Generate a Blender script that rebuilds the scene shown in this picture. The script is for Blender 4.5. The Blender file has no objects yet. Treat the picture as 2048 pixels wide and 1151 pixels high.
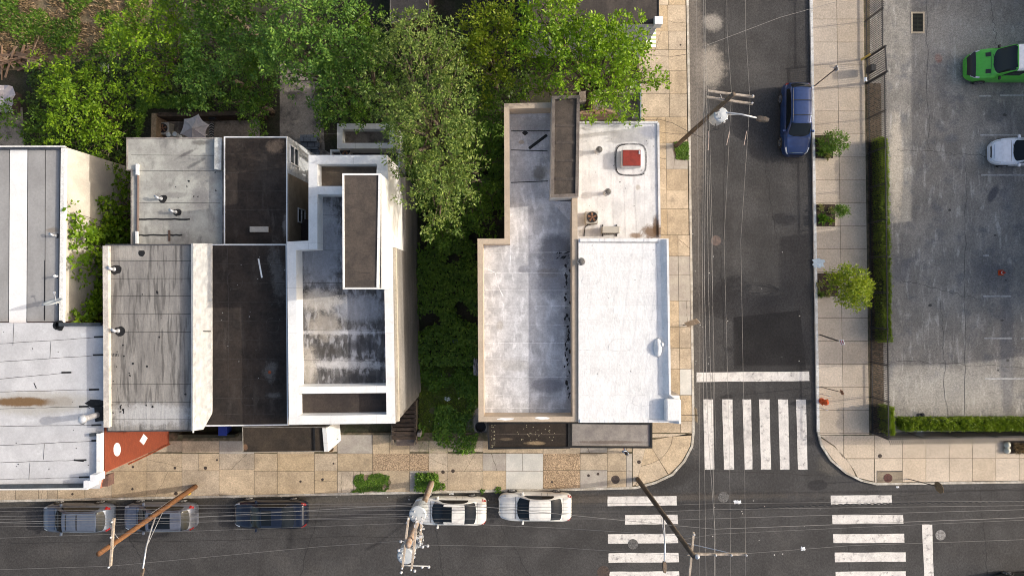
import bpy, math, random
import numpy as np
from mathutils import Vector, Matrix, Quaternion
R = math.radians
random.seed(11)
SC = bpy.context.scene
COL = SC.collection
H = 45.5                      # camera height in metres
F = 2048 * 24 / 36            # focal length in photo pixels
SUN_EL, SUN_AZ = R(26), R(6.8)

def W(px, py, z=0.0):
    """a point of the photograph, brought to its real height z"""
    k = (H - z) / F
    return Vector(((px - 1024) * k, (575.5 - py) * k, z))

# ------------------------------------------------------------------ objects
def tag(o, label=None, cat=None, group=None, kind=None):
    if label: o['label'] = label
    if cat: o['category'] = cat
    if group: o['group'] = group
    if kind: o['kind'] = kind
    return o

def thing(name, loc, label, cat, group=None, rz=0.0):
    o = bpy.data.objects.new(name, None)
    o.empty_display_size = 0.3
    COL.objects.link(o)
    o.location = loc
    o.rotation_euler = (0, 0, rz)
    return tag(o, label, cat, group)

def copy_tree(o, parent=None):
    c = o.copy(); COL.objects.link(c); c.parent = parent
    for ch in [x for x in bpy.data.objects if x.parent == o]:
        copy_tree(ch, c)
    return c

def area2(p):
    return sum(p[i][0] * p[(i + 1) % len(p)][1] - p[(i + 1) % len(p)][0] * p[i][1] for i in range(len(p)))

def ccw(p):
    p = [tuple(q) for q in p]
    return p if area2(p) > 0 else p[::-1]

def inset(p, d):
    p = ccw([(q[0], q[1]) for q in p]); n = len(p); out = []
    for i in range(n):
        a, b, c = Vector(p[i - 1]), Vector(p[i]), Vector(p[(i + 1) % n])
        e1, e2 = (b - a).normalized(), (c - b).normalized()
        n1, n2 = Vector((-e1.y, e1.x)), Vector((-e2.y, e2.x))
        k = 1 + n1.dot(n2)
        q = b + (n1 + n2) * (d / max(k, 0.2))
        out.append((q.x, q.y))
    return out

class MB:
    def __init__(s): s.v = []; s.f = []; s.m = []
    def add(s, vs, fs, m=0):
        o = len(s.v); s.v += [tuple(v) for v in vs]
        s.f += [tuple(i + o for i in f) for f in fs]; s.m += [m] * len(fs); return s
    def poly(s, pts, z=None, m=0):
        p = ccw([(q[0], q[1]) for q in pts])
        if z is None: z = pts[0][2]
        return s.add([(q[0], q[1], z) for q in p], [tuple(range(len(p)))], m)
    def face(s, pts, m=0): return s.add(pts, [tuple(range(len(pts)))], m)
    def sides(s, pts, z0, z1, m=0, flip=False):
        p = ccw([(q[0], q[1]) for q in pts]); n = len(p)
        vs = [(q[0], q[1], z0) for q in p] + [(q[0], q[1], z1) for q in p]
        fs = [(i, (i + 1) % n, n + (i + 1) % n, n + i) for i in range(n)]
        if flip: fs = [f[::-1] for f in fs]
        return s.add(vs, fs, m)
    def prism(s, pts, z0, z1, m=0, mtop=None):
        s.sides(pts, z0, z1, m); return s.poly(pts, z1, m if mtop is None else mtop)
    def ring(s, outer, d, z, m=0):
        p = ccw([(q[0], q[1]) for q in outer]); q = inset(p, d); n = len(p)
        vs = [(a[0], a[1], z) for a in p] + [(a[0], a[1], z) for a in q]
        return s.add(vs, [(i, (i + 1) % n, n + (i + 1) % n, n + i) for i in range(n)], m)
    def box(s, c, size, rz=0.0, m=0, mat=None):
        x, y, z = [v / 2 for v in size]
        vs = [Vector((i, j, k)) for i in (-x, x) for j in (-y, y) for k in (-z, z)]
        rot = mat if mat is not None else Matrix.Rotation(rz, 3, 'Z')
        vs = [rot @ v + Vector(c) for v in vs]
        return s.add(vs, [(0, 1, 3, 2), (4, 6, 7, 5), (0, 4, 5, 1), (2, 3, 7, 6), (0, 2, 6, 4), (1, 5, 7, 3)], m)
    def beam(s, a, b, w, h, m=0):
        a, b = Vector(a), Vector(b); d = b - a; L = d.length; d.normalize()
        up = Vector((0, 0, 1)) if abs(d.z) < 0.95 else Vector((1, 0, 0))
        y = up.cross(d).normalized(); z = d.cross(y)
        return s.box((a + b) / 2, (L, w, h), m=m, mat=Matrix((d, y, z)).transposed())
    def tube(s, pts, r, n=8, m=0, cap=True):
        pts = [Vector(p) for p in pts]; k = len(pts)
        rs = r if isinstance(r, (list, tuple)) else [r] * k
        vs = []; fs = []; ref = None
        for i, p in enumerate(pts):
            d = (pts[min(i + 1, k - 1)] - pts[max(i - 1, 0)]).normalized()
            if ref is None: ref = Vector((1, 0, 0)) if abs(d.x) < 0.8 else Vector((0, 1, 0))
            u = d.cross(ref).normalized(); v = d.cross(u).normalized()
            for j in range(n):
                a = 2 * math.pi * j / n
                vs.append(p + (u * math.cos(a) + v * math.sin(a)) * rs[i])
        for i in range(k - 1):
            for j in range(n):
                a, b = i * n + j, i * n + (j + 1) % n
                fs.append((a, a + n, b + n, b))
        if cap:
            fs.append(tuple(range(n))); fs.append(tuple((k - 1) * n + j for j in reversed(range(n))))
        return s.add(vs, fs, m)
    def lathe(s, c, prof, n=16, m=0, mat=None):
        """prof: (radius, height) from bottom to top"""
        vs = []; fs = []; k = len(prof); c = Vector(c)
        for r, z in prof:
            for j in range(n):
                a = 2 * math.pi * j / n
                p = Vector((r * math.cos(a), r * math.sin(a), z))
                vs.append(c + (mat @ p if mat is not None else p))
        for i in range(k - 1):
            for j in range(n):
                a, b = i * n + j, i * n + (j + 1) % n
                fs.append((a, b, b + n, a + n))
        fs.append(tuple(reversed(range(n)))); fs.append(tuple((k - 1) * n + j for j in range(n)))
        return s.add(vs, fs, m)
    def blob(s, c, rx, ry, m=0, n=18, rag=0.25, rz=0.0, seed=0):
        rnd = random.Random(seed); z = c[2]; pts = []
        for i in range(n):
            a = 2 * math.pi * i / n; k = 1 + rnd.uniform(-rag, rag)
            x, y = rx * k * math.cos(a), ry * k * math.sin(a)
            pts.append((c[0] + x * math.cos(rz) - y * math.sin(rz), c[1] + x * math.sin(rz) + y * math.cos(rz)))
        return s.poly(pts, z, m)
    def strip(s, pts, w, z, m=0):
        """a flat ribbon along pts"""
        pts = [Vector((p[0], p[1])) for p in pts]
        L = []; Rr = []
        for i, p in enumerate(pts):
            d = (pts[min(i + 1, len(pts) - 1)] - pts[max(i - 1, 0)]).normalized(); nn = Vector((-d.y, d.x)) * w / 2
            L.append((p.x + nn.x, p.y + nn.y, z)); Rr.append((p.x - nn.x, p.y - nn.y, z))
        n = len(pts)
        return s.add(Rr + L, [(i, i + 1, n + i + 1, n + i) for i in range(n - 1)], m)
    def build(s, name, mats, parent=None, smooth=False, origin=None, local=False, bevel=0.0):
        me = bpy.data.meshes.new(name)
        if not isinstance(mats, (list, tuple)): mats = [mats]
        o = bpy.data.objects.new(name, me); COL.objects.link(o)
        if local: off = Vector((0, 0, 0))
        elif parent is not None: off = world_loc(parent)
        elif origin is not None: off = Vector(origin)
        else:
            a = np.array(s.v); off = Vector((a[:, 0].mean(), a[:, 1].mean(), a[:, 2].min()))
        me.from_pydata([(v[0] - off.x, v[1] - off.y, v[2] - off.z) for v in s.v], [], s.f)
        for m in mats: me.materials.append(m)
        if len(mats) > 1: me.polygons.foreach_set('material_index', s.m)
        if smooth: me.polygons.foreach_set('use_smooth', [True] * len(s.f))
        me.update()
        if parent is not None: o.parent = parent
        elif not local: o.location = off
        if bevel:
            b = o.modifiers.new('bevel', 'BEVEL'); b.width = bevel; b.segments = 2; b.limit_method = 'ANGLE'
        return o

def world_loc(o):
    p = Vector((0, 0, 0))
    while o is not None: p += Vector(o.location); o = o.parent
    return p

# ------------------------------------------------------------------ materials
class Nodes:
    def __init__(s, name):
        s.mat = bpy.data.materials.new(name); s.mat.use_nodes = True
        s.t = s.mat.node_tree; s.t.nodes.clear()
        s.out = s.n('ShaderNodeOutputMaterial'); s.b = s.n('ShaderNodeBsdfPrincipled')
        s.l(s.b.outputs[0], s.out.inputs['Surface'])
    def n(s, t, **kw):
        x = s.t.nodes.new(t)
        for k, v in kw.items(): setattr(x, k, v)
        return x
    def l(s, a, b): s.t.links.new(a, b)
    def val(s, sock, v):
        if hasattr(v, 'is_linked') or isinstance(v, bpy.types.NodeSocket): s.l(v, sock)
        else: sock.default_value = v
    def math(s, op, a, b=None, c=None, clamp=False):
        x = s.n('ShaderNodeMath', operation=op, use_clamp=clamp)
        for i, v in enumerate((a, b, c)):
            if v is not None: s.val(x.inputs[i], v)
        return x.outputs[0]
    def mix(s, f, a, b, mode='MIX'):
        x = s.n('ShaderNodeMix', data_type='RGBA', blend_type=mode)
        s.val(x.inputs[0], f)
        for i, v in ((6, a), (7, b)):
            if isinstance(v, (tuple, list)): x.inputs[i].default_value = (*v[:3], 1)
            else: s.l(v, x.inputs[i])
        return x.outputs[2]
    def coord(s, stretch=(1, 1, 1), obj=False):
        g = s.n('ShaderNodeTexCoord').outputs['Object'] if obj else s.n('ShaderNodeNewGeometry').outputs['Position']
        m = s.n('ShaderNodeMapping'); s.l(g, m.inputs[0]); m.inputs['Scale'].default_value = stretch
        return m.outputs[0]
    def noise(s, vec, scale, detail=4, rough=0.55, dist=0.0):
        x = s.n('ShaderNodeTexNoise'); s.l(vec, x.inputs['Vector'])
        x.inputs['Scale'].default_value = scale; x.inputs['Detail'].default_value = detail
        x.inputs['Roughness'].default_value = rough; x.inputs['Distortion'].default_value = dist
        return x.outputs['Fac']
    def step(s, v, lo, hi):
        x = s.n('ShaderNodeMapRange', interpolation_type='SMOOTHSTEP'); s.l(v, x.inputs[0])
        x.inputs[1].default_value = lo; x.inputs[2].default_value = hi
        return x.outputs[0]
    def bump(s, h, strength, dist=0.02):
        x = s.n('ShaderNodeBump'); x.inputs['Strength'].default_value = strength; x.inputs['Distance'].default_value = dist
        s.l(h, x.inputs['Height']); s.l(x.outputs[0], s.b.inputs['Normal'])

def mul(c, k): return tuple(min(1, v * k) for v in c[:3])

def surf(name, c1, c2=None, scale=1.5, rough=0.85, stretch=(1, 1, 1), grain=0.18, gscale=25.0, bump=0.15, bscale=None,
         island=0.0, spots=None, streak=None, stains=(), panels=None, obj=False, contrast=(0.35, 0.65), spec=0.3, metal=0.0, hue=0.0):
    """weathered surface: c1 -> c2 by noise, fine grain, worn spots, streaks, sheet panels, stains at given places
    spots  = (colour, scale, lo, hi, amount); streak = (colour, stretch, scale, lo, hi, amount)
    panels = (w, h, amount, joint colour, joint width); stains = (x, y, rx, ry, colour, amount, raggedness, rz)"""
    N = Nodes(name); c2 = c2 or mul(c1, 0.75)
    v = N.coord(stretch, obj); p = N.coord((1, 1, 1), obj)
    col = N.mix(N.step(N.noise(v, scale, 5), *contrast), c1, c2)
    if panels:
        w, h, amt, jc, jw = panels
        br = N.n('ShaderNodeTexBrick'); N.l(p, br.inputs['Vector'])
        br.inputs['Scale'].default_value = 1.0; br.inputs['Brick Width'].default_value = w; br.inputs['Row Height'].default_value = h
        br.inputs['Mortar Size'].default_value = jw; br.inputs['Mortar Smooth'].default_value = 0.3
        br.inputs['Color1'].default_value = (1 - amt, 1 - amt, 1 - amt, 1); br.inputs['Color2'].default_value = (1 + amt, 1 + amt, 1 + amt, 1)
        br.inputs['Mortar'].default_value = (*jc, 1)
        col = N.mix(1.0, col, br.outputs['Color'], 'MULTIPLY')
    if streak:
        sc, st, ss, lo, hi, amt = streak
        f = N.step(N.noise(N.coord(st, obj), ss, 3, 0.55, .35), lo, hi)
        col = N.mix(N.math('MULTIPLY', f, amt), col, sc)
    if spots:
        sc, ss, lo, hi, amt = spots
        f = N.step(N.noise(p, ss, 6, 0.65), lo, hi)
        col = N.mix(N.math('MULTIPLY', f, amt), col, sc)
    for st in stains:
        x, y, rx, ry, sc, amt, rag, rz = st
        mp = N.n('ShaderNodeMapping', vector_type='TEXTURE'); N.l(p, mp.inputs[0])
        mp.inputs['Location'].default_value = (x, y, 0); mp.inputs['Rotation'].default_value = (0, 0, rz)
        mp.inputs['Scale'].default_value = (rx, ry, 1000)
        ln = N.n('ShaderNodeVectorMath', operation='LENGTH'); N.l(mp.outputs[0], ln.inputs[0])
        d = N.math('ADD', ln.outputs['Value'], N.math('MULTIPLY', N.math('SUBTRACT', N.noise(p, 2.2, 5, 0.65), 0.5), rag * 2.2))
        d = N.math('ADD', d, N.math('MULTIPLY', N.math('SUBTRACT', N.noise(p, 11, 4, 0.7), 0.5), rag * 1.3))
        f = N.step(d, 1.10 + .25 * rag, 0.80 - .5 * rag)
        col = N.mix(N.math('MULTIPLY', f, amt), col, sc)
    if island:
        g = N.n('ShaderNodeNewGeometry')
        f = N.math('MULTIPLY_ADD', g.outputs['Random Per Island'], 2 * island, 1 - island)
        hs = N.n('ShaderNodeHueSaturation'); N.l(col, hs.inputs['Color']); N.l(f, hs.inputs['Value'])
        if hue:
            r2 = N.n('ShaderNodeTexWhiteNoise', noise_dimensions='1D'); N.l(g.outputs['Random Per Island'], r2.inputs['W'])
            N.l(N.math('MULTIPLY_ADD', r2.outputs['Value'], 2 * hue, 1 - hue), hs.inputs['Saturation'])
        col = hs.outputs[0]
    gr = N.noise(p, gscale, 3, 0.7)
    g1 = N.math('MULTIPLY_ADD', N.step(gr, 0.25, 0.75), 2 * grain, 1 - grain)
    g2 = N.math('MULTIPLY_ADD', N.step(N.noise(p, 7.5, 3, 0.75), 0.3, 0.7), 1.5 * grain, 1 - .75 * grain)
    g3 = N.math('MULTIPLY_ADD', N.step(N.noise(p, 0.45, 3, 0.6), 0.3, 0.7), .7 * grain, 1 - .35 * grain)
    g1 = N.math('MULTIPLY', N.math('MULTIPLY', g1, g2), g3)
    cb = N.n('ShaderNodeCombineColor')
    for i in range(3): N.l(g1, cb.inputs[i])
    col = N.mix(1.0, col, cb.outputs[0], 'MULTIPLY')
    N.l(col, N.b.inputs['Base Color'])
    N.b.inputs['Roughness'].default_value = rough; N.b.inputs['Specular IOR Level'].default_value = spec
    N.b.inputs['Metallic'].default_value = metal
    if bump: N.bump(N.noise(v, bscale or gscale * 0.6, 4, 0.6), bump, 0.03)
    return N.mat

def plain(name, c, rough=0.5, metal=0.0, spec=0.5, coat=0.0, vary=0.06, scale=3.0):
    N = Nodes(name)
    col = N.mix(N.step(N.noise(N.coord(obj=True), scale, 4), 0.3, 0.7), mul(c, 1 - vary), mul(c, 1 + vary))
    N.l(col, N.b.inputs['Base Color'])
    N.b.inputs['Roughness'].default_value = rough; N.b.inputs['Metallic'].default_value = metal
    N.b.inputs['Specular IOR Level'].default_value = spec; N.b.inputs['Coat Weight'].default_value = coat
    N.b.inputs['Coat Roughness'].default_value = 0.06
    return N.mat

def leafmat(name, ca, cb, cc, trans=0.35):
    trans *= 0.7
    """leaf colours: each leaf a mixture of three greens of its kind, light passes through"""
    N = Nodes(name)
    g = N.n('ShaderNodeNewGeometry').outputs['Random Per Island']
    p = N.coord(obj=True)
    big = N.step(N.noise(p, 1.1, 3), 0.38, 0.62)
    col = N.mix(big, ca, cb)
    col = N.mix(N.math('MULTIPLY', N.step(g, 0.45, 1.0), 0.75), col, cc)
    N.l(col, N.b.inputs['Base Color'])
    N.b.inputs['Roughness'].default_value = 0.5; N.b.inputs['Specular IOR Level'].default_value = 0.3
    tr = N.n('ShaderNodeBsdfTranslucent'); N.l(N.mix(1.0, col, (1.5, 1.5, 0.8), 'MULTIPLY'), tr.inputs['Color'])
    mx = N.n('ShaderNodeMixShader'); mx.inputs[0].default_value = trans
    N.l(N.b.outputs[0], mx.inputs[1]); N.l(tr.outputs[0], mx.inputs[2]); N.l(mx.outputs[0], N.out.inputs['Surface'])
    return N.mat

def paint(name, c, rough=0.25, flake=0.0):
    N = Nodes(name)
    col = N.mix(N.step(N.noise(N.coord(obj=True), 5, 5), 0.4, 0.75), c, mul(c, 0.86))
    N.l(col, N.b.inputs['Base Color'])
    N.b.inputs['Roughness'].default_value = rough + 0.1; N.b.inputs['Metallic'].default_value = flake
    N.b.inputs['Coat Weight'].default_value = 0.4; N.b.inputs['Coat Roughness'].default_value = 0.05
    return N.mat

# ------------------------------------------------------------------ foliage
def leaf_arrays(lobes, dens, size, rng, droop=0.25, twig=0.3, low=-0.1, per=20, flat=0.5, shell=0.55, fill=0.14):
    """leaves gathered in sprays that stand out from each lobe of a crown, with gaps between the sprays"""
    B = []; D = []; NN = []; SZ = []
    cl = []
    for (c, r) in lobes:                      # big lobes break up into clumps with gaps between them
        if r < 0.65: cl.append((c, r)); continue
        nc = int(3.0 * r * r) + 2
        d = rng.normal(size=(nc * 3, 3)); d /= np.linalg.norm(d, axis=1)[:, None]; d = d[d[:, 2] > -0.15][:nc]
        q = np.array(c)[None, :] + d * (r * (0.5 + 0.5 * rng.random(len(d))))[:, None]
        q[:, 2] += rng.normal(size=len(d)) * 0.4
        cl += [(tuple(p), 0.40 + 0.42 * rng.random()) for p in q]
    for (c, r) in cl:
        ns = max(3, int(dens / 6 * r * r))
        d = rng.normal(size=(ns * 3, 3)); d /= np.linalg.norm(d, axis=1)[:, None]
        d = d[d[:, 2] > low][:ns]; ns = len(d)
        rad = r * (shell + (1.08 - shell) * rng.random(ns) ** 0.6)
        ctr = np.array(c)[None, :] + d * rad[:, None] * np.array([1, 1, 0.85])[None, :]
        o = d * 0.8 + np.array([0, 0, 0.35]) + rng.normal(size=(ns, 3)) * 0.25; o /= np.linalg.norm(o, axis=1)[:, None]
        sr = twig * (0.55 + 0.75 * rng.random(ns))
        for k in range(per):
            v = rng.normal(size=(ns, 3)); v -= o * np.sum(v * o, axis=1)[:, None]; v /= (np.linalg.norm(v, axis=1)[:, None] + 1e-6)
            q = rng.random(ns)[:, None]
            ld = v * (0.35 + 0.75 * q) + o * (0.75 - 0.6 * q); ld[:, 2] -= droop * q[:, 0]
            ld /= np.linalg.norm(ld, axis=1)[:, None]
            pos = ctr + ld * (sr * (0.1 + 0.8 * rng.random(ns)))[:, None] + o * (sr * 0.5 * (rng.random(ns) - 0.3))[:, None]
            nn = o * flat + np.array([0, 0, 0.25]) + rng.normal(size=(ns, 3)) * 0.45
            B.append(pos); D.append(ld); NN.append(nn); SZ.append(size * (0.6 + 0.7 * rng.random(ns)))
        nf = int(ns * per * fill)
        f = rng.normal(size=(nf, 3)); f /= np.linalg.norm(f, axis=1)[:, None]
        B.append(np.array(c)[None, :] + f * (r * 0.75 * rng.random(nf) ** 0.4)[:, None]); D.append(rng.normal(size=(nf, 3)) * np.array([1, 1, .5]))
        D[-1] /= np.linalg.norm(D[-1], axis=1)[:, None]
        NN.append(rng.normal(size=(nf, 3)) * .5 + np.array([0, 0, .6])); SZ.append(size * (0.6 + 0.7 * rng.random(nf)))
    return np.concatenate(B), np.concatenate(D), np.concatenate(NN), np.concatenate(SZ)

def leaf_mesh(name, arr, mat, parent=None, ratio=0.5, origin=None):
    B, D, NN, SZ = arr; n = len(B)
    s = np.cross(D, NN); s /= (np.linalg.norm(s, axis=1)[:, None] + 1e-6)
    up = np.cross(s, D)
    V = np.empty((n, 4, 3)); L = SZ[:, None]
    V[:, 0] = B; V[:, 2] = B + D * L
    mid = B + D * L * 0.45
    V[:, 1] = mid + s * L * ratio * 0.5 + up * L * 0.08
    V[:, 3] = mid - s * L * ratio * 0.5 + up * L * 0.08
    V = V.reshape(-1, 3)
    off = np.array(world_loc(parent)) if parent is not None else (np.array(origin) if origin is not None else np.array([V[:, 0].mean(), V[:, 1].mean(), max(0, V[:, 2].min())]))
    V = V - off[None, :]
    me = bpy.data.meshes.new(name)
    me.vertices.add(n * 4); me.vertices.foreach_set('co', V.astype(np.float32).ravel())
    me.loops.add(n * 4); me.loops.foreach_set('vertex_index', np.arange(n * 4, dtype=np.int32))
    me.polygons.add(n); me.polygons.foreach_set('loop_start', np.arange(0, n * 4, 4, dtype=np.int32))
    me.polygons.foreach_set('loop_total', np.full(n, 4, dtype=np.int32))
    me.materials.append(mat); me.update(calc_edges=True); me.validate()
    o = bpy.data.objects.new(name, me); COL.objects.link(o)
    if parent is not None: o.parent = parent
    else: o.location = off
    return o

def px_lobes(L):
    return [(tuple(W(x, y, z)), r) for x, y, z, r in L]

def make_tree(name, label, cat, lobes, leaf, bark, base=None, dens=60, size=0.24, seed=1, r0=0.22, group=None, ratio=0.5, **kw):
    lb = px_lobes(lobes); rng = np.random.default_rng(seed)
    cen = sum((Vector(c) for c, r in lb), Vector()) / len(lb)
    b = Vector(base) if base is not None else Vector((cen.x, cen.y, 0.0))
    t = thing(name, b, label, cat, group)
    leaf_mesh('crown', leaf_arrays(lb, dens, size, rng, **kw), leaf, t, ratio)
    fork = b.lerp(cen, 0.45); m = MB(); rnd = random.Random(seed)
    m.tube([b - Vector((0, 0, .1)), b.lerp(fork, 0.3) + Vector((.05, .04, 0)), b.lerp(fork, .7) - Vector((.04, .05, 0)), fork], [r0 * 1.25, r0, r0 * .85, r0 * .75], 10)
    for c, r in lb:
        c = Vector(c); mid = fork.lerp(c, 0.5) + Vector((rnd.uniform(-.3, .3), rnd.uniform(-.3, .3), -.2))
        m.tube([fork, mid, c], [r0 * .5, r0 * .3, r0 * .12], 6)
        for k in range(5):
            a = Vector((rnd.gauss(0, 1), rnd.gauss(0, 1), rnd.uniform(-.1, .9))).normalized()
            s0 = mid.lerp(c, rnd.uniform(.3, 1)); e = c + a * r * rnd.uniform(.7, 1.0)
            m.tube([s0, s0.lerp(e, .5) + Vector((0, 0, .08)), e], [r0 * .13, r0 * .09, .012], 5)
    m.build('trunk', bark, t, smooth=True)
    return t

def in_poly(x, y, p):
    c = False; n = len(p)
    for i in range(n):
        x1, y1 = p[i][:2]; x2, y2 = p[i - 1][:2]
        if (y1 > y) != (y2 > y) and x < (x2 - x1) * (y - y1) / (y2 - y1) + x1: c = not c
    return c

def ground_leaves(name, polys, n, hmax, size, mat, seed, z0=0.0, label=None, kind='stuff', clump=1.2, blade=False, parent=None, ratio=None, thin=0.0):
    """low leafy growth over an area of ground"""
    rng = np.random.default_rng(seed); P = []
    from mathutils import noise as mn
    ar = [abs(area2(p)) for p in polys]; tot = sum(ar)
    for p, a in zip(polys, ar):
        xs = [q[0] for q in p]; ys = [q[1] for q in p]; k = 0; need = int(n * a / tot); tries = 0
        while k < need and tries < need * 12:
            tries += 1
            x = rng.uniform(min(xs), max(xs)); y = rng.uniform(min(ys), max(ys))
            if not in_poly(x, y, p): continue
            f = 0.5 + 0.5 * mn.noise(Vector((x * clump, y * clump, seed)))
            if f < thin: continue
            h = hmax * (0.25 + 0.75 * f) * rng.random() ** 0.6
            P.append((x, y, z0 + (0 if blade else h))); k += 1
    P = np.array(P); m = len(P)
    D = rng.normal(size=(m, 3))
    if blade:
        D[:, 2] = np.abs(D[:, 2]) + 1.2; ratio = ratio or 0.16
    else:
        D[:, 2] *= 0.35; ratio = ratio or 0.6
    D /= np.linalg.norm(D, axis=1)[:, None]
    NN = rng.normal(size=(m, 3)) * (0.8 if blade else 0.35) + np.array([0, 0, 0.2 if blade else 0.9])
    SZ = size * (0.55 + 0.9 * rng.random(m))
    o = leaf_mesh(name, (P, D, NN, SZ), mat, parent, ratio)
    if label: tag(o, label)
    if kind: tag(o, kind=kind)
    return o
# ------------------------------------------------------------------ camera, sky, sun
cam = bpy.data.cameras.new('camera'); cam.lens = 24; cam.sensor_width = 36; cam.clip_end = 2000; cam.clip_start = 0.5
co = bpy.data.objects.new('camera', cam); COL.objects.link(co); co.location = (0, 0, H); SC.camera = co
world = bpy.data.worlds.new('World'); SC.world = world; world.use_nodes = True
wt = world.node_tree; bg = wt.nodes['Background']
sky = wt.nodes.new('ShaderNodeTexSky'); sky.sky_type = 'NISHITA'; sky.sun_disc = False
sky.sun_elevation = SUN_EL; sky.sun_rotation = R(90) - SUN_AZ; sky.air_density = 1.0; sky.dust_density = 5.0; sky.ozone_density = 0.3
wt.links.new(sky.outputs[0], bg.inputs[0]); bg.inputs[1].default_value = 0.15
sl = bpy.data.lights.new('sun', 'SUN'); sl.energy = 2.15; sl.angle = R(0.5); sl.color = (1.0, 0.94, 0.85)
so = bpy.data.objects.new('sun', sl); COL.objects.link(so)
sd = Vector((-math.cos(SUN_EL) * math.cos(SUN_AZ), -math.cos(SUN_EL) * math.sin(SUN_AZ), -math.sin(SUN_EL)))
so.rotation_euler = sd.to_track_quat('-Z', 'Y').to_euler(); so.location = (60, 8, 40)
SC.view_settings.view_transform = 'Standard'; SC.view_settings.look = 'None'; SC.view_settings.gamma = 1
SC.view_settings.exposure = 0.60
SC.cycles.max_bounces = 6; SC.cycles.filter_width = 1.0; SC.cycles.use_denoising = True; SC.cycles.sample_clamp_indirect = 3

# ------------------------------------------------------------------ materials of the place
ASPH = surf('asphalt', (.060, .058, .0575), (.048, .046, .0455), 0.5, 0.88, grain=.32, gscale=22, bump=.25,
            spots=((.085, .08, .075), 0.35, .5, .75, .5), streak=((.034, .032, .032), (1.6, .12, 1), .8, .55, .8, .55),
            stains=[(*W(1418, 135)[:2], 1.1, 1.5, (.36, .32, .27), .75, .55, 0), (*W(1425, 45)[:2], .7, .6, (.36, .33, .29), .7, .5, 0),
                    (*W(1388, 200)[:2], .75, 9, (.17, .15, .13), .8, .35, 0), (*W(1392, 640)[:2], .5, 9, (.11, .1, .09), .7, .4, 0),
                    (*W(1540, 700)[:2], 2.6, 2.4, (.024, .024, .026), .7, .25, 0), (*W(1340, 955)[:2], 2.2, .8, (.03, .028, .027), .7, .5, .4),
                    (*W(1665, 925)[:2], 1.0, .9, (.11, .10, .085), .7, .5, 0), (*W(1030, 1000)[:2], 20, .35, (.10, .085, .07), .5, .5, .02),
                    (*W(500, 1000)[:2], 20, .3, (.10, .09, .07), .5, .5, .02), (*W(1470, 1010)[:2], 9, .35, (.028, .027, .028), .6, .4, .01)])  # the dark stain above the stop line also paints in building shade
KERB = surf('kerb_concrete', (.55, .52, .46), (.38, .34, .28), 2, .85, grain=.2, spots=((.2, .18, .15), 3, .55, .75, .6))
SLAB_TAN = surf('tan_slab', (.50, .40, .28), (.42, .335, .235), 1.3, .9, grain=.2, gscale=18, island=.11, hue=.16, bump=.1,
                spots=((.22, .18, .135), 1.1, .56, .78, .65), streak=((.30, .24, .17), (1, 1, 1), .5, .55, .72, .55))
SLAB_PINK = surf('beige_slab', (.57, .475, .37), (.51, .425, .33), 1.0, .9, grain=.14, gscale=18, island=.06, hue=.08, bump=.08,
                 spots=((.40, .32, .24), 1.6, .62, .85, .4))
JOINT = surf('joint_soil', (.16, .125, .085), (.075, .07, .04), 3, .95)
AGGR = surf('pebbled_slab', (.50, .37, .24), (.24, .17, .11), 16, .95, grain=.35, gscale=18, contrast=(.42, .58))
PATCH = surf('new_concrete', (.62, .60, .55), (.54, .53, .49), 1.2, .9, grain=.08)
GREYSLAB = surf('grey_slab', (.44, .40, .34), (.36, .32, .28), 1.2, .9, grain=.12)
LOT = surf('lot_concrete', (.285, .265, .235), (.21, .197, .177), 1.0, .92, grain=.26, gscale=16, bump=.15, stretch=(1, .6, 1),
           spots=((.13, .13, .135), .9, .48, .70, .8), streak=((.47, .45, .41), (2.2, .45, 1), 1.6, .54, .70, .6),
           stains=[(*W(1980, 545)[:2], 1.6, 1.6, (.12, .12, .125), .7, .8, 0), (*W(1900, 278)[:2], .5, .3, (.17, .17, .175), .7, .45, .3),
                   (*W(1984, 388)[:2], .3, .65, (.08, .08, .09), .85, .35, -.5), (*W(1835, 45)[:2], .9, 1.1, (.13, .12, .11), .7, .35, 0),
                   (*W(1990, 225)[:2], .8, .8, (.12, .12, .12), .6, .6, 0), (*W(2000, 20)[:2], 4, 1.2, (.22, .19, .15), .5, .5, 0),
                   (*W(1875, 118)[:2], .25, .35, (.20, .05, .03), .8, .7, .4), (*W(1800, 540)[:2], .8, 1.0, (.13, .13, .14), .6, .6, 0),
                   (*W(1790, 330)[:2], .5, 3.6, (.50, .44, .36), .75, .45, 0), (*W(1900, 780)[:2], 5, 1.6, (.42, .395, .35), .55, .8, 0), (*W(1900, 70)[:2], 5, 2, (.40, .37, .32), .5, .8, 0), (*W(2012, 700)[:2], .5, 6, (.13, .13, .14), .6, .6, 0), (*W(2012, 300)[:2], .6, 6, (.14, .14, .145), .5, .7, 0)])  # broad pale stains at bottom and top paint the sunlit strips lighter
DIRT = surf('yard_soil', (.24, .18, .12), (.13, .11, .06), .8, .95, grain=.3, gscale=14, bump=.4, spots=((.32, .24, .17), .8, .52, .7, .6),
            streak=((.06, .085, .02), (1, 1, 1), .6, .52, .66, .8))
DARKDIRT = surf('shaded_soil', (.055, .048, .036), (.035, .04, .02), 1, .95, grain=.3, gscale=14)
FAR = surf('far_ground', (.12, .11, .10), (.08, .075, .07), .1, .95)
YARDCON = surf('yard_concrete', (.38, .33, .28), (.2, .18, .16), .9, .92, grain=.25, spots=((.05, .045, .04), .9, .5, .7, .7))
WHITEP = surf('road_paint', (.70, .67, .63), (.60, .57, .54), 1.6, .8, grain=.12, spots=((.17, .16, .155), 3.2, .54, .70, .75), streak=((.36, .34, .33), (1, 1, 1), 1.1, .54, .72, .6))
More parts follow.
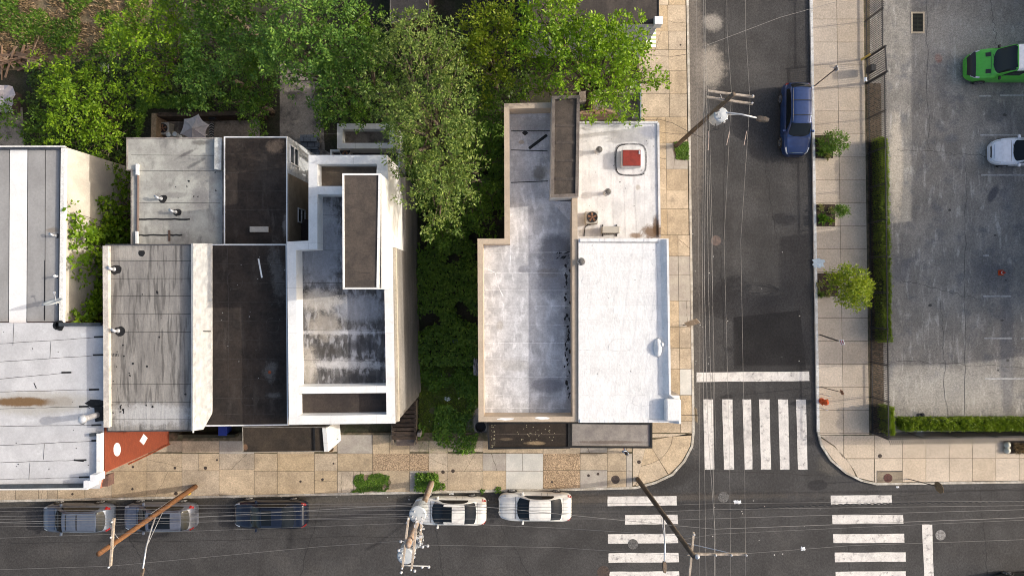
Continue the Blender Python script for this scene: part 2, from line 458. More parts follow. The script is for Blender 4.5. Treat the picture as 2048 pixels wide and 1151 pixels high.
IRON = surf('cast_iron', (.10, .075, .06), (.07, .055, .05), 6, .7, grain=.3, gscale=30, bump=.6, metal=.2)
IRONG = surf('grey_iron', (.16, .155, .15), (.10, .095, .09), 8, .7, grain=.4, gscale=20, bump=.6, metal=.2)
WOODPOLE = surf('pole_wood', (.20, .095, .04), (.13, .06, .028), 4, .85, stretch=(1, 1, .15), grain=.25)
WOODDARK = surf('dark_pole_wood', (.13, .10, .075), (.08, .062, .047), 4, .85, stretch=(1, 1, .15), grain=.25)
WOODGREY = surf('weathered_wood', (.42, .36, .30), (.30, .25, .2), 5, .85, grain=.2)
GALV = plain('galvanised', (.62, .63, .65), .4, .5, vary=.12)
TRAFO = plain('transformer_grey', (.46, .49, .51), .4, .1, vary=.05)
PORC = plain('porcelain', (.52, .52, .54), .25)
BLACK = plain('black_rubber', (.018, .018, .02), .7)
BLACKP = plain('black_paint', (.012, .013, .018), .45)
WIREM = plain("wire_aluminium", (.24, .23, .22), .55, .2)
WIRED = plain('wire_black', (.025, .025, .027), .6)
WHITE = surf('white_stucco', (.77, .77, .76), (.70, .70, .69), 1.2, .75, grain=.05, spots=((.46, .43, .38), 1.6, .6, .82, .45), streak=((.58, .56, .52), (1, 1, .4), 3.0, .58, .75, .4), panels=(2.4, 2.4, .01, (.72, .72, .72), .012))
WHITEW = surf('white_rough_stucco', (.80, .79, .76), (.74, .73, .70), 2, .8, grain=.06, gscale=7, bump=.9, bscale=4)
BRICK = surf('brown_brick', (.20, .10, .065), (.14, .075, .05), 2, .9, panels=(.22, .075, .12, (.5, .5, .5), .008))
TAR = surf('tar', (.022, .021, .021), (.014, .014, .014), 6, .6, grain=.3)
GRASS = leafmat('grass_blades', (.19, .30, .035), (.13, .22, .03), (.30, .36, .08), .3)
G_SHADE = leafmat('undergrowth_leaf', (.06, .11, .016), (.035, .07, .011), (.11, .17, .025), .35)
G_GAP = leafmat('gap_leaf', (.15, .27, .035), (.085, .17, .024), (.24, .36, .055), .35)
G_MID = leafmat('mid_leaf', (.10, .20, .018), (.06, .13, .014), (.18, .29, .03), .3)
G_BRIGHT = leafmat('bright_leaf', (.18, .31, .014), (.105, .205, .012), (.32, .45, .026), .35)
G_YELLOW = leafmat('yellow_leaf', (.23, .30, .015), (.14, .22, .013), (.42, .46, .04), .35)
G_OLIVE = leafmat('olive_leaf', (.13, .20, .034), (.08, .14, .024), (.31, .37, .09), .25)
G_BLUE = leafmat('cool_leaf', (.115, .23, .034), (.065, .15, .024), (.24, .37, .06), .28)
G_VINE = leafmat('vine_leaf', (.16, .28, .014), (.10, .19, .013), (.26, .38, .026), .4)
G_HEDGE = leafmat('hedge_leaf', (.18, .27, .014), (.12, .19, .013), (.28, .34, .022), .3)
BARK = surf('bark', (.16, .125, .09), (.09, .07, .05), 6, .9, stretch=(1, 1, .2), grain=.3)

# ------------------------------------------------------------------ ground, roads, pavements
def road_z(name, pts, z, mat, th=None):
    m = MB(); m.poly(pts, z)
    return tag(m.build(name, mat, origin=(0, 0, 0)), kind='structure')
E = 80
m = MB(); m.poly([(-400, -400), (400, -400), (400, 400), (-400, 400)], -.02)
tag(m.build('ground', FAR, origin=(0, 0, 0)), kind='structure')

def kx(y): return 1376 + 12 * y / 860          # left kerb of the side street
def kxr(y): return 1618 + 14 * y / 860         # right kerb of the side street
def ky(x): return 1001 - 26 * x / 1270         # upper kerb of the cross street
TOPY = -2200
roadpts = [W(-2600, 1060), W(-2600, ky(-2600)), W(1270, 975), W(1310, 965), W(1345, 948), W(1370, 920), W(1385, 890), W(kx(860), 860), W(kx(TOPY), TOPY),
           W(kxr(TOPY), TOPY), W(1632, 860), W(1640, 890), W(1660, 920), W(1690, 946), W(1720, 961), W(1750, 968), W(4600, 900), W(4600, 1400), W(1660, 1400), W(1660, 3300), W(1400, 3300), W(1400, 1400), W(-2600, 1400)]
road = road_z('road', roadpts, 0.0, ASPH)

def sidewalk(name, poly, holes, slabs, z=.13, slabmat=SLAB_TAN, extra=()):
    """pavement: a soil bed with slabs set on it, each slab an island of its own"""
    m = MB(); m.prism(poly, -.01, z - .012, 1)
    rr = random.Random(len(slabs))
    for i, (q, mi) in enumerate(slabs):
        m.poly(q, z, mi)
        if slabmat is SLAB_TAN and mi in (0, 4) and rr.random() < .22 and len(q) == 4:   # a crack across the slab
            a, b, c, d = [Vector(v) for v in q]
            p0, p1 = (a.lerp(b, rr.uniform(.2, .8)), c.lerp(d, rr.uniform(.2, .8))) if rr.random() < .5 else (a.lerp(d, rr.uniform(.2, .8)), b.lerp(c, rr.uniform(.2, .8)))
            pts = [p0.lerp(p1, k / 7) + Vector((rr.uniform(-.05, .05), rr.uniform(-.05, .05), 0)) * (0 < k < 7) for k in range(8)]
            m.strip(pts, rr.uniform(.015, .03), z + .003, 1)
    return tag(m.build(name, [slabmat, JOINT, AGGR, PATCH, GREYSLAB], origin=(0, 0, 0)), kind='structure')

def quad(x0, y0, x1, y1, sh=0.0, g=.38):
    return [W(x0 + g, y0 + g), W(x1 - g, y0 + g), W(x1 - g + sh, y1 - g), W(x0 + g + sh, y1 - g)]

# pavement left of the side street
rnd = random.Random(4); slabs = []
y = -420
rows = []
while y < 860:
    h = rnd.choice([37, 42, 52, 34, 46]); rows.append((y, min(y + h, 864))); y += h
for i, (a, b) in enumerate(rows):
    o = kx((a + b) / 2) - 1380; sh = .5
    lo = 1276 if a < 480 else 1279
    c1 = 1311 + rnd.uniform(-3, 3); c2 = 1339 + o + rnd.uniform(-1, 1)
    grey = 505 < a < 610 or 300 > a > 285
    mi = 4 if grey else (3 if 735 < a < 775 else 0)
    if a < 230: slabs += [(quad(lo, a, c2, b, sh), mi), (quad(c2, a, 1374 + o, b, sh), mi)]
    elif a < 470: slabs += [(quad(lo, a, 1331 + o, b, sh), 0), (quad(1331 + o, a, 1374 + o, b, sh), mi)]
    else: slabs += [(quad(lo, a, 1352 + o, b, sh), mi if rnd.random() < .7 else 0), (quad(1352 + o, a, 1377 + o, b, sh), mi)]
poly = [W(1274, TOPY), W(kx(TOPY) - 4, TOPY), W(kx(860) - 4, 864), W(1274, 864)]
sidewalk('sidewalk', poly, (), slabs)
# pavement along the cross street, with the rounded corner
slabs = []
corner = [W(1270, 971), W(1308, 961), W(1342, 945), W(1366, 918), W(1381, 889), W(1384, 864)]
c0 = W(1294, 880)
def arc(t):  # rounded kerb by parameter
    n = len(corner) - 1; i = min(int(t * n), n - 1); return corner[i].lerp(corner[i + 1], t * n - i)
inner = lambda t, k: c0.lerp(arc(t), k)
for k0, k1 in ((.03, .55), (.56, .985)):
    for t0, t1 in ((0, .36), (.37, 1.0)):
        ts = [t0 + (t1 - t0) * i / 6 for i in range(7)]
        slabs.append(([inner(t, k0) for t in ts] + [inner(t, k1) for t in reversed(ts)], 0))
slabs.append(([W(1265, 866), W(1383, 866), W(1383, 869), W(1295, 874), W(1293, 881), W(1272, 967), W(1265, 969)], 0))
x = -1500
while x < 1262:
    w = rnd.choice([38, 54, 74, 46, 38, 70]); x1 = min(x + w, 1264)
    t = ky(x + w / 2) - 3
    mid = 939 + (rnd.uniform(-2, 2))
    for a, b in ((868, 904 + rnd.uniform(-2, 2)), (905, mid), (mid, t)):
        if a == 868 and not (440 < x < 800): a = 880
        mi = 0
        if 980 < x < 1020 and a > 900: mi = 3
        elif 1020 <= x < 1050 and a == 905: mi = 3
        elif a == 905 and 680 < x < 830: mi = 2
        elif a > 905 and 1055 < x < 1090: mi = 2
        elif a == 905 and 1050 < x < 1130: mi = 2
        elif rnd.random() < .16: mi = 4
        sub = rnd.random() < .10
        if sub and b - a > 30:
            slabs += [(quad(x, a, x + w * .45, b), mi), (quad(x + w * .45, a, x1, b), mi)]
        else: slabs.append((quad(x, a, x1, b), mi))
    x += w
poly = [W(-1600, 862), W(1384, 864)] + corner[::-1] + [W(-1600, ky(-1600) - 3)]
sidewalk('sidewalk', poly, (), slabs, z=.134)
# pavement right of the side street
slabs = []
rows = [-420 + 46 * i for i in range(0, 28)]
off = 42 - 46 * 10
rows = [off + 45.8 * i for i in range(0, 29)]
rows = [r for r in rows if r < 868] + [868]
for a, b in zip(rows[:-1], rows[1:]):
    s = 14 * ((a + b) / 2) / 860
    slabs += [(quad(1622 + s, a, 1671 + s, b, .7), 0), (quad(1671 + s, a, 1725 + s * .8, b, .7), 0)]
# along the cross street to the right
xs = [1686, 1747, 1803] + [1803 + 46.5 * i for i in range(1, 28)]
for a, b in zip(xs[:-1], xs[1:]):
    d = (a - 1750) * .014
    slabs += [(quad(a, 869, b, 915), 0), (quad(a, 915, b, 963 - d), 0)] if a > 1700 else [(quad(a, 869, b, 915), 0)]
slabs += [([W(1637, 869), W(1685, 869), W(1685, 914), W(1668, 890)], 0), ([W(1637, 872), W(1667, 892), W(1692, 917), W(1706, 942), W(1710, 953), W(1690, 942), W(1664, 917), W(1645, 890)], 0),
          ([W(1690, 916), W(1746, 916), W(1746, 961), W(1714, 953), W(1706, 938)], 0)]
poly = [W(kxr(TOPY) + 4, TOPY), W(1726, TOPY), W(1742, 866), W(4600, 866), W(4600, 896), W(1752, 964), W(1722, 957), W(1692, 942), W(1663, 917), W(1644, 889), W(1636, 861)]
sidewalk('sidewalk', poly, (), slabs, slabmat=SLAB_PINK)

def kerb(pts, w=.15, z=.15, mat=KERB):
    pts = [Vector((p.x, p.y)) for p in pts]; m = MB()
    n = len(pts); L = []; Rr = []
    for i, p in enumerate(pts):
        d = (pts[min(i + 1, n - 1)] - pts[max(i - 1, 0)]).normalized(); nn = Vector((-d.y, d.x))
        L.append(p + nn * w / 2); Rr.append(p - nn * w / 2)
    for i in range(n - 1):
        m.prism([L[i], L[i + 1], Rr[i + 1], Rr[i]], -.01, z)
    return tag(m.build('kerb', mat, origin=(0, 0, 0)), kind='structure')
kerb([W(kx(y) - 2, y) for y in range(TOPY, 870, 120)] + [W(1386, 862)] + [Vector((p.x, p.y, 0)) * 1.006 for p in corner[::-1][1:]] + [W(x, ky(x) - 1) for x in range(1200, -1600, -200)])
KERBW = surf('painted_kerb', (.72, .72, .70), (.60, .58, .54), 3, .8, grain=.15, spots=((.3, .28, .25), 4, .58, .72, .7))
kerb([W(kxr(y) + 3, y) for y in range(TOPY, 870, 120)] + [W(1635, 862)], .17, .15, KERBW)
kerb([W(1635, 862), W(1642, 890), W(1661, 919), W(1691, 944), W(1721, 959), W(1751, 966), W(2050, 962), W(4600, 898)], .14, .15, KERB)

# painted bars of the crossings and stop lines, laid on the road
def stripe(pts, name='crosswalk_stripe'):
    m = MB(); rr = random.Random(int(pts[0][0])); q = []
    n = len(pts)
    for i in range(n):
        a, b = Vector(W(*pts[i])), Vector(W(*pts[(i + 1) % n]))
        k = 7
        for j in range(k): p = a.lerp(b, j / k); q.append((p.x + rr.uniform(-.012, .012), p.y + rr.uniform(-.012, .012)))
    m.poly(q, .006); o = m.build(name, WHITEP, road); return o
for a, b in ((1406, 1427), (1444, 1466), (1485, 1503), (1518, 1540), (1556, 1577), (1592, 1613)):
    stripe([(a, 798), (b - 1, 798), (b + 2, 938), (a + 4, 938)])
stripe([(1393, 744), (1618, 742), (1619, 761), (1393, 763)], 'stop_line')
for a, b, c, d in ((1215, 1353, 992, 1011), (1250, 1355, 1029, 1048), (1216, 1355, 1067, 1086), (1217, 1357, 1105, 1124), (1219, 1358, 1142, 1162)):
    stripe([(a, c), (b, c - 1), (b + 1, d - 1), (a, d)])
for a, b, c, d in ((1661, 1783, 990, 1008), (1664, 1806, 1029, 1047), (1666, 1808, 1067, 1085), (1669, 1811, 1104, 1123), (1671, 1811, 1142, 1161)):
    stripe([(a, c), (b, c - 1), (b + 1, d - 1), (a + 1, d)])
stripe([(1844, 1048), (1864, 1048), (1868, 1170), (1849, 1170)], 'stop_line')
# darker patch above the stop line with building shade painted in, narrow sealed cracks
m = MB(); m.poly([W(1467, 634), W(1600, 620), W(1612, 738), W(1468, 738)], .003); m.build('patch_with_shade', surf('shade_patch_asphalt', (.034, .033, .033), (.028, .027, .0275), .6, .85, grain=.3, gscale=22), road)
m = MB(); rr = random.Random(77)
def crack(x0, y0, x1, y1, w=.03, n=14, j=2.5, z=.005):
    m.strip([W(x0 + (x1 - x0) * i / n + rr.uniform(-j, j), y0 + (y1 - y0) * i / n + rr.uniform(-j, j)) for i in range(n + 1)], w, z)
for a in ((0, 1085, 820, 1072), (600, 1151, 640, 1010), (870, 1040, 885, 1151), (1000, 1045, 1060, 1151), (1450, 0, 1446, 480), (1530, 320, 1552, 480), (1440, 500, 1450, 740), (1620, 1000, 2048, 975), (1700, 1151, 1690, 1000), (1390, 940, 1660, 952), (250, 1060, 300, 1151), (1960, 980, 1975, 1151)): crack(*a)
m.build('sealed_crack', surf('crack_seal', (.030, .028, .027), None, 2, .7), road)
# thin worn lane lines
for pts in ([(1395, 763), (1413, 1151)], [(1345, 936), (1348, 992)]): pass

# parking lot
FADE = surf('faded_paint', (.46, .455, .44), (.34, .335, .33), 3, .9, grain=.3)
lot = tag(MB().prism([W(1727, TOPY), W(4600, TOPY), W(4600, 868), W(1742, 868)], -.01, .12).build('parking_lot', LOT, origin=(0, 0, 0)), kind='structure')
for a, b, y in ((1958, 1982, 192), (2000, 2048, 191), (1960, 2040, 270), (1962, 2048, 350), (1966, 1978, 511), (1966, 2022, 592), (1968, 2024, 676), (1970, 2048, 757), (2042, 2110, 676)):
    m = MB(); m.poly([W(a, y - 1.6, .12), W(b, y - 1.9, .12), W(b, y + 1.5, .12), W(a, y + 1.5, .12)], .126); m.build('bay_line', FADE, lot)
m = MB()
for a in ((1790, 300, 2048, 318), (1850, 0, 1856, 300), (1800, 560, 1960, 600), (1880, 600, 1890, 830), (1930, 330, 1925, 830), (1790, 720, 2048, 735), (1980, 0, 1990, 90)): crack(*a, w=.025, n=22, j=3, z=.127)
for x, y in ((1995, 160), (2010, 230), (2000, 330), (1990, 470), (2012, 560), (2005, 640), (2015, 720), (1996, 740), (1900, 420), (1860, 610)):
    m.blob(W(x, y, .126 + x * 1e-6), rr.uniform(.05, .16), rr.uniform(.05, .13), 0, 11, .35, 0, x)
m.build('crack_and_oil', surf('lot_crack', (.085, .082, .078), (.06, .058, .056), 3, .85), lot)
# soil strip along the fence
m = MB(); m.poly([W(1731, 168), W(1760, 168), W(1766, 866), W(1741, 866)], .14); tag(m.build('soil_strip', surf('leaf_litter', (.13, .095, .065), (.05, .042, .03), 6, .95, grain=.4, gscale=14, spots=((.3, .24, .18), 7, .6, .7, .7)), origin=(0, 0, 0)), kind='structure')

# yards behind and between the houses
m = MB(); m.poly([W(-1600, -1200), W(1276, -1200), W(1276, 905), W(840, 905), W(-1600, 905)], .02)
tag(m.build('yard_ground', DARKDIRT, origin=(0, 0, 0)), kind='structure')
m = MB(); m.poly([W(-1600, -1200), W(420, -1200), W(300, 60), W(250, 110), W(60, 140), W(-300, 150), W(-1600, 150)], .04)
tag(m.build('vacant_lot', DIRT, origin=(0, 0, 0)), kind='structure')
m = MB(); m.poly([W(560, 120), W(640, 120), W(650, 300), W(700, 330), W(560, 340)], .05)
m.poly([W(0, 215), W(46, 215), W(52, 330), W(-80, 330), W(-80, 215)], .05)
m.poly([W(1158, 180), W(1278, 180), W(1278, 245), W(1158, 245)], .05)
m.poly([W(318, 225), W(520, 225), W(520, 330), W(318, 330)], .052)
tag(m.build('yard_path', YARDCON, origin=(0, 0, 0)), kind='structure')
# ------------------------------------------------------------------ buildings
def shell(t, outer, z1, zr, pw, wallm, parm, roofm, wallname='wall', zb=0.0):
    """walls up to z1, a parapet of width pw, the roof sunk to zr; outer in photo pixels at z1"""
    o = ccw([(p.x, p.y) for p in (W(x, y, z1) for x, y in outer)])
    MB().sides(o, zb, z1).build(wallname, wallm, t)
    m = MB(); m.ring(o, pw, z1); q = inset(o, pw); m.sides(q, zr - .02, z1, flip=True)
    m.build('parapet', parm, t)
    return o, q

def roof_of(t, q, zr, roofm, extra=None, mats=()):
    m = MB(); m.poly(q, zr)
    if extra: extra(m)
    return m.build('roof', [roofm, *mats], t)

def window(t, c, w, h, nrm, frame, glass, d=.06):
    """a window set in an upright wall: c its middle, nrm the outward direction"""
    c = Vector(c); n = Vector((nrm[0], nrm[1], 0)).normalized(); u = Vector((-n.y, n.x, 0)); z = Vector((0, 0, 1))
    m = MB(); f = .07
    for a, b in ((-1, 0), (1, 0)): m.beam(c + u * a * w / 2 - z * h / 2 + n * d / 2, c + u * a * w / 2 + z * h / 2 + n * d / 2, f, d)
    for s in (-1, 0, 1): m.beam(c - u * (w / 2 + f / 2) + z * s * h / 2 + n * (d / 2 + .003), c + u * (w / 2 + f / 2) + z * s * h / 2 + n * (d / 2 + .003), d, f)
    o = m.build('window', frame, t)
    g = MB(); g.face([c - u * w / 2 - z * h / 2 + n * .02, c + u * w / 2 - z * h / 2 + n * .02, c + u * w / 2 + z * h / 2 + n * .02, c - u * w / 2 + z * h / 2 + n * .02])
    g.build('pane', glass, o)
    return o
GLASS = plain('window_glass', (.02, .025, .03), .05, spec=.8)
def bldg(label, cat, px, py, name='row_house'):
    p = W(px, py, 0); return thing(name, (p.x, p.y, 0), label, cat)
def seams(m, lines, z, w=.035, mi=1):
    for pts in lines: m.strip([W(x, y, z) for x, y in pts], w, z + .006, mi)
def dots(m, n, box, z, mi, r=(.02, .07), seed=0):
    rr = random.Random(seed)
    for i in range(n):
        x, y = rr.uniform(box[0], box[2]), rr.uniform(box[1], box[3]); k = rr.uniform(*r)
        m.blob(W(x, y, z + .007 + i * 2e-5), k * rr.uniform(.6, 1.6), k, mi, 9, .35, rr.uniform(0, 3), i)
def sp(x, y, z, rx, ry, c, a, rag, rz=0.0):
    k = (H - z) / F; p = W(x, y, z); return (p.x, p.y, rx * k, ry * k, c, a, rag, rz)
def spec(): return None

# --- house with tan parapet (left half of the corner pair)
ZP, ZR = 8.65, 7.5
CREAM = surf('cream_stucco', (.48, .39, .30), (.42, .345, .265), 1.5, .85, grain=.08, spots=((.36, .27, .19), 2, .6, .8, .4))
A_ROOF = surf('silvered_roof', (.56, .56, .575), (.40, .40, .415), 1.2, .7, grain=.13, gscale=14, bump=.25, bscale=3,
              panels=(.85, 1.0, .05, (.95, .95, .95), .03), spots=((.27, .27, .29), 1.0, .5, .72, .6), streak=((.74, .74, .76), (2, .7, 1), 1.3, .5, .7, .65),
              stains=[sp(1112, 505, ZR, 38, 40, (.15, .15, .165), .85, .4), sp(1105, 560, ZR, 36, 40, (.24, .24, .26), .75, .35), sp(1095, 770, ZR, 38, 16, (.20, .20, .22), .75, .35), sp(1110, 650, ZR, 30, 20, (.33, .33, .35), .6, .5),  # these dark stains also paint in the right parapet's shadow
                      sp(1080, 345, ZR, 14, 18, (.13, .12, .10), .7, .5), sp(1100, 545, ZR, 25, 10, (.2, .18, .16), .5, .5), sp(1000, 650, ZR, 8, 10, (.3, .27, .23), .5, .5),
                      sp(1138, 640, ZR, 9, 150, (.06, .06, .065), .55, .55), sp(1030, 730, ZR, 30, 14, (.35, .33, .30), .4, .5), sp(1060, 250, ZR, 40, 18, (.32, .31, .30), .5, .5)])
t = bldg('flat-roofed row house with tan parapets and silvered patchwork roof', 'house', 1050, 700)
outerA = [(1008, 207), (1143, 204), (1155, 396), (1156, 843), (957, 843), (955, 477), (1009, 477)]
o, q = shell(t, outerA, ZP, ZR, .29, CREAM, CREAM, A_ROOF)
def ex(m):
    seams(m, [[(970, y), (1138, y + rnd.uniform(-2, 2))] for y in (505, 545, 580, 613, 648, 685, 718, 752, 790, 815)], ZR, .02, 2)
    seams(m, [[(1022, 262), (1100, 262)], [(1022, 300), (1095, 302)], [(1022, 365), (1096, 362)]], ZR, .05, 1)
    seams(m, [[(970, 535), (990, 545), (998, 575), (1006, 592)], [(1022, 478), (1020, 530)]], ZR, .05, 2)
    m.strip([W(1058, 297, ZR), W(1094, 270, ZR)], .16, ZR + .008, 1)
    m.blob(W(1050, 266, ZR + .008), .18, .16, 1, 4, .1); m.blob(W(1042, 284, ZR + .008), .16, .12, 3, 7, .3)
    for i in range(46):
        y = random.uniform(530, 800); m.blob(W(1138 + random.uniform(-9, 2), y, ZR + .009 + i * 2e-5), random.uniform(.015, .07), random.uniform(.02, .15), 1, 9, .5, random.uniform(-.4, .4), i)
    for i in range(12): m.blob(W(1123 + random.uniform(-9, 14), 512 + random.uniform(-9, 9), ZR + .01 + i * 2e-5), random.uniform(.03, .16), random.uniform(.02, .05), 1, 9, .5, random.uniform(.2, .9), i)
roof_of(t, q, ZR, A_ROOF, ex, [TAR, surf('silver_seam', (.80, .80, .82), (.6, .6, .62), 3, .7), GREYSLAB])
m = MB(); z = ZP + .004
for x, y, a, b in ((1010, 837, 16, 2.4), (1085, 836, 13, 3)): MB().blob(W(x, y, z), a / 36, b / 36, 0, 12, .3, 0, x).build('parapet_patch', WHITE, t)
# cricket: a low ridge of membrane ahead of the stair tower
m = MB(); a, b, c = W(1102, 402, ZR), W(1143, 446, ZR), W(1143, 402, ZR + .45)
m.face([(a.x, a.y, ZR + .01), (b.x, b.y, ZR + .01), (c.x, c.y, ZR + .42)]); m.build('cricket', surf('membrane', (.55, .55, .58), (.42, .42, .45), 2, .7), t)
# stair tower
ZT = 9.1
TOWER = surf('tower_roof', (.082, .066, .054), (.058, .048, .041), 1.5, .85, grain=.2, gscale=30, spots=((.10, .08, .065), 1.2, .55, .75, .6))
tp = [(1104, 192), (1160, 190), (1157, 393), (1102, 395)]
ow = ccw([(p.x, p.y) for p in (W(x, y, ZT) for x, y in tp)])
MB().sides(ow, ZR - .5, ZT).build('stair_tower', surf('tower_wall', (.60, .58, .55), (.5, .47, .44), 2, .8), t)
m = MB(); m.ring(ow, .17, ZT); qi = inset(ow, .17); m.sides(qi, ZT - .12, ZT, flip=True); m.build('tower_rim', surf('tower_rim_metal', (.17, .145, .125), (.12, .10, .09), 3, .7), t)
m = MB(); m.poly(qi, ZT - .1)
for y in (250, 284, 320, 357): 
    a, b = W(1111, y, ZT), W(1151, y, ZT); m.beam((a.x, a.y, ZT - .09), (b.x, b.y, ZT - .09), .16, .035, 1)
m.build('tower_roof', [TOWER, surf('tower_seam', (.085, .07, .058), (.06, .05, .045), 3, .8)], t)

# --- corner house, white roof
ZB = 8.75
B_ROOF = surf('white_coating', (.76, .755, .75), (.68, .68, .68), 2.0, .65, stretch=(1.6, .8, 1), grain=.05, gscale=9, bump=.45, bscale=6,
              spots=((.40, .40, .395), 1.0, .55, .78, .4), streak=((.56, .56, .56), (4, .9, 1), 1.0, .55, .72, .4), panels=(4.2, .92, .02, (.92, .92, .92), .012))
tB = bldg('white-coated flat-roofed house on the street corner with lower rear annex', 'house', 1240, 700)
ob = [(1157, 477), (1336, 477), (1341, 790), (1359, 790), (1361, 844), (1157, 844)]
o = ccw([(p.x, p.y) for p in (W(x, y, ZB) for x, y in ob)])
MB().sides(o, 0, ZB).build('wall', surf('corner_wall', (.45, .4, .35), (.36, .32, .28), 1, .9), tB)
m = MB(); m.poly(o, ZB)
lip = [(1329, 480, .02), (1334, 480, .18), (1337, 480, .2)]
vs = []; fs = []; n = 26
prof = [(-.62, .005), (-.42, .05), (-.24, .2), (-.14, .27), (-.03, .27), (-.01, 0.0)]
for i in range(n):
    y = 479 + (845 - 479) * i / (n - 1); xb = 1336 + 5 * (y - 477) / 313 + (19 if y > 791 else 0)
    for dx, dz in prof:
        p = W(xb, y, ZB); w = (0.02 * math.sin(i * 1.7) + .015 * math.sin(i * 3.1)); vs.append((p.x + dx * 1.0 + w * (dz < .2), p.y, ZB + dz + w * .5 + .004))
k = len(prof)
for i in range(n - 1):
    for j in range(k - 1): fs.append((i * k + j, i * k + j + 1, (i + 1) * k + j + 1, (i + 1) * k + j))
m.add(vs, [f[::-1] for f in fs])
# ridge along the rear and front edges
for yy, s in ((480, 1), (841, 1)):
    for a in range(0, 18):
        x0, x1 = 1160 + a * 9.8, 1160 + (a + 1) * 9.8
        p, q2 = W(x0, yy, ZB), W(x1, yy, ZB); m.beam((p.x, p.y, ZB + .015), (q2.x, q2.y, ZB + .015), .16, .07 + .015 * (a % 3))
seams(m, [[(1160, 484), (1330, 485)]], ZB + .03, .05, 1)
for y in (548, 586, 640, 700, 737, 790): seams(m, [[(1158 + i * 11, y + rnd.uniform(-.7, .7)) for i in range(15)]], ZB, .022, 2)
for x, y, r in ((1285, 800, .5), (1180, 560, .4), (1240, 690, .55), (1175, 620, .3)): m.strip([W(x + r * 40 * math.cos(a) * (1 + .12 * math.sin(3 * a)), y + r * 26 * math.sin(a) * (1 + .15 * math.cos(2 * a)), ZB) for a in [k * .35 for k in range(15)]], .03, ZB + .008, 2)
dots(m, 16, (1165, 490, 1320, 830), ZB, 1, (.012, .035), 5)
m.build('roof', [B_ROOF, surf('grey_grime', (.42, .42, .42), (.3, .3, .3), 5, .8), surf('faint_seam', (.60, .60, .60), (.70, .70, .70), 4, .8)], tB, smooth=False)
m = MB(); a = W(1343, 817, ZB); m.box((a.x, a.y, ZB + .22), (.85, 1.2, .44)); m.build('corner_block', B_ROOF, tB, bevel=.12)
ZC = 6.1
C_ROOF = surf('annex_coating', (.70, .695, .70), (.56, .56, .57), 1.3, .65, stretch=(1.2, .7, 1), grain=.06, gscale=14, bump=.35, bscale=4, panels=(.9, 12, .03, (.9, .9, .9), .015),
              spots=((.42, .41, .41), 1.1, .57, .8, .6), stains=[sp(1306, 465, ZC, 22, 16, (.14, .075, .03), .9, .75), sp(1312, 452, ZC, 7, 22, (.13, .07, .03), .85, .7), sp(1272, 471, ZC, 14, 6, (.2, .12, .06), .8, .6),
                      sp(1300, 262, ZC, 22, 14, (.55, .57, .66), .6, .4), sp(1200, 250, ZC, 50, 6, (.45, .46, .5), .6, .6), sp(1276, 375, ZC, 5, 6, (.35, .3, .24), .6, .5)])
oc = [(1155, 243), (1316, 243), (1320, 484), (1155, 484)]
oc = ccw([(p.x, p.y) for p in (W(x, y, ZC) for x, y in oc)])
MB().sides(oc, 0, ZC).build('annex_wall', surf('annex_wall', (.45, .4, .35), (.36, .32, .28), 1, .9), tB)
m = MB(); m.poly(oc, ZC)
for (x0, y0), (x1, y1) in (((1158, 245), (1315, 245)), ((1316, 246), (1319, 474))):
    a, b = W(x0, y0, ZC), W(x1, y1, ZC); m.beam((a.x, a.y, ZC + .03), (b.x, b.y, ZC + .03), .12, .09)
seams(m, [[(1160, 247), (1260, 246)]], ZC + .07, .04, 1)
dots(m, 22, (1170, 260, 1310, 420), ZC, 1, (.01, .04), 8)
# sealant ring round the hatch
pts = [W(1261 + 31 * math.copysign(abs(math.cos(a)) ** .5, math.cos(a)), 319 + 31 * math.copysign(abs(math.sin(a)) ** .5, math.sin(a)), ZC) for a in [2 * math.pi * i / 40 for i in range(41)]]
m.strip(pts, .09, ZC + .008, 1)
m.strip([p + Vector((.05, -.03, 0)) for p in pts[5:30]], .05, ZC + .011, 2)
m.build('annex_roof', [C_ROOF, surf('sealant_grey', (.30, .30, .31), (.16, .16, .165), 6, .8, grain=.4), TAR], tB)

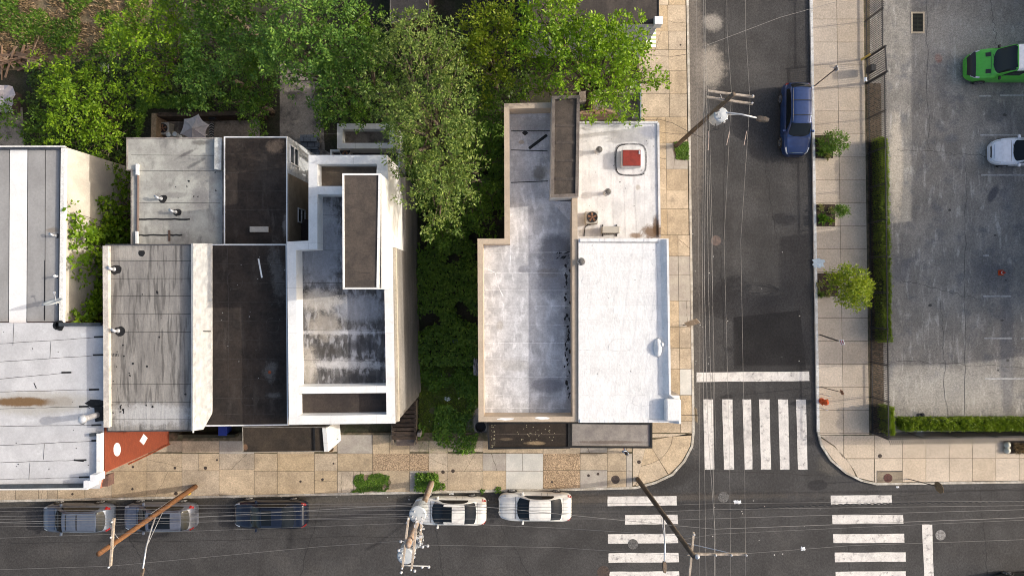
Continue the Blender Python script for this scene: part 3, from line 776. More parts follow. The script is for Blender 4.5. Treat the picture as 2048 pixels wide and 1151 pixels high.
# roof hatch, vents and condensers stand on the roofs
def lump(px, py, z, sx, sy, sz): a = W(px, py, z); return (a.x, a.y, z + sz / 2), (sx, sy, sz)
a = W(1261, 319, ZC)
hz = thing('roof_hatch', (a.x, a.y, ZC), 'red lidded roof hatch on the white annex roof', 'hatch')
MB().box((a.x, a.y, ZC + .22), (1.12, .98, .44)).build('hatch_curb', C_ROOF, hz, bevel=.03)
MB().box((a.x - .02, a.y, ZC + .49), (1.02, .90, .10)).build('lid', surf('red_lid', (.26, .035, .025), (.20, .03, .022), 3, .6, grain=.1), hz, bevel=.02)
MB().box((a.x + .42, a.y + .3, ZC + .555), (.09, .2, .03)).build('handle', GALV, hz)
def vent(px, py, z, label, h=.5, r=.13, cap='turbine', patch=0.0, group='vents standing on the roofs', name='roof_vent'):
    a = W(px, py, z); v = thing(name, (a.x, a.y, z), label, 'vent', group)
    if patch:
        m = MB(); m.blob((a.x + .1, a.y - .02, z + .012), patch, patch * .9, 0, 12, .16, .3, px); m.build('flashing', TAR, v)
    MB().lathe((a.x, a.y, z), [(r * 1.5, 0), (r * 1.2, .03), (r * .8, .08), (r * .8, h)], 14).build('pipe', GALV, v, smooth=True)
    if cap == 'turbine':
        m = MB(); m.lathe((a.x, a.y, z + h - .02), [(r * .8, 0), (r * 1.35, .05), (r * 1.5, .14), (r * 1.2, .22), (r * .4, .26)], 14)
        for k in range(14):
            an = 2 * math.pi * k / 14; u = Vector((math.cos(an), math.sin(an), 0))
            m.beam(Vector((a.x, a.y, z + h + .03)) + u * r * 1.38, Vector((a.x, a.y, z + h + .2)) + u * r * 1.2, .03, .025, 1)
        m.build('turbine_cap', [IRONG, GALV], v)
    elif cap == 'hood':
        m = MB(); m.tube([(a.x, a.y, z + h - .03), (a.x, a.y, z + h + .06), (a.x - .06, a.y + .04, z + h + .13), (a.x - .18, a.y + .1, z + h + .1)], r * .95, 12); m.build('hood', GALV, v, smooth=True)
    elif cap == 'cone':
        MB().lathe((a.x, a.y, z + h + .02), [(r * 1.5, 0), (r * 1.45, .02), (.01, .12)], 16).build('rain_cap', GALV, v)
    return v
vent(1196, 303, ZC, 'turbine vent on the annex roof left of the red hatch', .45)
vent(1213, 386, ZC, 'turbine vent on the annex roof below the red hatch', .45)
vent(1162, 523, ZB, 'turbine vent on the white corner roof beside the tan parapet', .12, .14)
vent(1322, 688, ZB, 'small capped vent near the street edge of the white corner roof', .14, .09, 'cone')
m = MB(); a = W(1326, 706, ZB); m.lathe((a.x, a.y, ZB), [(.36, 0), (.3, .12), (.16, .24), (.02, .28)], 12); o = m.build('roof_bump', B_ROOF, tB, smooth=True); o.scale = (.7, 1.5, 1)
def condenser(px, py, z, label, w=.7, d=.7, h=.75, fan=True, rz=0.0):
    a = W(px, py, z); c = thing('condenser_unit', (a.x, a.y, z), label, 'air conditioner')
    cas = MB().box((a.x, a.y, z + h / 2 + .05), (w, d, h), rz).build('casing', plain('casing_beige', (.42, .40, .36), .55), c, bevel=.03)
    if fan:
        MB().lathe((a.x, a.y, z + h + .05), [(.31, 0), (.31, .05), (.27, .055), (.26, .01)], 20).build('fan_ring', BLACK, c)
        m = MB()
        for k in range(5):
            an = 2 * math.pi * k / 5; u = Vector((math.cos(an), math.sin(an), 0)); v2 = Vector((-u.y, u.x, 0)); b = Vector((a.x, a.y, z + h + .078))
            m.face([b + u * .04, b + u * .25 + v2 * .02, b + u * .24 + v2 * .15 + Vector((0, 0, .02)), b + u * .05 + v2 * .05])
        m.lathe((a.x, a.y, z + h + .075), [(.05, 0), (.05, .03), (.01, .035)], 10); m.build('fan_blades', plain('fan_copper', (.22, .11, .06), .5, .4), c)
    else:
        m = MB()
        for k in range(9): m.box((a.x - w * .42 + k * w * .105, a.y - d / 2 - .01, z + h * .5), (.015, .02, h * .7))
        m.build('grille', BLACK, c)
        for s in (-1, 1): MB().box((a.x + s * w * .4, a.y, z + .03), (.06, d + .3, .06)).build('skid', BLACK, c)
    return c
condenser(1181, 437, ZC, 'square condenser with a rusty round fan on the annex roof')
condenser(1219, 461, ZC, 'slim flat-topped condenser on the annex roof in front of the square one', 1.0, .38, .6, False)
m = MB(); m.tube([W(1178, 446, ZC + .03), W(1170, 455, ZC + .03), W(1168, 472, ZC + .03)], .025, 6); m.tube([W(1172, 452, ZC + .03), W(1184, 448, ZC + .03)], .02, 6)
tag(m.build('coolant_hose', WIRED), 'black coolant hose snaking over the annex roof from the fan condenser', 'hose')

# --- porches in front of the corner pair
def porch(name, label, pts, z, roofm, trimm, wallm, rim=.12, cat='porch'):
    c = sum((W(x, y, z) for x, y in pts), Vector()) / len(pts)
    t = thing(name, (c.x, c.y, 0), label, cat)
    o = ccw([(p.x, p.y) for p in (W(x, y, z) for x, y in pts)])
    MB().sides(inset(o, .12), .1, z - .25).build('wall', wallm, t)
    m = MB(); m.sides(o, z - .25, z); m.ring(o, rim, z); q = inset(o, rim); m.sides(q, z - .08, z, flip=True); m.poly(inset(o, .01), z - .25); m.build('trim', trimm, t)
    m = MB(); m.poly(q, z - .07); r = m.build('roof', roofm, t)
    return t, r
PZ = 3.4
porch('porch', 'dark brown flat-roofed porch before the tan-parapet house', [(974, 844), (1140, 842), (1140, 896), (976, 898)], PZ,
      surf('brown_porch_roof', (.040, .030, .023), (.028, .022, .018), 1.2, .85, grain=.25, spots=((.08, .06, .045), 1.5, .6, .8, .5),
           stains=[sp(1072, 886, PZ, 20, 4, (.34, .25, .15), .85, .5), sp(1010, 878, PZ, 14, 3, (.16, .12, .08), .7, .5), sp(1060, 868, PZ, 75, 1.5, (.10, .08, .065), .7, .3)]), TAR, CREAM)
porch('porch', 'grey flat-roofed porch before the white corner house', [(1141, 843), (1305, 845), (1305, 896), (1140, 895)], PZ,
      surf('grey_porch_roof', (.30, .275, .25), (.22, .20, .19), 1.5, .85, grain=.12, stains=[sp(1220, 884, PZ, 75, 3.5, (.13, .10, .085), .7, .5), sp(1200, 893, PZ, 70, 3, (.34, .29, .24), .7, .4), sp(1298, 862, PZ, 4, 30, (.18, .15, .15), .6, .4)]), TAR, CREAM)
# pale leaves blown onto the brown porch roof
m = MB(); rr = random.Random(3)
for i in range(60):
    x = rr.choice([rr.uniform(982, 990), rr.uniform(1030, 1110)]); y = rr.uniform(848, 880) if x > 1000 else rr.uniform(846, 895)
    m.blob(W(x, y, PZ - .045 + i * 1e-4), .03, .02, 0, 5, .3, 0, i)
tag(m.build('fallen_leaves', plain('pale_leaf', (.5, .45, .3), .7), origin=W(1050, 860, 0)), 'pale dry leaves scattered on the brown porch roof', kind='stuff')

# --- white house with parapets and stair tower
ZP, ZR = 9.3, 8.2
W_ROOF = surf('patchy_coated_roof', (.115, .112, .112), (.055, .053, .054), 1.5, .75, stretch=(2.2, .8, 1), grain=.12, gscale=26, bump=.1,
              panels=(.62, .75, .28, (.85, .85, .85), .02), streak=((.36, .36, .38), (2.6, 1.0, 1), 1.6, .48, .66, .7),
              stains=[sp(640, 490, ZR, 50, 95, (.30, .31, .34), .8, .5), sp(635, 430, ZR, 40, 30, (.40, .41, .44), .7, .5), sp(720, 615, ZR, 60, 30, (.30, .31, .34), .75, .6), sp(640, 600, ZR, 45, 22, (.45, .42, .38), .75, .6),
                      sp(680, 664, ZR, 88, 6, (.55, .55, .57), .8, .9), sp(690, 728, ZR, 84, 11, (.54, .53, .53), .8, 1.0), sp(708, 690, ZR, 6, 40, (.5, .5, .52), .8, .7), sp(650, 650, ZR, 34, 30, (.34, .31, .27), .7, .7),
                      sp(725, 690, ZR, 30, 15, (.05, .05, .055), .8, .5), sp(650, 700, ZR, 40, 12, (.055, .05, .045), .7, .6), sp(715, 757, ZR, 55, 10, (.045, .045, .05), .8, .5), sp(618, 735, ZR, 16, 50, (.40, .37, .33), .7, .7)])
tW = bldg('tall white-walled house with white parapets and a dark-topped stair tower', 'house', 690, 640)
outer = [(617, 310), (773, 310), (761, 494), (785, 494), (791, 846), (578, 849), (574, 483), (617, 481)]
wo = ccw([(p.x, p.y) for p in (W(x, y, ZP) for x, y in outer)])
SIDEG = surf('grey_rendered_wall', (.26, .242, .222), (.185, .173, .158), 1.0, .92, stretch=(1, .25, 1), grain=.22, gscale=30, bump=.2, streak=((.17, .16, .15), (1, .1, 1.5), 1.5, .5, .7, .6))
XW = W(787, 0, ZP).x
m = MB()
o, q = shell(tW, outer, ZP, ZR, .47, SIDEG, WHITE, W_ROOF)
# rendered outer skin on the open right side: white above, grey below
yA, yB = W(0, 310, ZP).y, W(0, 494, ZP).y; yC = W(0, 846, ZP).y
x0 = W(773, 310, ZP).x; x1 = W(761, 494, ZP).x; x2 = W(785, 494, ZP).x; x3 = W(791, 846, ZP).x
m = MB(); m.prism([(x0, yA), (x0 + .03, yA), (x2 - .02, yB + .02), (x1, yB + .02)], 5.2, ZP + .003); m.build('upper_stucco', WHITEW, tW)
m = MB(); m.prism([(x2 - .0, yB), (x2 + .1, yB), (x3 + .1, yC), (x3, yC)], ZP - .75, ZP - .45); m.build('cornice_band', surf('tan_band', (.46, .42, .35), (.38, .34, .28), 3, .8), tW)
m = MB(); m.prism([(x2 + .002, yB), (x2 + .05, yB), (x3 + .12, yC + .3), (x3 + .002, yC + .3)], .05, ZP - .76)
m.prism([(x0 + .002, yA - .5), (x2 + .05, yA - .5), (x2 + .05, yB), (x2 - .3, yB)], .05, 5.2); m.build('grey_render', SIDEG, tW)
roof_of(tW, q, ZR, W_ROOF, lambda m: seams(m, [[(600, y), (762, y + 1)] for y in (430, 500, 565, 660, 720)], ZR, .02, 1), [TAR])
# cross parapets and the two dark side compartments
for pts in ([(628, 372), (770, 372), (770, 388), (628, 388)], [(585, 773), (778, 771), (778, 785), (585, 787)]):
    m = MB(); pp = [W(x, y, ZP) for x, y in pts]; m.prism(pp, ZR, ZP - .004); m.build('cross_parapet', WHITE, tW)
BRN = surf('brown_membrane', (.125, .098, .072), (.085, .068, .052), 1.2, .85, grain=.15, spots=((.055, .045, .04), 1.2, .55, .75, .6))
m = MB(); m.poly([W(x, y, ZR + .3) for x, y in ((628, 322), (768, 322), (766, 372), (628, 372))], ZR + .3)
m.build('side_roof', BRN, tW); m = MB(); m.poly([W(x, y, ZR + .3) for x, y in ((588, 787), (778, 785), (780, 838), (590, 840))], ZR + .3); m.build('side_roof', surf('dark_membrane', (.060, .048, .042), (.045, .037, .034), 1.2, .85, grain=.2), tW)
# stair tower
ZT = 12.0
tp = [(685, 347), (761, 347), (757, 578), (686, 578)]
ow = ccw([(p.x, p.y) for p in (W(x, y, ZT) for x, y in tp)])
MB().sides(ow, ZR - .1, ZT).build('stair_tower', WHITE, tW)
XT = W(761, 347, ZT).x; ya, yb = W(0, 350, ZT).y, W(0, 576, ZT).y
m = MB(); m.prism([(XT + .002, yb), (XT + .05, yb), (XT + .05, ya), (XT + .002, ya)], 5.6, ZT - .2); m.build('tower_stucco', WHITEW, tW)
m = MB(); m.sides(ow, ZT - .2, ZT + .06); m.ring(ow, .09, ZT + .06); m.sides(inset(ow, .09), ZT, ZT + .06, flip=True); m.build('tower_trim', WHITE, tW)
m = MB(); m.poly(inset(ow, .088), ZT + .01)
seams(m, [[(690, y), (754, y + rnd.uniform(-2, 2))] for y in (387, 425, 462, 503, 545)], ZT + .01, .03, 1)
m.build('tower_roof', [surf('brown_tower_roof', (.082, .066, .055), (.058, .048, .042), 1.6, .85, grain=.18, gscale=40, spots=((.085, .07, .06), 1.4, .55, .75, .6)), surf('seam_brown', (.085, .07, .058), (.05, .042, .037), 3, .8)], tW)
# downpipe boot at the front corner
m = MB(); a = W(787, 838, 8.8); m.box((a.x + .1, a.y, 8.6), (.1, .3, .9)); m.build('downpipe_head', WHITE, tW)
# low walled rear terrace of the white house
tR = bldg('low white-walled rear terrace with a brown floor behind the white house', 'terrace', 725, 275, 'rear_terrace')
ZTP = 3.6
o2 = ccw([(p.x, p.y) for p in (W(x, y, ZTP) for x, y in ((674, 247), (790, 247), (790, 297), (674, 297)))])
MB().sides(o2, 0, ZTP).build('wall', WHITE, tR)
m = MB(); m.ring(o2, .34, ZTP); q = inset(o2, .34); m.sides(q, 2.9, ZTP, flip=True); m.build('parapet', WHITE, tR)
MB().poly(q, 2.9).build('floor', surf('terrace_floor', (.22, .19, .165), (.10, .085, .075), 1.5, .9, grain=.2), tR)
o3 = ccw([(p.x, p.y) for p in (W(x, y, 2.6) for x, y in ((660, 299), (800, 299), (800, 345), (660, 345)))])
m = MB(); m.sides(o3, 0, 2.6); m.ring(o3, .13, 2.6); q = inset(o3, .13); m.sides(q, 2.2, 2.6, flip=True); m.build('lower_wall', WHITE, tR)
MB().poly(q, 2.2).build('lower_floor', surf('terrace_dark', (.09, .08, .09), (.06, .055, .06), 1.5, .9), tR)
condenser(696, 306, 2.2, 'round-fan condenser at the foot of the white house rear wall', .62, .62, .7)

# --- black-roofed house: front roof, rear wing, party ridge
K_ROOF = surf('black_membrane', (.046, .036, .030), (.030, .025, .022), 1.0, .9, spec=.15, grain=.25, gscale=40, bump=.2, spots=((.05, .045, .04), 1.0, .6, .8, .5),
              streak=((.085, .072, .062), (3, .5, 1), .8, .56, .75, .5), stains=[sp(540, 742, 7.8, 14, 22, (.15, .14, .13), .6, .8), sp(548, 790, 7.8, 14, 6, (.14, .13, .12), .6, .8), sp(555, 545, 7.8, 14, 60, (.14, .13, .12), .6, .9, .15), sp(530, 330, 7.4, 30, 60, (.045, .04, .036), .5, .6), sp(545, 290, 7.4, 18, 14, (.20, .15, .11), .75, .7), sp(566, 450, 7.4, 6, 25, (.22, .20, .19), .6, .9)])
tK = bldg('row house with a black membrane roof beside the white house', 'house', 500, 650)
def slabroof(t, pts, z, wallm, roofm, trimm, extra=None, mats=(), trim=.07, th=.1):
    o = ccw([(p.x, p.y) for p in (W(x, y, z) for x, y in pts)])
    MB().sides(o, 0, z - th).build('wall', wallm, t)
    m = MB(); m.sides(o, z - th, z + .03); m.ring(o, trim, z + .03); q = inset(o, trim); m.sides(q, z - .01, z + .03, flip=True); m.build('roof_trim', trimm, t)
    m = MB(); m.poly(q, z)
    if extra: extra(m)
    m.build('roof', [roofm, *mats], t)
    return o
def exK(m):
    m.strip([W(517, 517, 7.8), W(524, 555, 7.8)], .09, 7.81, 1)
    m.blob(W(539, 744, 7.81), .1, .1, 2, 5, .2)
    seams(m, [[(430 + i * 14, y + rnd.uniform(-.6, .6)) for i in range(11)] for y in (528, 566, 604, 642, 680, 718, 757, 795, 828)], 7.8, .028, 4)
    seams(m, [[(455, 495), (457, 600), (456, 840)]], 7.8, .03, 4)
    for x, y, r in ((470, 560, .6), (545, 650, .5), (500, 790, .7)): m.strip([W(x + r * 26 * math.cos(a), y + r * 34 * math.sin(a) * (1 + .15 * math.cos(2 * a)), 7.8) for a in [k * .4 for k in range(13)]], .035, 7.808, 4)
    dots(m, 20, (440, 500, 570, 830), 7.8, 1, (.008, .02), 9)
DARKB = surf('dark_brick', (.13, .085, .065), (.09, .06, .05), 2, .9)
slabroof(tK, [(388, 488), (574, 488), (577, 850), (388, 852)], 7.8, DARKB, K_ROOF, WHITE, exK, [WHITE, surf('terracotta', (.35, .09, .04), None, 3), TAR, surf('lap_seam', (.058, .049, .043), (.04, .034, .03), 4, .9)])
ZK = 7.0
def exK2(m):
    m.prism([W(x, y, ZK) for x, y in ((501, 453), (538, 453), (538, 464), (501, 464))], ZK, ZK + .12, 1)
    m.blob(W(452, 355, ZK + .01), .14, .16, 2, 9, .3)
    seams(m, [[(450 + i * 12, y + rnd.uniform(-.5, .5)) for i in range(11)] for y in (308, 345, 382, 420)], ZK, .028, 3)

ok = slabroof(tK, [(448, 273), (575, 273), (575, 490), (448, 490)], ZK, DARKB, K_ROOF, WHITE, exK2, [GREYSLAB, surf('brown_patch', (.06, .045, .035), None, 3), bpy.data.materials['lap_seam']])
# siding and window on the alley side of the rear wing
xk = W(575, 0, ZK).x; yr, ym, yf = W(0, 273, ZK).y, W(0, 346, ZK).y, W(0, 430, ZK).y
m = MB(); m.prism([(xk + .002, ym), (xk + .03, ym), (xk + .03, yr), (xk + .002, yr)], .1, ZK - .12)
for i in range(34): m.box((xk + .035, (ym + yr) / 2, .2 + i * .2), (.012, yr - ym, .03), m=0)
m.build('siding', surf('white_siding', (.60, .62, .64), (.5, .52, .54), 2, .7), tK)
m = MB(); m.prism([(xk + .002, yf - 2.0), (xk + .025, yf - 2.0), (xk + .025, ym), (xk + .002, ym)], .1, ZK - .12); m.build('alley_stucco', surf('beige_stucco', (.36, .29, .21), (.28, .225, .165), 1.2, .9, grain=.12), tK)
window(tK, (xk + .04, W(0, 309, ZK).y + .1, 6.0), 1.0, 1.5, (1, 0), plain('white_frame', (.75, .75, .75), .4), GLASS)
window(tK, (xk + .03, yf + .2, 4.6), .8, 1.3, (1, 0), plain('white_frame', (.75, .75, .75), .4), GLASS)
m = MB(); pp = [(xk + .03, yf - 2.0), (xk + 2.0, yf - 2.0), (xk + 2.0, yf), (xk + .03, yf)]; m.prism(pp, .05, 4.6); m.build('alley_roof', surf('alley_dark', (.05, .035, .032), (.035, .028, .027), 2, .85, grain=.25), tK)

# --- grey-roofed house
RIP = surf('rippled_grey_roof', (.27, .255, .235), (.205, .193, .18), 1.0, .8, stretch=(2.0, .4, 1), grain=.1, gscale=30, bump=.7, bscale=3.0,
           streak=((.10, .094, .088), (5.5, .55, 1), 1.0, .50, .64, .75), stains=[sp(260, 505, 7.8, 36, 14, (.40, .37, .33), .6, .5), sp(300, 830, 7.8, 90, 25, (.46, .46, .46), .7, .6)])
tG = bldg('row house with a rippled grey roof beside the pale commercial building', 'house', 300, 700)
ZG = 7.7
def exG(m):
    seams(m, [[(214, y), (382, y + rnd.uniform(-1, 1))] for y in (522, 557, 592, 628, 664, 768, 803, 838)], ZG, .022, 1)
    dots(m, 16, (216, 680, 260, 830), ZG, 1, (.02, .055), 3); dots(m, 9, (255, 560, 380, 835), ZG, 1, (.03, .065), 4); dots(m, 9, (215, 805, 255, 830), ZG, 1, (.02, .05), 6)
    m.blob(W(283, 506, ZG + .01), .16, .2, 1, 10, .25, 0, 2)
    for i in range(7): m.strip([W(218 + i * 3, 706, ZG), W(219 + i * 3, 712, ZG)], .03, ZG + .009, 1)
slabroof(tG, [(211, 488), (388, 488), (388, 861), (214, 863)], ZG, DARKB, RIP, surf('dark_trim', (.07, .07, .075), (.05, .05, .055), 3, .6), exG, [TAR])
m = MB()   # raised white edge toward the commercial building, and party ridge with draped membrane
for i in range(20):
    y0, y1 = 492 + i * 18, 492 + (i + 1) * 18
    a, b = W(216 + i * .1, y0, ZG), W(216 + (i + 1) * .1, y1, ZG); m.beam((a.x, a.y, ZG + .12), (b.x, b.y, ZG + .12), .30, .26 + .004 * (i % 2))
m.build('edge_coping', surf('cream_coping', (.60, .56, .50), (.48, .44, .40), 2, .8), tG)
vs = []; fs = []; nn = 60
rr = random.Random(8)
prof = [(387, .0), (387.3, .30), (392, .34), (397, .30), (406, .2), (416, .1), (424, .045), (425, .0)]
for i in range(nn):
    y = 487 + (858 - 487) * i / (nn - 1); end = max(0, (y - 825) / 33)
    for j, (x, dz) in enumerate(prof):
        f = 1 + .0 if j < 3 else 1
        xx = x if j < 3 else 392 + (x - 392) * (1 - .55 * end) + (rr.uniform(-.9, .9) if j in (5, 6) else 0)
        p = W(xx, y, 7.8); vs.append((p.x, p.y, 7.8 + dz + (rr.uniform(-.028, .028) if 2 < j < 7 else 0)))
k = len(prof)
for i in range(nn - 1):
    for j in range(k - 1): fs.append((i * k + j, i * k + j + 1, (i + 1) * k + j + 1, (i + 1) * k + j)[::-1])
m = MB().add(vs, fs); a = W(391, 662, 7.8)
for x0, y0, x1, y1 in ((393, 661, 423, 662), (392, 487, 392, 862)):
    p, q = W(x0, y0, 7.8), W(x1, y1, 7.8); m.beam((p.x, p.y, 8.08 if x0 == x1 else 8.02), (q.x, q.y, 8.12 if x0 == x1 else 7.87), .05, .1, 1 if x0 != x1 else 0)
m.build('party_ridge', [surf('draped_membrane', (.62, .60, .55), (.50, .48, .44), 2, .7, stretch=(3, 1, 1), grain=.06), TAR], tG)
ZRG = 6.5
RG_ROOF = surf('pale_rear_roof', (.43, .425, .38), (.30, .29, .265), 1.0, .8, grain=.1, spots=((.50, .49, .46), 1.2, .55, .75, .5), streak=((.17, .165, .155), (2, .7, 1), .9, .54, .72, .65),
               stains=[sp(400, 285, ZRG, 18, 6, (.10, .09, .08), .7, .5), sp(370, 308, ZRG, 24, 3.5, (.11, .10, .10), .75, .8, .45), sp(395, 325, ZRG, 22, 4, (.10, .10, .10), .75, .8, .5), sp(400, 395, ZRG, 22, 28, (.18, .17, .17), .6, .6), sp(345, 390, ZRG, 40, 6, (.22, .21, .2), .6, .6)])  # mid-roof dark stain also paints the white house stair tower's shadow
def exRG(m):
    seams(m, [[(262, 310), (430, 311)], [(262, 341), (430, 342)], [(272, 405), (440, 406)]], ZRG, .02, 1)
    for y, b in ((438, 380), (470, 365)):
        pts = [W(275 + i * (b - 275) / 14, y + random.uniform(-.8, .8), ZRG) for i in range(15)]; m.strip(pts, .09, ZRG + .009, 1)
    m.strip([W(339, 460, ZRG), W(339, 482, ZRG)], .13, ZRG + .03, 2)
    dots(m, 8, (340, 340, 440, 420), ZRG, 1, (.03, .06), 12)
slabroof(tG, [(253, 275), (434, 275), (434, 340), (447, 340), (447, 490), (262, 490), (262, 341), (253, 341)], ZRG, BRICK, RG_ROOF, surf('worn_trim', (.30, .27, .24), (.16, .14, .13), 3, .8), exRG, [TAR, surf('rusty_strip', (.12, .08, .065), None, 3)])
m = MB(); p = [W(x, y, ZRG) for x, y in ((431, 277), (434, 277), (448, 278), (447, 342), (433, 340))]
m.prism(p[1:], ZRG - .1, ZRG + .32); m.build('wing_curb', surf('curb_white', (.62, .63, .60), (.45, .45, .42), 3, .7), tG)
m = MB(); a, b = W(277, 336, ZRG), W(276, 482, ZRG); m.tube([(a.x, a.y, ZRG + .06), (b.x, b.y, ZRG + .06)], .06, 8); 
m.build('downpipe', plain('brown_pipe', (.16, .11, .09), .6), tG)
MB().box((a.x, a.y - .1, ZRG + .1), (.13, .62, .16)).build('pipe_sleeve', WHITE, tG); MB().box((b.x, b.y + .2, ZRG + .1), (.12, .7, .14)).build('pipe_sleeve', WHITE, tG)
VG = 'small hooded pipe vents with tar patches'
vent(322, 397, ZRG, 'upper of two hooded vents with black tar patches on the rear wing roof', .25, .08, 'hood', .26, VG)
vent(351, 424, ZRG, 'lower of two hooded vents with black tar patches on the rear wing roof', .25, .08, 'hood', .24, VG)
vent(228, 538, ZG, 'bent vent on a round tar patch near the edge of the rippled roof', .16, .09, 'hood', .30, VG)
vent(236, 661, ZG, 'white-capped vent on a square tar patch of the rippled roof', .2, .09, 'hood', .30, VG)

# --- pale commercial building on the left
tM = bldg('pale-roofed commercial building with a brick-red side wall', 'building', 60, 800, 'commercial_building')
ZM = 7.3
M_ROOF = surf('pale_roof', (.55, .55, .56), (.47, .47, .48), .8, .75, grain=.07, gscale=30, bump=.15, spots=((.70, .71, .72), 1.0, .55, .75, .6), streak=((.44, .44, .46), (.4, 2.5, 1), 1, .62, .8, .4),
              stains=[sp(70, 805, ZM, 120, 26, (.40, .38, .34), .75, .35), sp(45, 803, ZM, 70, 10, (.16, .09, .035), .95, .35), sp(120, 803, ZM, 30, 12, (.30, .27, .23), .6, .4)])
mo = [(-420, 645), (131, 645), (131, 652), (207, 648), (208, 866), (207, 944), (200, 976), (-420, 980)]
mo = ccw([(p.x, p.y) for p in (W(x, y, ZM) for x, y in mo)])
mw = ccw([(p.x, p.y) for p in (W(x, y, ZM) for x, y in [(-420, 645), (131, 645), (131, 652), (207, 648), (208, 866), (208, 946), (-420, 946)])])
m = MB(); m.sides(mw, 0, ZM - .3); m.sides(mo, ZM - .3, ZM); m.poly(mo, ZM - .3); m.build('wall', surf('front_wall', (.35, .14, .09), (.28, .11, .07), 2, .9), tM)
def exM(m):
    for y0, y1, xa, xb in ((687, 673, 0, 210), (723, 709, 0, 208), (757, 744, 0, 145), (783, 778, 0, 200), (817, 812, 0, 180), (852, 849, 0, 205), (890, 880, 0, 205), (924, 919, 0, 175), (958, 953, 0, 180)):
        m.strip([W(xa + (xb - xa) * i / 12, y0 + (y1 - y0) * i / 12 + random.uniform(-.5, .5), ZM) for i in range(13)], .022, ZM + .006, 1)
        m.strip([W(xb - 22, y1 + .5, ZM), W(xb - 2, y1, ZM)], .1, ZM + .009, 1)
    for x, y0, y1 in ((102, 682, 716), (89, 886, 918), (28, 645, 690), (60, 925, 958)): m.strip([W(x, y0, ZM), W(x - 2, y1, ZM)], .02, ZM + .008, 1)
    dots(m, 14, (0, 655, 200, 960), ZM, 1, (.015, .04), 2)
    m.strip([W(68, 765, ZM), W(73, 776, ZM)], .05, ZM + .009, 1); m.strip([W(148, 919, ZM), W(168, 921, ZM)], .1, ZM + .01, 1)
m = MB(); m.poly(mo, ZM); exM(m); m.build('roof', [M_ROOF, TAR], tM)
# coping along the edges
m = MB(); CO1, CO2 = surf('blueblack_trim', (.06, .07, .08), (.045, .05, .055), 3, .6), WHITE
for (x0, y0), (x1, y1), w, h, mi in (((122, 648), (205, 648), .18, .2, 0), ((203, 864), (203, 943), .22, .28, 1), ((0, 971), (176, 969), .2, .22, 0), ((-420, 978), (0, 971), .2, .22, 0), ((183, 868), (205, 866), .16, .2, 0)):
    a, b = W(x0, y0, ZM), W(x1, y1, ZM); MB().beam((a.x, a.y, ZM + h / 2), (b.x, b.y, ZM + h / 2), w, h).build('coping', [CO1, CO2][mi], tM)
a, b = W(-420, 976, ZM), W(178, 974, ZM); m.beam((a.x, a.y, ZM + .02), (b.x, b.y, ZM + .02), .16, .3)
m.build('coping', WHITE, tM)
BLK = plain('block_white', (.70, .71, .73), .5)
for x, y in ((189, 955), (176, 967)):
    a = W(x, y, 8.0); MB().box((a.x, a.y, ZM + .42), (.37, .40, .8)).build('cornice_block', BLK, tM, bevel=.02)
m = MB(); m.prism([W(x, y, ZM) for x, y in ((196, 955), (214, 950), (214, 973), (190, 974))], ZM - .7, ZM - .12); m.build('cornice_end', surf('cornice_brown', (.13, .075, .06), (.10, .06, .05), 3, .8), tM)
m = MB(); m.prism([W(x, y, ZM) for x, y in ((191, 812), (208, 812), (208, 840), (193, 842))], ZM + .004, ZM + .12); m.build('tar_flashing', TAR, tM); MB().blob(W(190, 806, ZM + .012), .5, .25, 0, 12, .3).build('tar_patch', TAR, tM); MB().blob(W(165, 844, ZM + .012), .15, .12, 0, 10, .3).build('tar_patch', TAR, tM)
# red side wall with its two white medallions
REDB = surf('red_brick', (.31, .066, .022), (.26, .055, .020), 1.2, .9, grain=.12)
N = Nodes('red_brick_wall'); g = N.n('ShaderNodeNewGeometry').outputs['Position']; sx = N.n('ShaderNodeSeparateXYZ'); N.l(g, sx.inputs[0]); cb = N.n('ShaderNodeCombineXYZ')
N.l(sx.outputs[1], cb.inputs[0]); N.l(sx.outputs[2], cb.inputs[1]); br = N.n('ShaderNodeTexBrick'); N.l(cb.outputs[0], br.inputs['Vector'])
br.inputs['Scale'].default_value = 1; br.inputs['Brick Width'].default_value = .22; br.inputs['Row Height'].default_value = .08; br.inputs['Mortar Size'].default_value = .008
br.inputs['Color1'].default_value = (.24, .048, .018, 1); br.inputs['Color2'].default_value = (.18, .036, .014, 1); br.inputs['Mortar'].default_value = (.13, .03, .014, 1)
N.l(br.outputs['Color'], N.b.inputs['Base Color']); N.b.inputs['Roughness'].default_value = .85; REDB = N.mat
xr = W(208, 0, ZM).x; y0, y1 = W(0, 864, ZM).y, W(0, 944, ZM).y
m = MB(); m.prism([(xr + .003, y1), (xr + .04, y1), (xr + .04, y0 + .8), (xr + .003, y0 + .8)], .1, ZM - .02); m.build('side_wall', REDB, tM)
def on_wall(px, py):   # point of the side wall seen at this pixel
    z = H - (xr + .045) * F / (px - 1024); return (575.5 - py) * (H - z) / F, z
def medal(pts, c):
    m = MB(); vs = [(xr + .06, *on_wall(x, y)) for x, y in pts]; m.face(vs); b = [(xr + .04, v[1], v[2]) for v in vs]; n = len(vs)
    for i in range(n): m.face([vs[i], vs[(i + 1) % n], b[(i + 1) % n], b[i]])
    return m.build('medallion', plain('medallion_white', (.82, .82, .80), .6), tM)
medal([(234 + 7 * math.cos(a), 898 + 13.5 * math.sin(a)) for a in [2 * math.pi * i / 24 for i in range(24)]], 0)
medal([(287, 867), (295, 875), (287, 889), (279, 881)], 0)
m = MB(); p = [on_wall(x, y) for x, y in ((256, 927), (300, 906), (352, 880))]; m.tube([(xr + .09, a, b) for a, b in p], .05, 8); m.build('drainpipe', surf('red_pipe', (.22, .05, .02), None, 3), tM)
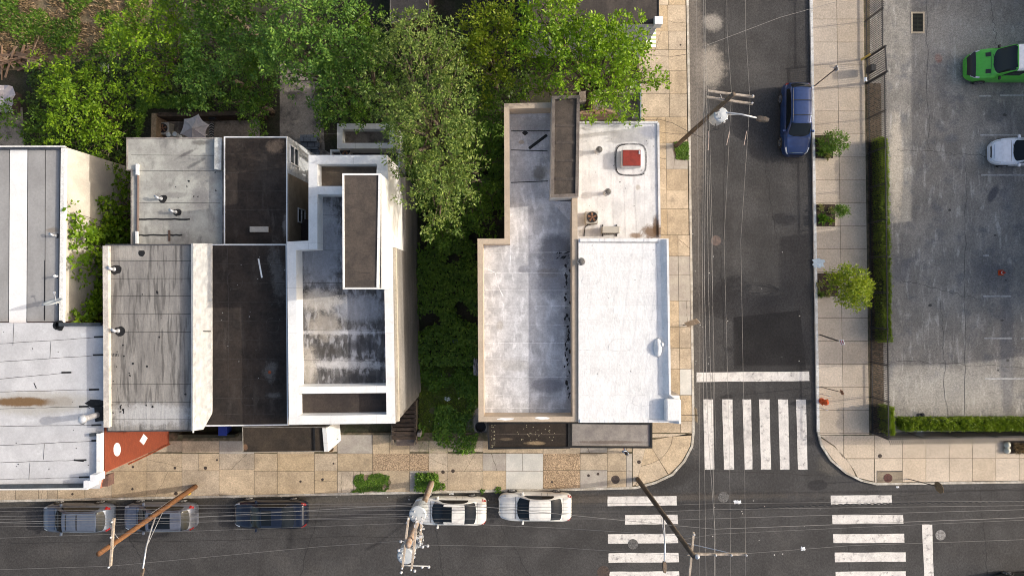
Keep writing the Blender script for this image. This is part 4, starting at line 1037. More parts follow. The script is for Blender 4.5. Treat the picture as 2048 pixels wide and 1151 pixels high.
# rear half of the commercial building
ZN = 7.1
R_ROOF = surf('grey_rear_roof', (.33, .325, .32), (.27, .265, .26), .7, .8, grain=.08, gscale=40, stretch=(1, .5, 1), spots=((.33, .32, .31), .9, .6, .8, .5), stains=[sp(105, 460, ZN, 14, 6, (.2, .16, .12), .6, .5)])
RW = surf('white_rear_strip', (.80, .80, .79), (.74, .74, .73), 1, .75, grain=.05)
ro = ccw([(p.x, p.y) for p in (W(x, y, ZN) for x, y in ((-420, 295), (134, 295), (125, 643), (-420, 643)))])
CW = surf('weathered_stucco', (.62, .58, .50), (.50, .46, .40), .9, .9, grain=.08, stretch=(1, 1, .6), spots=((.42, .39, .34), 1.2, .55, .75, .5))
MB().sides(ro, 0, ZN).build('rear_wall', CW, tM)
m = MB(); m.poly(ro, ZN)
m.poly([W(x, y, ZN) for x, y in ((20, 299), (55, 299), (53, 650), (18, 650))], ZN + .006, 1)
seams(m, [[(91, 299), (90, 640)]], ZN, .03, 2); seams(m, [[(19.5, 299), (17.5, 650)], [(56, 299), (53.5, 650)]], ZN + .004, .03, 2)
m.strip([W(90, 520, ZN), W(89, 640, ZN)], .06, ZN + .01, 2); m.strip([W(17, 652, ZN), W(36, 651, ZN)], .13, ZN + .012, 2)
m.build('rear_roof', [R_ROOF, RW, TAR], tM)
RC0, RC1 = surf('rear_white', (.74, .73, .70), (.66, .65, .62), 2, .7), surf('rear_trim', (.05, .055, .07), (.035, .04, .05), 3, .6)
for (x0, y0), (x1, y1), w, mi, dz in (((125, 297), (121, 643), .12, 1, .1), ((130, 297), (126, 645), .22, 0, .13), ((-420, 297), (125, 297), .14, 1, .1), ((-420, 294.5), (132, 294), .08, 0, .13)):
    a, b = W(x0, y0, ZN), W(x1, y1, ZN); MB().beam((a.x, a.y, ZN + dz - .06), (b.x, b.y, ZN + dz - .06), w, .22).build('rear_coping', [RC0, RC1][mi], tM)
m = MB(); m.blob(W(119, 650, ZN + .22), .25, .3, 0, 12, .2); m.lathe(W(119, 650, ZN), [(.26, 0), (.26, .2), (.2, .22)], 10); m.build('tar_corner', TAR, tM)
# things on it
a = W(197, 828, ZM)
st = thing('flue_pipe', (a.x, a.y, ZM), 'tall bare metal flue pipe on the pale commercial roof', 'flue')
MB().tube([(a.x, a.y, ZM), (a.x, a.y, ZM + 1.35)], .16, 16).build('pipe', surf('flue_metal', (.34, .34, .36), (.28, .28, .30), 3, .5), st, smooth=False)
MB().lathe((a.x, a.y, ZM + 1.3), [(.19, 0), (.24, .06), (.22, .2), (.1, .28), (.01, .3)], 16).build('cowl', GALV, st, smooth=True)
vent(112, 471, ZN, 'small dark pipe bracket at the edge of the grey rear roof', .18, .07, 'hood', .14, VG)
vent(118, 552, ZN, 'short steel pipe vent at the edge of the grey rear roof', .35, .07, 'cone', .2, VG)
a = W(126, 605, ZN)
sd_ = thing('satellite_dish', (a.x, a.y, ZN + .15), 'pale grey satellite dish at the edge of the commercial rear roof', 'satellite dish')
rot = Matrix.Rotation(R(-70), 3, 'X') @ Matrix.Rotation(R(0), 3, 'Y'); rot = Matrix.Rotation(R(8), 3, 'Z') @ rot
MB().lathe((a.x + .12, a.y - .05, ZN + 1.0), [(.02, 0), (.25, .03), (.40, .08), (.50, .14), (.49, .16), (.38, .10), (.2, .05), (.01, .03)], 24, mat=rot).build('dish', plain('dish_grey', (.50, .53, .54), .5), sd_, smooth=True)
MB().tube([(a.x, a.y, ZN + .1), (a.x, a.y, ZN + .8), (a.x + .1, a.y - .03, ZN + 1.0)], .03, 8).build('mast', GALV, sd_)
m = MB(); m.tube([(a.x + .12, a.y - .1, ZN + .75), (a.x + .1, a.y + .55, ZN + .85)], .018, 6); m.box((a.x + .1, a.y + .57, ZN + .88), (.1, .12, .08)); m.build('feed_arm', GALV, sd_)

# --- porches and steps along the cross street
t, r = porch('porch', 'dark flat-roofed porch with a white end wall before the black-roofed house', [(484, 853), (652, 853), (656, 902), (485, 904)], 3.2,
      surf('mossy_porch_roof', (.060, .046, .034), (.040, .032, .025), 1.2, .85, grain=.25, spots=((.08, .07, .04), 1.5, .55, .8, .5), stains=[sp(490, 894, 3.2, 5, 6, (.3, .17, .1), .6, .5)]), surf('porch_edge', (.30, .28, .25), (.2, .19, .17), 3, .8), surf('porch_cream', (.62, .56, .44), (.52, .46, .36), 2, .8), .035)
m = MB()
for (x0, y0), (x1, y1) in (((628, 855), (629, 900)),):
    a, b = W(x0, y0, 3.2), W(x1, y1, 3.2); m.beam((a.x, a.y, 3.16), (b.x, b.y, 3.16), .1, .1)
m.build('roof_rib', TAR, t)
m = MB(); a, b = W(652, 855, 3.2), W(656, 902, 3.2); m.prism([(a.x - .22, a.y), (a.x + .04, a.y), (b.x + .04, b.y), (b.x - .22, b.y)], .1, 3.26); m.build('end_wall', WHITE, t)
# open dark porch and timber steps by the grass yard
a = W(812, 845, 0); t = thing('front_porch', (a.x, a.y, 0), 'rotting brown timber porch with steps beside the grass yard', 'porch')
ROT = surf('rotten_wood', (.075, .052, .038), (.045, .034, .028), 2.5, .95, stretch=(1, 3, 1), grain=.3, spots=((.008, .008, .008), 2.0, .62, .68, .9))
m = MB()
for i in range(9):
    y = 806 + i * 8.6; p, q = W(784, y, .9), W(832, y, .9); m.beam((p.x, p.y, .86 + random.uniform(-.01, .01)), (q.x, q.y, .86), .23, .05)
m.build('deck', ROT, t)
m = MB()
for x in (786, 832): p, q = W(x, 800, .5), W(x, 886, .5); m.beam((p.x, p.y, .45), (q.x, q.y, .45), .1, .8)
m.build('deck_side', surf('porch_side', (.17, .14, .11), None, 3, .9), t)
m = MB()
for i in range(4):
    y = 871 + i * 7.5; p, q = W(793, y, .7 - i * .2), W(828, y, .7 - i * .2); z = .72 - i * .19; m.beam((p.x, p.y, z - .06), (q.x, q.y, z - .06), .27, .07)
    m.box(((p.x + q.x) / 2, p.y, z / 2 - .05), (1.05, .2, z - .1))
m.build('steps', surf('step_wood', (.23, .18, .15), (.17, .135, .115), 3, .9, stretch=(.6, 4, 1), grain=.2), t)
a = W(838, 868, .9); MB().box((a.x, a.y, .5), (.22, .3, .9)).build('newel_post', surf('stone_post', (.36, .32, .29), None, 3, .9), t, bevel=.03)

# --- building along the top edge behind the trees
def plainb(label, pts, z, roofm, wallm, trimm, name='row_house', cat='house', extra=None):
    c = sum((W(x, y, z) for x, y in pts), Vector()) / len(pts); t = thing(name, (c.x, c.y, 0), label, cat)
    return t, slabroof(t, pts, z, wallm, roofm, trimm, extra, [TAR])
DKR = surf('dark_rear_roof', (.075, .063, .056), (.05, .043, .04), 1.5, .85, stretch=(1, .4, 1), grain=.2, streak=((.085, .075, .07), (3, .6, 1), 1, .55, .75, .5))
t5, _ = plainb('dark-roofed house at the top edge behind the large tree', [(1060, -420), (1317, -420), (1318, 47), (1060, 47)], 6.0, DKR, surf('pale_siding', (.55, .57, .62), (.48, .5, .55), 2, .8), TAR)
a = W(1317, 41, 6.3); MB().box((a.x, a.y, 6.05), (.46, .46, .6)).build('corner_pier', plain('pier_white', (.80, .80, .82), .6), t5, bevel=.02)
m = MB()
for i in range(9):
    y0, y1 = 56 + i * 4.2, 56 + (i + 1) * 4.2
    a, b, c, d = W(1292, y0, 3.4), W(1312, y0, 2.4), W(1312, y1, 2.4), W(1292, y1, 3.4); m.face([a, b, c, d], i % 2)
    m.face([b, b - Vector((0, 0, .25)), c - Vector((0, 0, .25)), c], i % 2)
m.build('striped_awning', [plain('awning_white', (.80, .80, .76), .8), plain('awning_green', (.24, .30, .13), .8)], t5)
t6, _ = plainb('dark-roofed rear shed at the top edge between the trees', [(779, -420), (856, -420), (858, 30), (780, 48)], 3.0, surf('shed_roof', (.050, .046, .046), (.038, .035, .036), 1.5, .9, grain=.25), DARKB, surf('shed_trim', (.16, .15, .14), None, 3), 'shed', 'shed')
# --- large stepped building beyond the right edge: it shades the lot
tL = thing('apartment_building', (44, 4, 0), 'stepped brick building beyond the parking lot', 'building')
LB = surf('far_brick', (.30, .17, .12), (.24, .14, .10), 1, .9); RF = surf('far_roof', (.3, .29, .28), None, .8)
for nm, x0, x1, y0, y1, z in (('low_block', 38, 52, 5.81, 30, 5.75), ('middle_block', 38, 52, 2.0, 5.8, 9.9), ('tall_block', 38, 52, -2.4, 1.99, 11.4)):
    MB().prism([(x0, y0), (x1, y0), (x1, y1), (x0, y1)], 0, z, 0, 1).build(nm, [LB, RF], tL)
for k, (y, z) in enumerate([(8 + 3 * i, 2.6) for i in range(7)] + [(3.9, 2.5), (3.9, 5.6), (3.9, 8.4), (-.3, 2.5), (-.3, 5.6), (-.3, 8.6)]):
    window(tL, (38 - .005, y, z), 1.1, 1.5, (-1, 0), plain('far_frame', (.6, .6, .58), .5) if k == 0 else bpy.data.materials['far_frame'], GLASS)
# ------------------------------------------------------------------ trees and plants
TG = 'trees in the yards behind the houses'
make_tree('broadleaf_tree', 'bright yellow-green tree at the edge of the bare vacant lot', 'tree',
  [(265, 60, 4.5, 1.3), (300, 45, 5, 1.3), (255, 105, 4.5, 1.2), (310, 105, 5, 1.4), (355, 70, 5.2, 1.4), (390, 85, 4.6, 1.1), (325, 145, 4, 1.2), (272, 145, 4, 1.1), (345, 30, 4.6, 1.0), (300, 175, 3.4, 1.0), (375, 125, 4, 1.0)], G_BRIGHT, BARK, dens=71, size=0.185, seed=3, group=TG)
make_tree('broadleaf_tree', 'leaning bright green saplings left of the yellow-green tree', 'tree',
  [(105, 140, 3, 1.1), (120, 175, 3, 1.0), (160, 150, 3.2, 1.2), (195, 145, 3, 1.0), (150, 200, 3.2, 1.3), (115, 215, 2.8, 1.0), (200, 195, 3.2, 1.2), (230, 180, 3.2, 1.0), (165, 245, 3, 1.2), (205, 240, 3, 1.1), (150, 285, 2.6, 1.1), (195, 285, 2.8, 1.1), (235, 275, 2.8, .9), (245, 225, 3, .9), (215, 318, 2.6, .8)], G_BRIGHT, BARK, dens=65, size=0.185, seed=4, group=TG, droop=.5)
make_tree('broadleaf_tree', 'cool green rounded tree right of the yellow-green tree', 'tree',
  [(425, 75, 6, 1.2), (395, 110, 5.8, 1.0), (450, 100, 6.2, 1.2), (470, 130, 6, 1.0), (420, 140, 5.6, 1.1), (385, 150, 5.2, .9), (440, 165, 5.4, 1.1), (400, 180, 5, 1.0), (460, 60, 5.6, 1.0), (375, 135, 5, .7)], G_BLUE, BARK, dens=93, size=0.170, seed=5, group=TG)
make_tree('broadleaf_tree', 'narrow green tree beside the patio with the umbrella', 'tree',
  [(505, 160, 4.8, 1.1), (498, 200, 4.2, 1.0), (515, 235, 3.8, 1.0), (530, 200, 4, .9), (525, 130, 5, 1.0), (475, 205, 3.5, .7), (430, 207, 3.0, .5)], G_MID, BARK, dens=71, size=0.178, seed=6, group=TG)
make_tree('broadleaf_tree', 'wide mid green tree above the narrow concrete yard path', 'tree',
  [(520, 25, 7, 1.7), (575, 45, 8, 1.9), (640, 25, 8.2, 1.9), (695, 55, 8, 1.6), (545, 100, 7.4, 1.5), (605, 100, 8.2, 1.8), (660, 115, 8, 1.7), (710, 115, 7.4, 1.3), (575, 135, 7, 1.1), (630, 165, 7, 1.4), (685, 170, 7, 1.3), (668, 205, 6.2, .9), (720, 160, 6.5, 1.0), (600, 10, 7.8, 1.7)], G_BLUE, BARK, dens=77, size=0.185, seed=7, r0=.3, group=TG)
make_tree('broadleaf_tree', 'green tree at the top edge above the cool green rounded tree', 'tree',
  [(410, 5, 6, 1.5), (455, 20, 6.4, 1.5), (500, -10, 7, 1.8), (420, -40, 6, 1.6), (375, -10, 5.2, 1.1), (490, 60, 6, 1.1)], G_MID, BARK, dens=68, size=0.185, seed=8, group=TG)
make_tree('broadleaf_tree', 'tallest olive green tree leaning over the gap beside the white house', 'tree',
  [(790, 65, 9, 1.2), (835, 75, 9.5, 1.3), (880, 95, 9.5, 1.2), (805, 120, 10, 1.5), (860, 140, 10.5, 1.7), (905, 150, 10, 1.3), (790, 180, 9.8, 1.4), (840, 205, 11, 1.8), (895, 210, 10.6, 1.5), (795, 245, 9.5, 1.3), (850, 270, 10.8, 1.8), (905, 275, 10.2, 1.4), (815, 315, 9.5, 1.3), (865, 335, 10.2, 1.6), (915, 340, 9.8, 1.3), (850, 385, 9.5, 1.2), (900, 395, 9.6, 1.3), (935, 370, 8.6, 1.0), (880, 430, 8.6, .9), (775, 220, 8.8, .9), (815, 45, 8.6, .6), (850, 38, 8.4, .55)], G_OLIVE, BARK, base=W(905, 330, 0), dens=99, size=0.155, seed=9, r0=.34, group=TG, ratio=.45)
make_tree('broadleaf_tree', 'yellow-tipped tree between the olive tree and the largest tree', 'tree',
  [(955, 35, 8, 1.1), (985, 60, 8.4, 1.3), (1020, 55, 8.2, 1.2), (945, 90, 7.6, 1.1), (990, 105, 8, 1.2), (1030, 105, 7.8, 1.1), (965, 140, 7, 1.0), (1005, 150, 7.2, .9), (985, 185, 6.6, .7), (930, 120, 6.8, .8), (1005, 20, 7.6, 1.0)], G_YELLOW, BARK, dens=74, size=0.185, seed=10, group=TG)
make_tree('broadleaf_tree', 'largest spreading green tree overhanging the pavement of the side street', 'tree',
  [(1075, 25, 9, 1.6), (1105, 45, 9.2, 1.6), (1195, 85, 9.2, 1.5), (1095, 95, 9, 1.7), (1155, 85, 9.8, 2.0), (1215, 95, 9.4, 1.7), (1255, 75, 8.6, 1.3), (1110, 150, 8.2, 1.4), (1165, 150, 9, 1.6), (1220, 150, 8.8, 1.5), (1265, 130, 8.2, 1.2), (1200, 195, 7.6, 1.1), (1240, 185, 7.6, 1.1), (1290, 155, 7.6, .8), (1312, 160, 7, .5), (1245, 215, 6.2, .7), (1085, 175, 7, .9), (1090, -20, 8.6, 1.5), (1150, 45, 8.6, 1.0), (1280, 100, 7.6, .8), (1070, 140, 7.6, 1.0)], G_BRIGHT, BARK, base=W(1180, 214, 0), dens=71, size=0.185, seed=12, r0=.3, group=TG)
make_tree('broadleaf_tree', 'dark green tree in the gap left of the tan-parapet house', 'tree',
  [(960, 215, 6, 1.3), (985, 255, 6, 1.2), (950, 290, 5.6, 1.3), (980, 320, 5.6, 1.1), (955, 365, 5.2, 1.2), (985, 395, 4.8, .9), (945, 430, 4.4, 1.1), (910, 460, 4, 1.0), (970, 450, 3.8, .9), (870, 470, 3.4, .9), (995, 215, 5.6, .9)], G_MID, BARK, base=W(950, 330, 0), dens=71, size=0.178, seed=13, group=TG)
make_tree('broadleaf_tree', 'low green tree behind the white-walled rear terrace', 'tree',
  [(735, 210, 4.4, 1.1), (700, 225, 4, .9), (760, 180, 5, 1.1), (665, 235, 3.6, .7), (770, 130, 6, 1.1), (740, 95, 6, 1.0), (745, 40, 5.5, 1.2)], G_MID, BARK, dens=71, size=0.178, seed=14, group=TG)
make_tree('shrub', 'round green bush beside the grey tarpaulin at the left edge', 'bush', [(28, 225, 1.5, .7), (45, 250, 1.3, .7), (20, 250, 1.1, .6), (95, 265, 1.6, .8), (70, 280, 1.4, .6), (115, 250, 2, .8)], G_MID, BARK, dens=70, size=.2, seed=15, r0=.06)

# ground cover in the yards and in the gap between the houses
def P(*pts, z=0): return [W(x, y, z) for x, y in pts]
ground_leaves('undergrowth', [P((838, 430), (958, 430), (958, 728), (838, 728)), P((780, 250), (1010, 250), (1010, 430), (838, 430))], 20000, 1.5, .17, G_GAP, 21, 0.02, 'dark weedy undergrowth filling the shaded gap between the houses', thin=.36, clump=.75)
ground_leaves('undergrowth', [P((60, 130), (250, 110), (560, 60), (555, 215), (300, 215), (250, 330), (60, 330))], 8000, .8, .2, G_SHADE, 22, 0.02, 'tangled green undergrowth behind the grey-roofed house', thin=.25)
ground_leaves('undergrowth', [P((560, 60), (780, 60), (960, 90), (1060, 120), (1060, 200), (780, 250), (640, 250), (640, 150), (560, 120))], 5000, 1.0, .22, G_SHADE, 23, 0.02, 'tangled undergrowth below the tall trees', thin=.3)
ground_leaves('weeds', [P((-60, -60), (330, -60), (260, 100), (60, 130), (-60, 140))], 14000, .3, .17, G_MID, 24, 0.04, 'patchy weeds of the bare vacant lot', thin=.48, clump=.55)
ground_leaves('dry_grass', [P((-60, -60), (330, -60), (260, 100), (60, 130), (-60, 140))], 9000, .2, .28, leafmat('dry_blades', (.34, .24, .14), (.24, .17, .10), (.48, .36, .22), .2), 25, 0.04, 'dry brown grass of the vacant lot', blade=True, thin=.35)
ground_leaves('grass', [P((838, 724), (957, 728), (957, 800), (945, 842), (951, 870), (935, 900), (925, 912), (905, 908), (880, 898), (862, 905), (838, 900))], 22000, .15, .14, GRASS, 26, 0.03, 'rough green grass of the front yard between the houses', blade=True, thin=.3, clump=.8)
ground_leaves('weeds', [P((838, 735), (957, 735), (957, 800), (930, 850), (930, 905), (838, 895))], 3600, .35, .16, G_MID, 27, 0.03, 'broad-leaved weeds among the front yard grass', thin=.44, clump=.6)
m = MB(); m.poly(P((838, 728), (957, 728), (957, 908), (838, 908)), .03); tag(m.build('front_yard', surf('grass_soil', (.10, .125, .035), (.08, .08, .045), 1.5, .95, grain=.3, spots=((.16, .13, .10), 1.2, .62, .8, .8)), origin=(0, 0, 0)), kind='structure')
m = MB(); m.poly(P((930, 835), (974, 800), (974, 905), (938, 905)), .04); tag(m.build('yard_path', surf('yard_gravel', (.34, .30, .26), (.26, .23, .2), 2, .95, grain=.25), origin=(0, 0, 0)), kind='structure')
ground_leaves('grass', [P((712, 950), (722, 946), (738, 948), (756, 945), (772, 948), (780, 951), (776, 962), (779, 974), (770, 981), (742, 979), (724, 983), (702, 982), (716, 974), (708, 964))], 4600, .04, .075, G_MID, 28, 0.135, 'grass patch grown through the broken pavement', thin=.3, clump=1.6)
ground_leaves('grass', [P((1348, 285), (1375, 285), (1376, 320), (1352, 318))], 2000, .10, .09, G_MID, 29, 0.135, 'small grass patch around the foot of the utility pole on the side street')
m = MB(); m.blob(W(742, 964, .138), 1.2, .55, 0, 14, .2); m.blob(W(1361, 302, .138), .45, .6, 0, 12, .15); tag(m.build('pavement_soil', DIRT, origin=(0, 0, 0)), kind='structure')
ground_leaves('shrub', [P((834, 944), (876, 944), (880, 974), (850, 980), (832, 976))], 1900, .5, .13, G_MID, 30, 0.13, 'leafy bush around the foot of the transformer pole', kind=None)
bpy.data.objects['shrub.001' if 'shrub.001' in bpy.data.objects else 'shrub']['category'] = 'bush'
ground_leaves('weeds', [P((926, 872), (957, 865), (948, 905), (928, 905)), P((962, 976), (968, 976), (968, 983), (962, 983)), P((880, 966), (890, 964), (892, 976), (880, 976)), P((990, 974), (1002, 972), (1002, 982), (990, 982))], 700, .15, .12, G_MID, 31, 0.13, 'weeds in the cracks of the broken pavement')

# creeper on the pale wall of the commercial building
xw = ro and W(134, 0, ZN).x + .02
def wallpt(px, py):
    z = H - xw * F / (px - 1024); return Vector((xw, (575.5 - py) * (H - z) / F, z))
rng = np.random.default_rng(40); lob = []
vine = []
for px, py, r in ((140, 425, .35), (145, 450, .4), (150, 475, .5), (165, 470, .5), (185, 465, .45), (175, 500, .5), (150, 510, .4), (145, 530, .35), (200, 415, .5), (212, 430, .6), (225, 445, .6), (205, 455, .6), (215, 475, .7), (200, 490, .6), (232, 465, .6), (238, 430, .5), (185, 545, .5), (195, 565, .6), (205, 585, .6), (205, 530, .6), (190, 605, .6), (175, 620, .6), (200, 610, .7), (160, 632, .5), (145, 638, .4), (210, 550, .6), (225, 500, .7), (150, 560, .25), (205, 400, .35), (240, 400, .5), (245, 370, .5), (242, 345, .5)):
    p = wallpt(min(px, 236), py); p.z = max(p.z, .8); vine.append(((p.x + .15 + r * .35, p.y, p.z), r))
t = thing('creeper', (xw + .4, W(0, 520, 3).y, 0), 'broad-leaved creeper climbing the pale wall of the commercial building', 'creeper')
leaf_mesh('foliage', leaf_arrays(vine, 260, .24, rng, low=-1, per=9, twig=.3, droop=.3), G_VINE, t, .8)
m = MB()
for c, r in vine:
    if rnd.random() < .8: m.tube([(xw + .1, c[1] + .1, 0.1), (xw + .06, c[1] + rnd.uniform(-.4, .4), c[2] * .5), (c[0] - r * .2, c[1], c[2])], [.035, .025, .012], 5)
m.build('stem', BARK, t)

# clipped hedges
def hedge(label, pts, h, n, seed):
    c = sum(pts, Vector()) / len(pts); t = thing('hedge', (c.x, c.y, .12), label, 'hedge')
    o = ccw([(p.x, p.y) for p in pts]); rng = np.random.default_rng(seed)
    xs = [p[0] for p in o]; ys = [p[1] for p in o]; B = []
    ins = inset(o, .10)
    from mathutils import noise as mn
    while len(B) < n:
        x, y = rng.uniform(min(xs), max(xs)), rng.uniform(min(ys), max(ys))
        if not in_poly(x, y, o): continue
        if mn.noise(Vector((x * 2.6, y * 2.6, seed + 9))) < -.33 and rng.random() < .75: continue
        top = h + .16 * mn.noise(Vector((x * 1.4, y * 1.4, seed))) + .12 * mn.noise(Vector((x * 4, y * 5, 3)))
        if rng.random() < .6 and in_poly(x, y, ins): z = top - .14 * rng.random() ** 1.5
        elif not in_poly(x, y, ins): z = .1 + (top - .1) * rng.random()
        else: continue
        B.append((x, y, .12 + z))
    B = np.array(B); m_ = len(B); D = rng.normal(size=(m_, 3)); D[:, 2] += .5; D /= np.linalg.norm(D, axis=1)[:, None]
    NN = rng.normal(size=(m_, 3)) * .6 + np.array([0, 0, .5])
    leaf_mesh('foliage', (B, D, NN, .085 * (.6 + .8 * rng.random(m_))), G_HEDGE, t, .55)
    m = MB(); m.prism(inset(o, .14), .12, h - .05); m.build('branches', surf('hedge_core', (.03, .045, .01), (.02, .03, .008), 6, .95, grain=.4), t)
    return t
hedge('long clipped hedge behind the fence along the side street', [W(1738, 281), W(1757, 281), W(1765, 682), W(1745, 682)], 1.15, 26000, 50)
hedge('short clipped hedge end at the corner of the fence', [W(1751, 806), W(1766, 806), W(1768, 862), W(1754, 862)], 1.3, 5200, 51)
hedge('clipped hedge along the lower edge of the parking lot', [W(1785, 830), W(2026, 830), W(2022, 855), W(1788, 855)], 1.05, 20000, 52)
hedge('next hedge section at the right edge of the lot', [W(2022, 830), W(2200, 830), W(2200, 855), W(2028, 855)], 1.0, 9000, 53)

# planting squares with young trees in the pavement
def planter(label, x0, y0, x1, y1):
    p = [W(x0, y0), W(x1, y0), W(x1, y1), W(x0, y1)]; m = MB()
    m.poly(p, .146); return tag(m.build('planting_bed', surf('bed_soil', (.075, .052, .035), (.045, .033, .025), 3, .95, grain=.35, gscale=18, bump=.5) if 'bed_soil' not in bpy.data.materials else bpy.data.materials['bed_soil'], origin=(0, 0, 0)), kind='structure')
planter('', 1627, 271, 1664, 317); planter('', 1628, 409, 1668, 453); planter('', 1630, 546, 1674, 592)
m = MB(); m.poly([W(2004, 880), W(2120, 878), W(2120, 904), W(2006, 905)], .146); tag(m.build('planting_bed', bpy.data.materials['bed_soil'], origin=(0, 0, 0)), kind='structure')
YG = 'young trees in the planting squares'
make_tree('young_tree', 'small leafy tree in the planting square beside the blue car', 'tree', [(1655, 282, 1.5, .45), (1672, 279, 1.7, .5), (1684, 286, 1.6, .35), (1664, 295, 1.2, .4), (1676, 298, 1.2, .3), (1650, 298, .8, .3)], G_MID, BARK, base=W(1645, 288, .14), dens=1100, size=.13, seed=60, r0=.05, group=YG, twig=.25, per=9)
make_tree('young_tree', 'smallest tree beside the middle planting square', 'tree', [(1676, 421, 1.4, .28), (1684, 420, 1.5, .26), (1691, 422, 1.5, .2), (1680, 427, 1.3, .2)], G_MID, BARK, base=W(1660, 428, .14), dens=3200, size=.10, seed=61, r0=.035, group=YG, twig=.18, per=8)
make_tree('young_tree', 'largest bright young tree in the lowest planting square', 'tree', [(1668, 560, 3.0, .55), (1690, 553, 3.3, .6), (1712, 556, 3.2, .6), (1728, 568, 3.0, .45), (1680, 577, 3.1, .6), (1702, 578, 3.4, .7), (1692, 598, 3.0, .5), (1715, 590, 3.0, .5), (1667, 548, 2.6, .3), (1685, 540, 2.7, .3)], G_YELLOW, BARK, base=W(1652, 570, .14), dens=520, size=.15, seed=62, r0=.06, group=YG, twig=.3, per=12)
def herb(px, py, label, r, mat, seed, n=70, h=.35):
    rng = np.random.default_rng(seed); a = W(px, py, .15); t = np.linspace(0, 1, n)
    D = rng.normal(size=(n, 3)); D[:, 2] = np.abs(D[:, 2]) * .6 + .4; D /= np.linalg.norm(D, axis=1)[:, None]
    B = np.array(a)[None, :] + D * (h * rng.random(n))[:, None] * .5; NN = rng.normal(size=(n, 3)) * .4 + np.array([0, 0, 1])
    o = leaf_mesh('herb', (B, D, NN, r * (.6 + .6 * rng.random(n))), mat, None, .3, origin=a)
    return tag(o, label, 'plant', 'low plants in the planting squares')
PALE = leafmat('pale_herb', (.28, .27, .10), (.22, .24, .08), (.40, .38, .2), .3)
herb(1639, 285, 'spindly brown-green plant at the upper left of the bed by the blue car', .28, G_OLIVE, 70)
herb(1643, 303, 'dark green tuft at the lower left of the bed by the blue car', .32, G_MID, 71)
herb(1655, 303, 'yellow flowering clump in the bed by the blue car', .22, PALE, 72)
herb(1652, 312, 'cream flowering clump at the lower edge of the bed by the blue car', .24, PALE, 73)
herb(1640, 416, 'pale clump at the top of the middle bed', .22, PALE, 74)
herb(1644, 438, 'spiky green tuft in the lower half of the middle bed', .38, G_MID, 75)
herb(1660, 420, 'pale clump at the upper right of the middle bed', .2, PALE, 76)
herb(1661, 442, 'small bright clump at the lower right of the middle bed', .2, G_BRIGHT, 77)
herb(1637, 569, 'pale flowering clump at the left of the lowest bed', .22, PALE, 78)
herb(1640, 588, 'low green clump at the lower left of the lowest bed', .24, G_OLIVE, 79)
herb(1655, 588, 'pale clump at the lower edge of the lowest bed', .22, PALE, 80)
ground_leaves('dry_grass', [P((2022, 884), (2110, 882), (2110, 902), (2024, 903))], 700, .15, .3, bpy.data.materials['dry_blades'], 81, .15, 'dry grass in the planting bed at the right edge', blade=True)
# ------------------------------------------------------------------ vehicles
CGLASS = plain('car_glass', (.008, .011, .014), .06, spec=.3)
TYRE = plain('tyre_rubber', (.02, .02, .02), .8)
RIM = plain('alloy', (.45, .45, .46), .3, .8)
LAMP = plain('headlamp', (.62, .64, .66), .12, .1, coat=.6)
TAIL = plain('tail_lamp', (.30, .012, .012), .2, coat=.6)
CHROME = plain('chrome', (.6, .6, .62), .15, 1.0)
TRIM = plain('dark_trim_plastic', (.02, .02, .022), .5)
CABIN = plain('cabin_beige', (.20, .17, .13), .8)

def lerp_tab(tab, x):
    if x <= tab[0][0]: return tab[0][1]
    for (a, va), (b, vb) in zip(tab, tab[1:]):
        if x <= b:
            t = (x - a) / (b - a); t = t * t * (3 - 2 * t) * .35 + t * .65
            return va + (vb - va) * t
    return tab[-1][1]

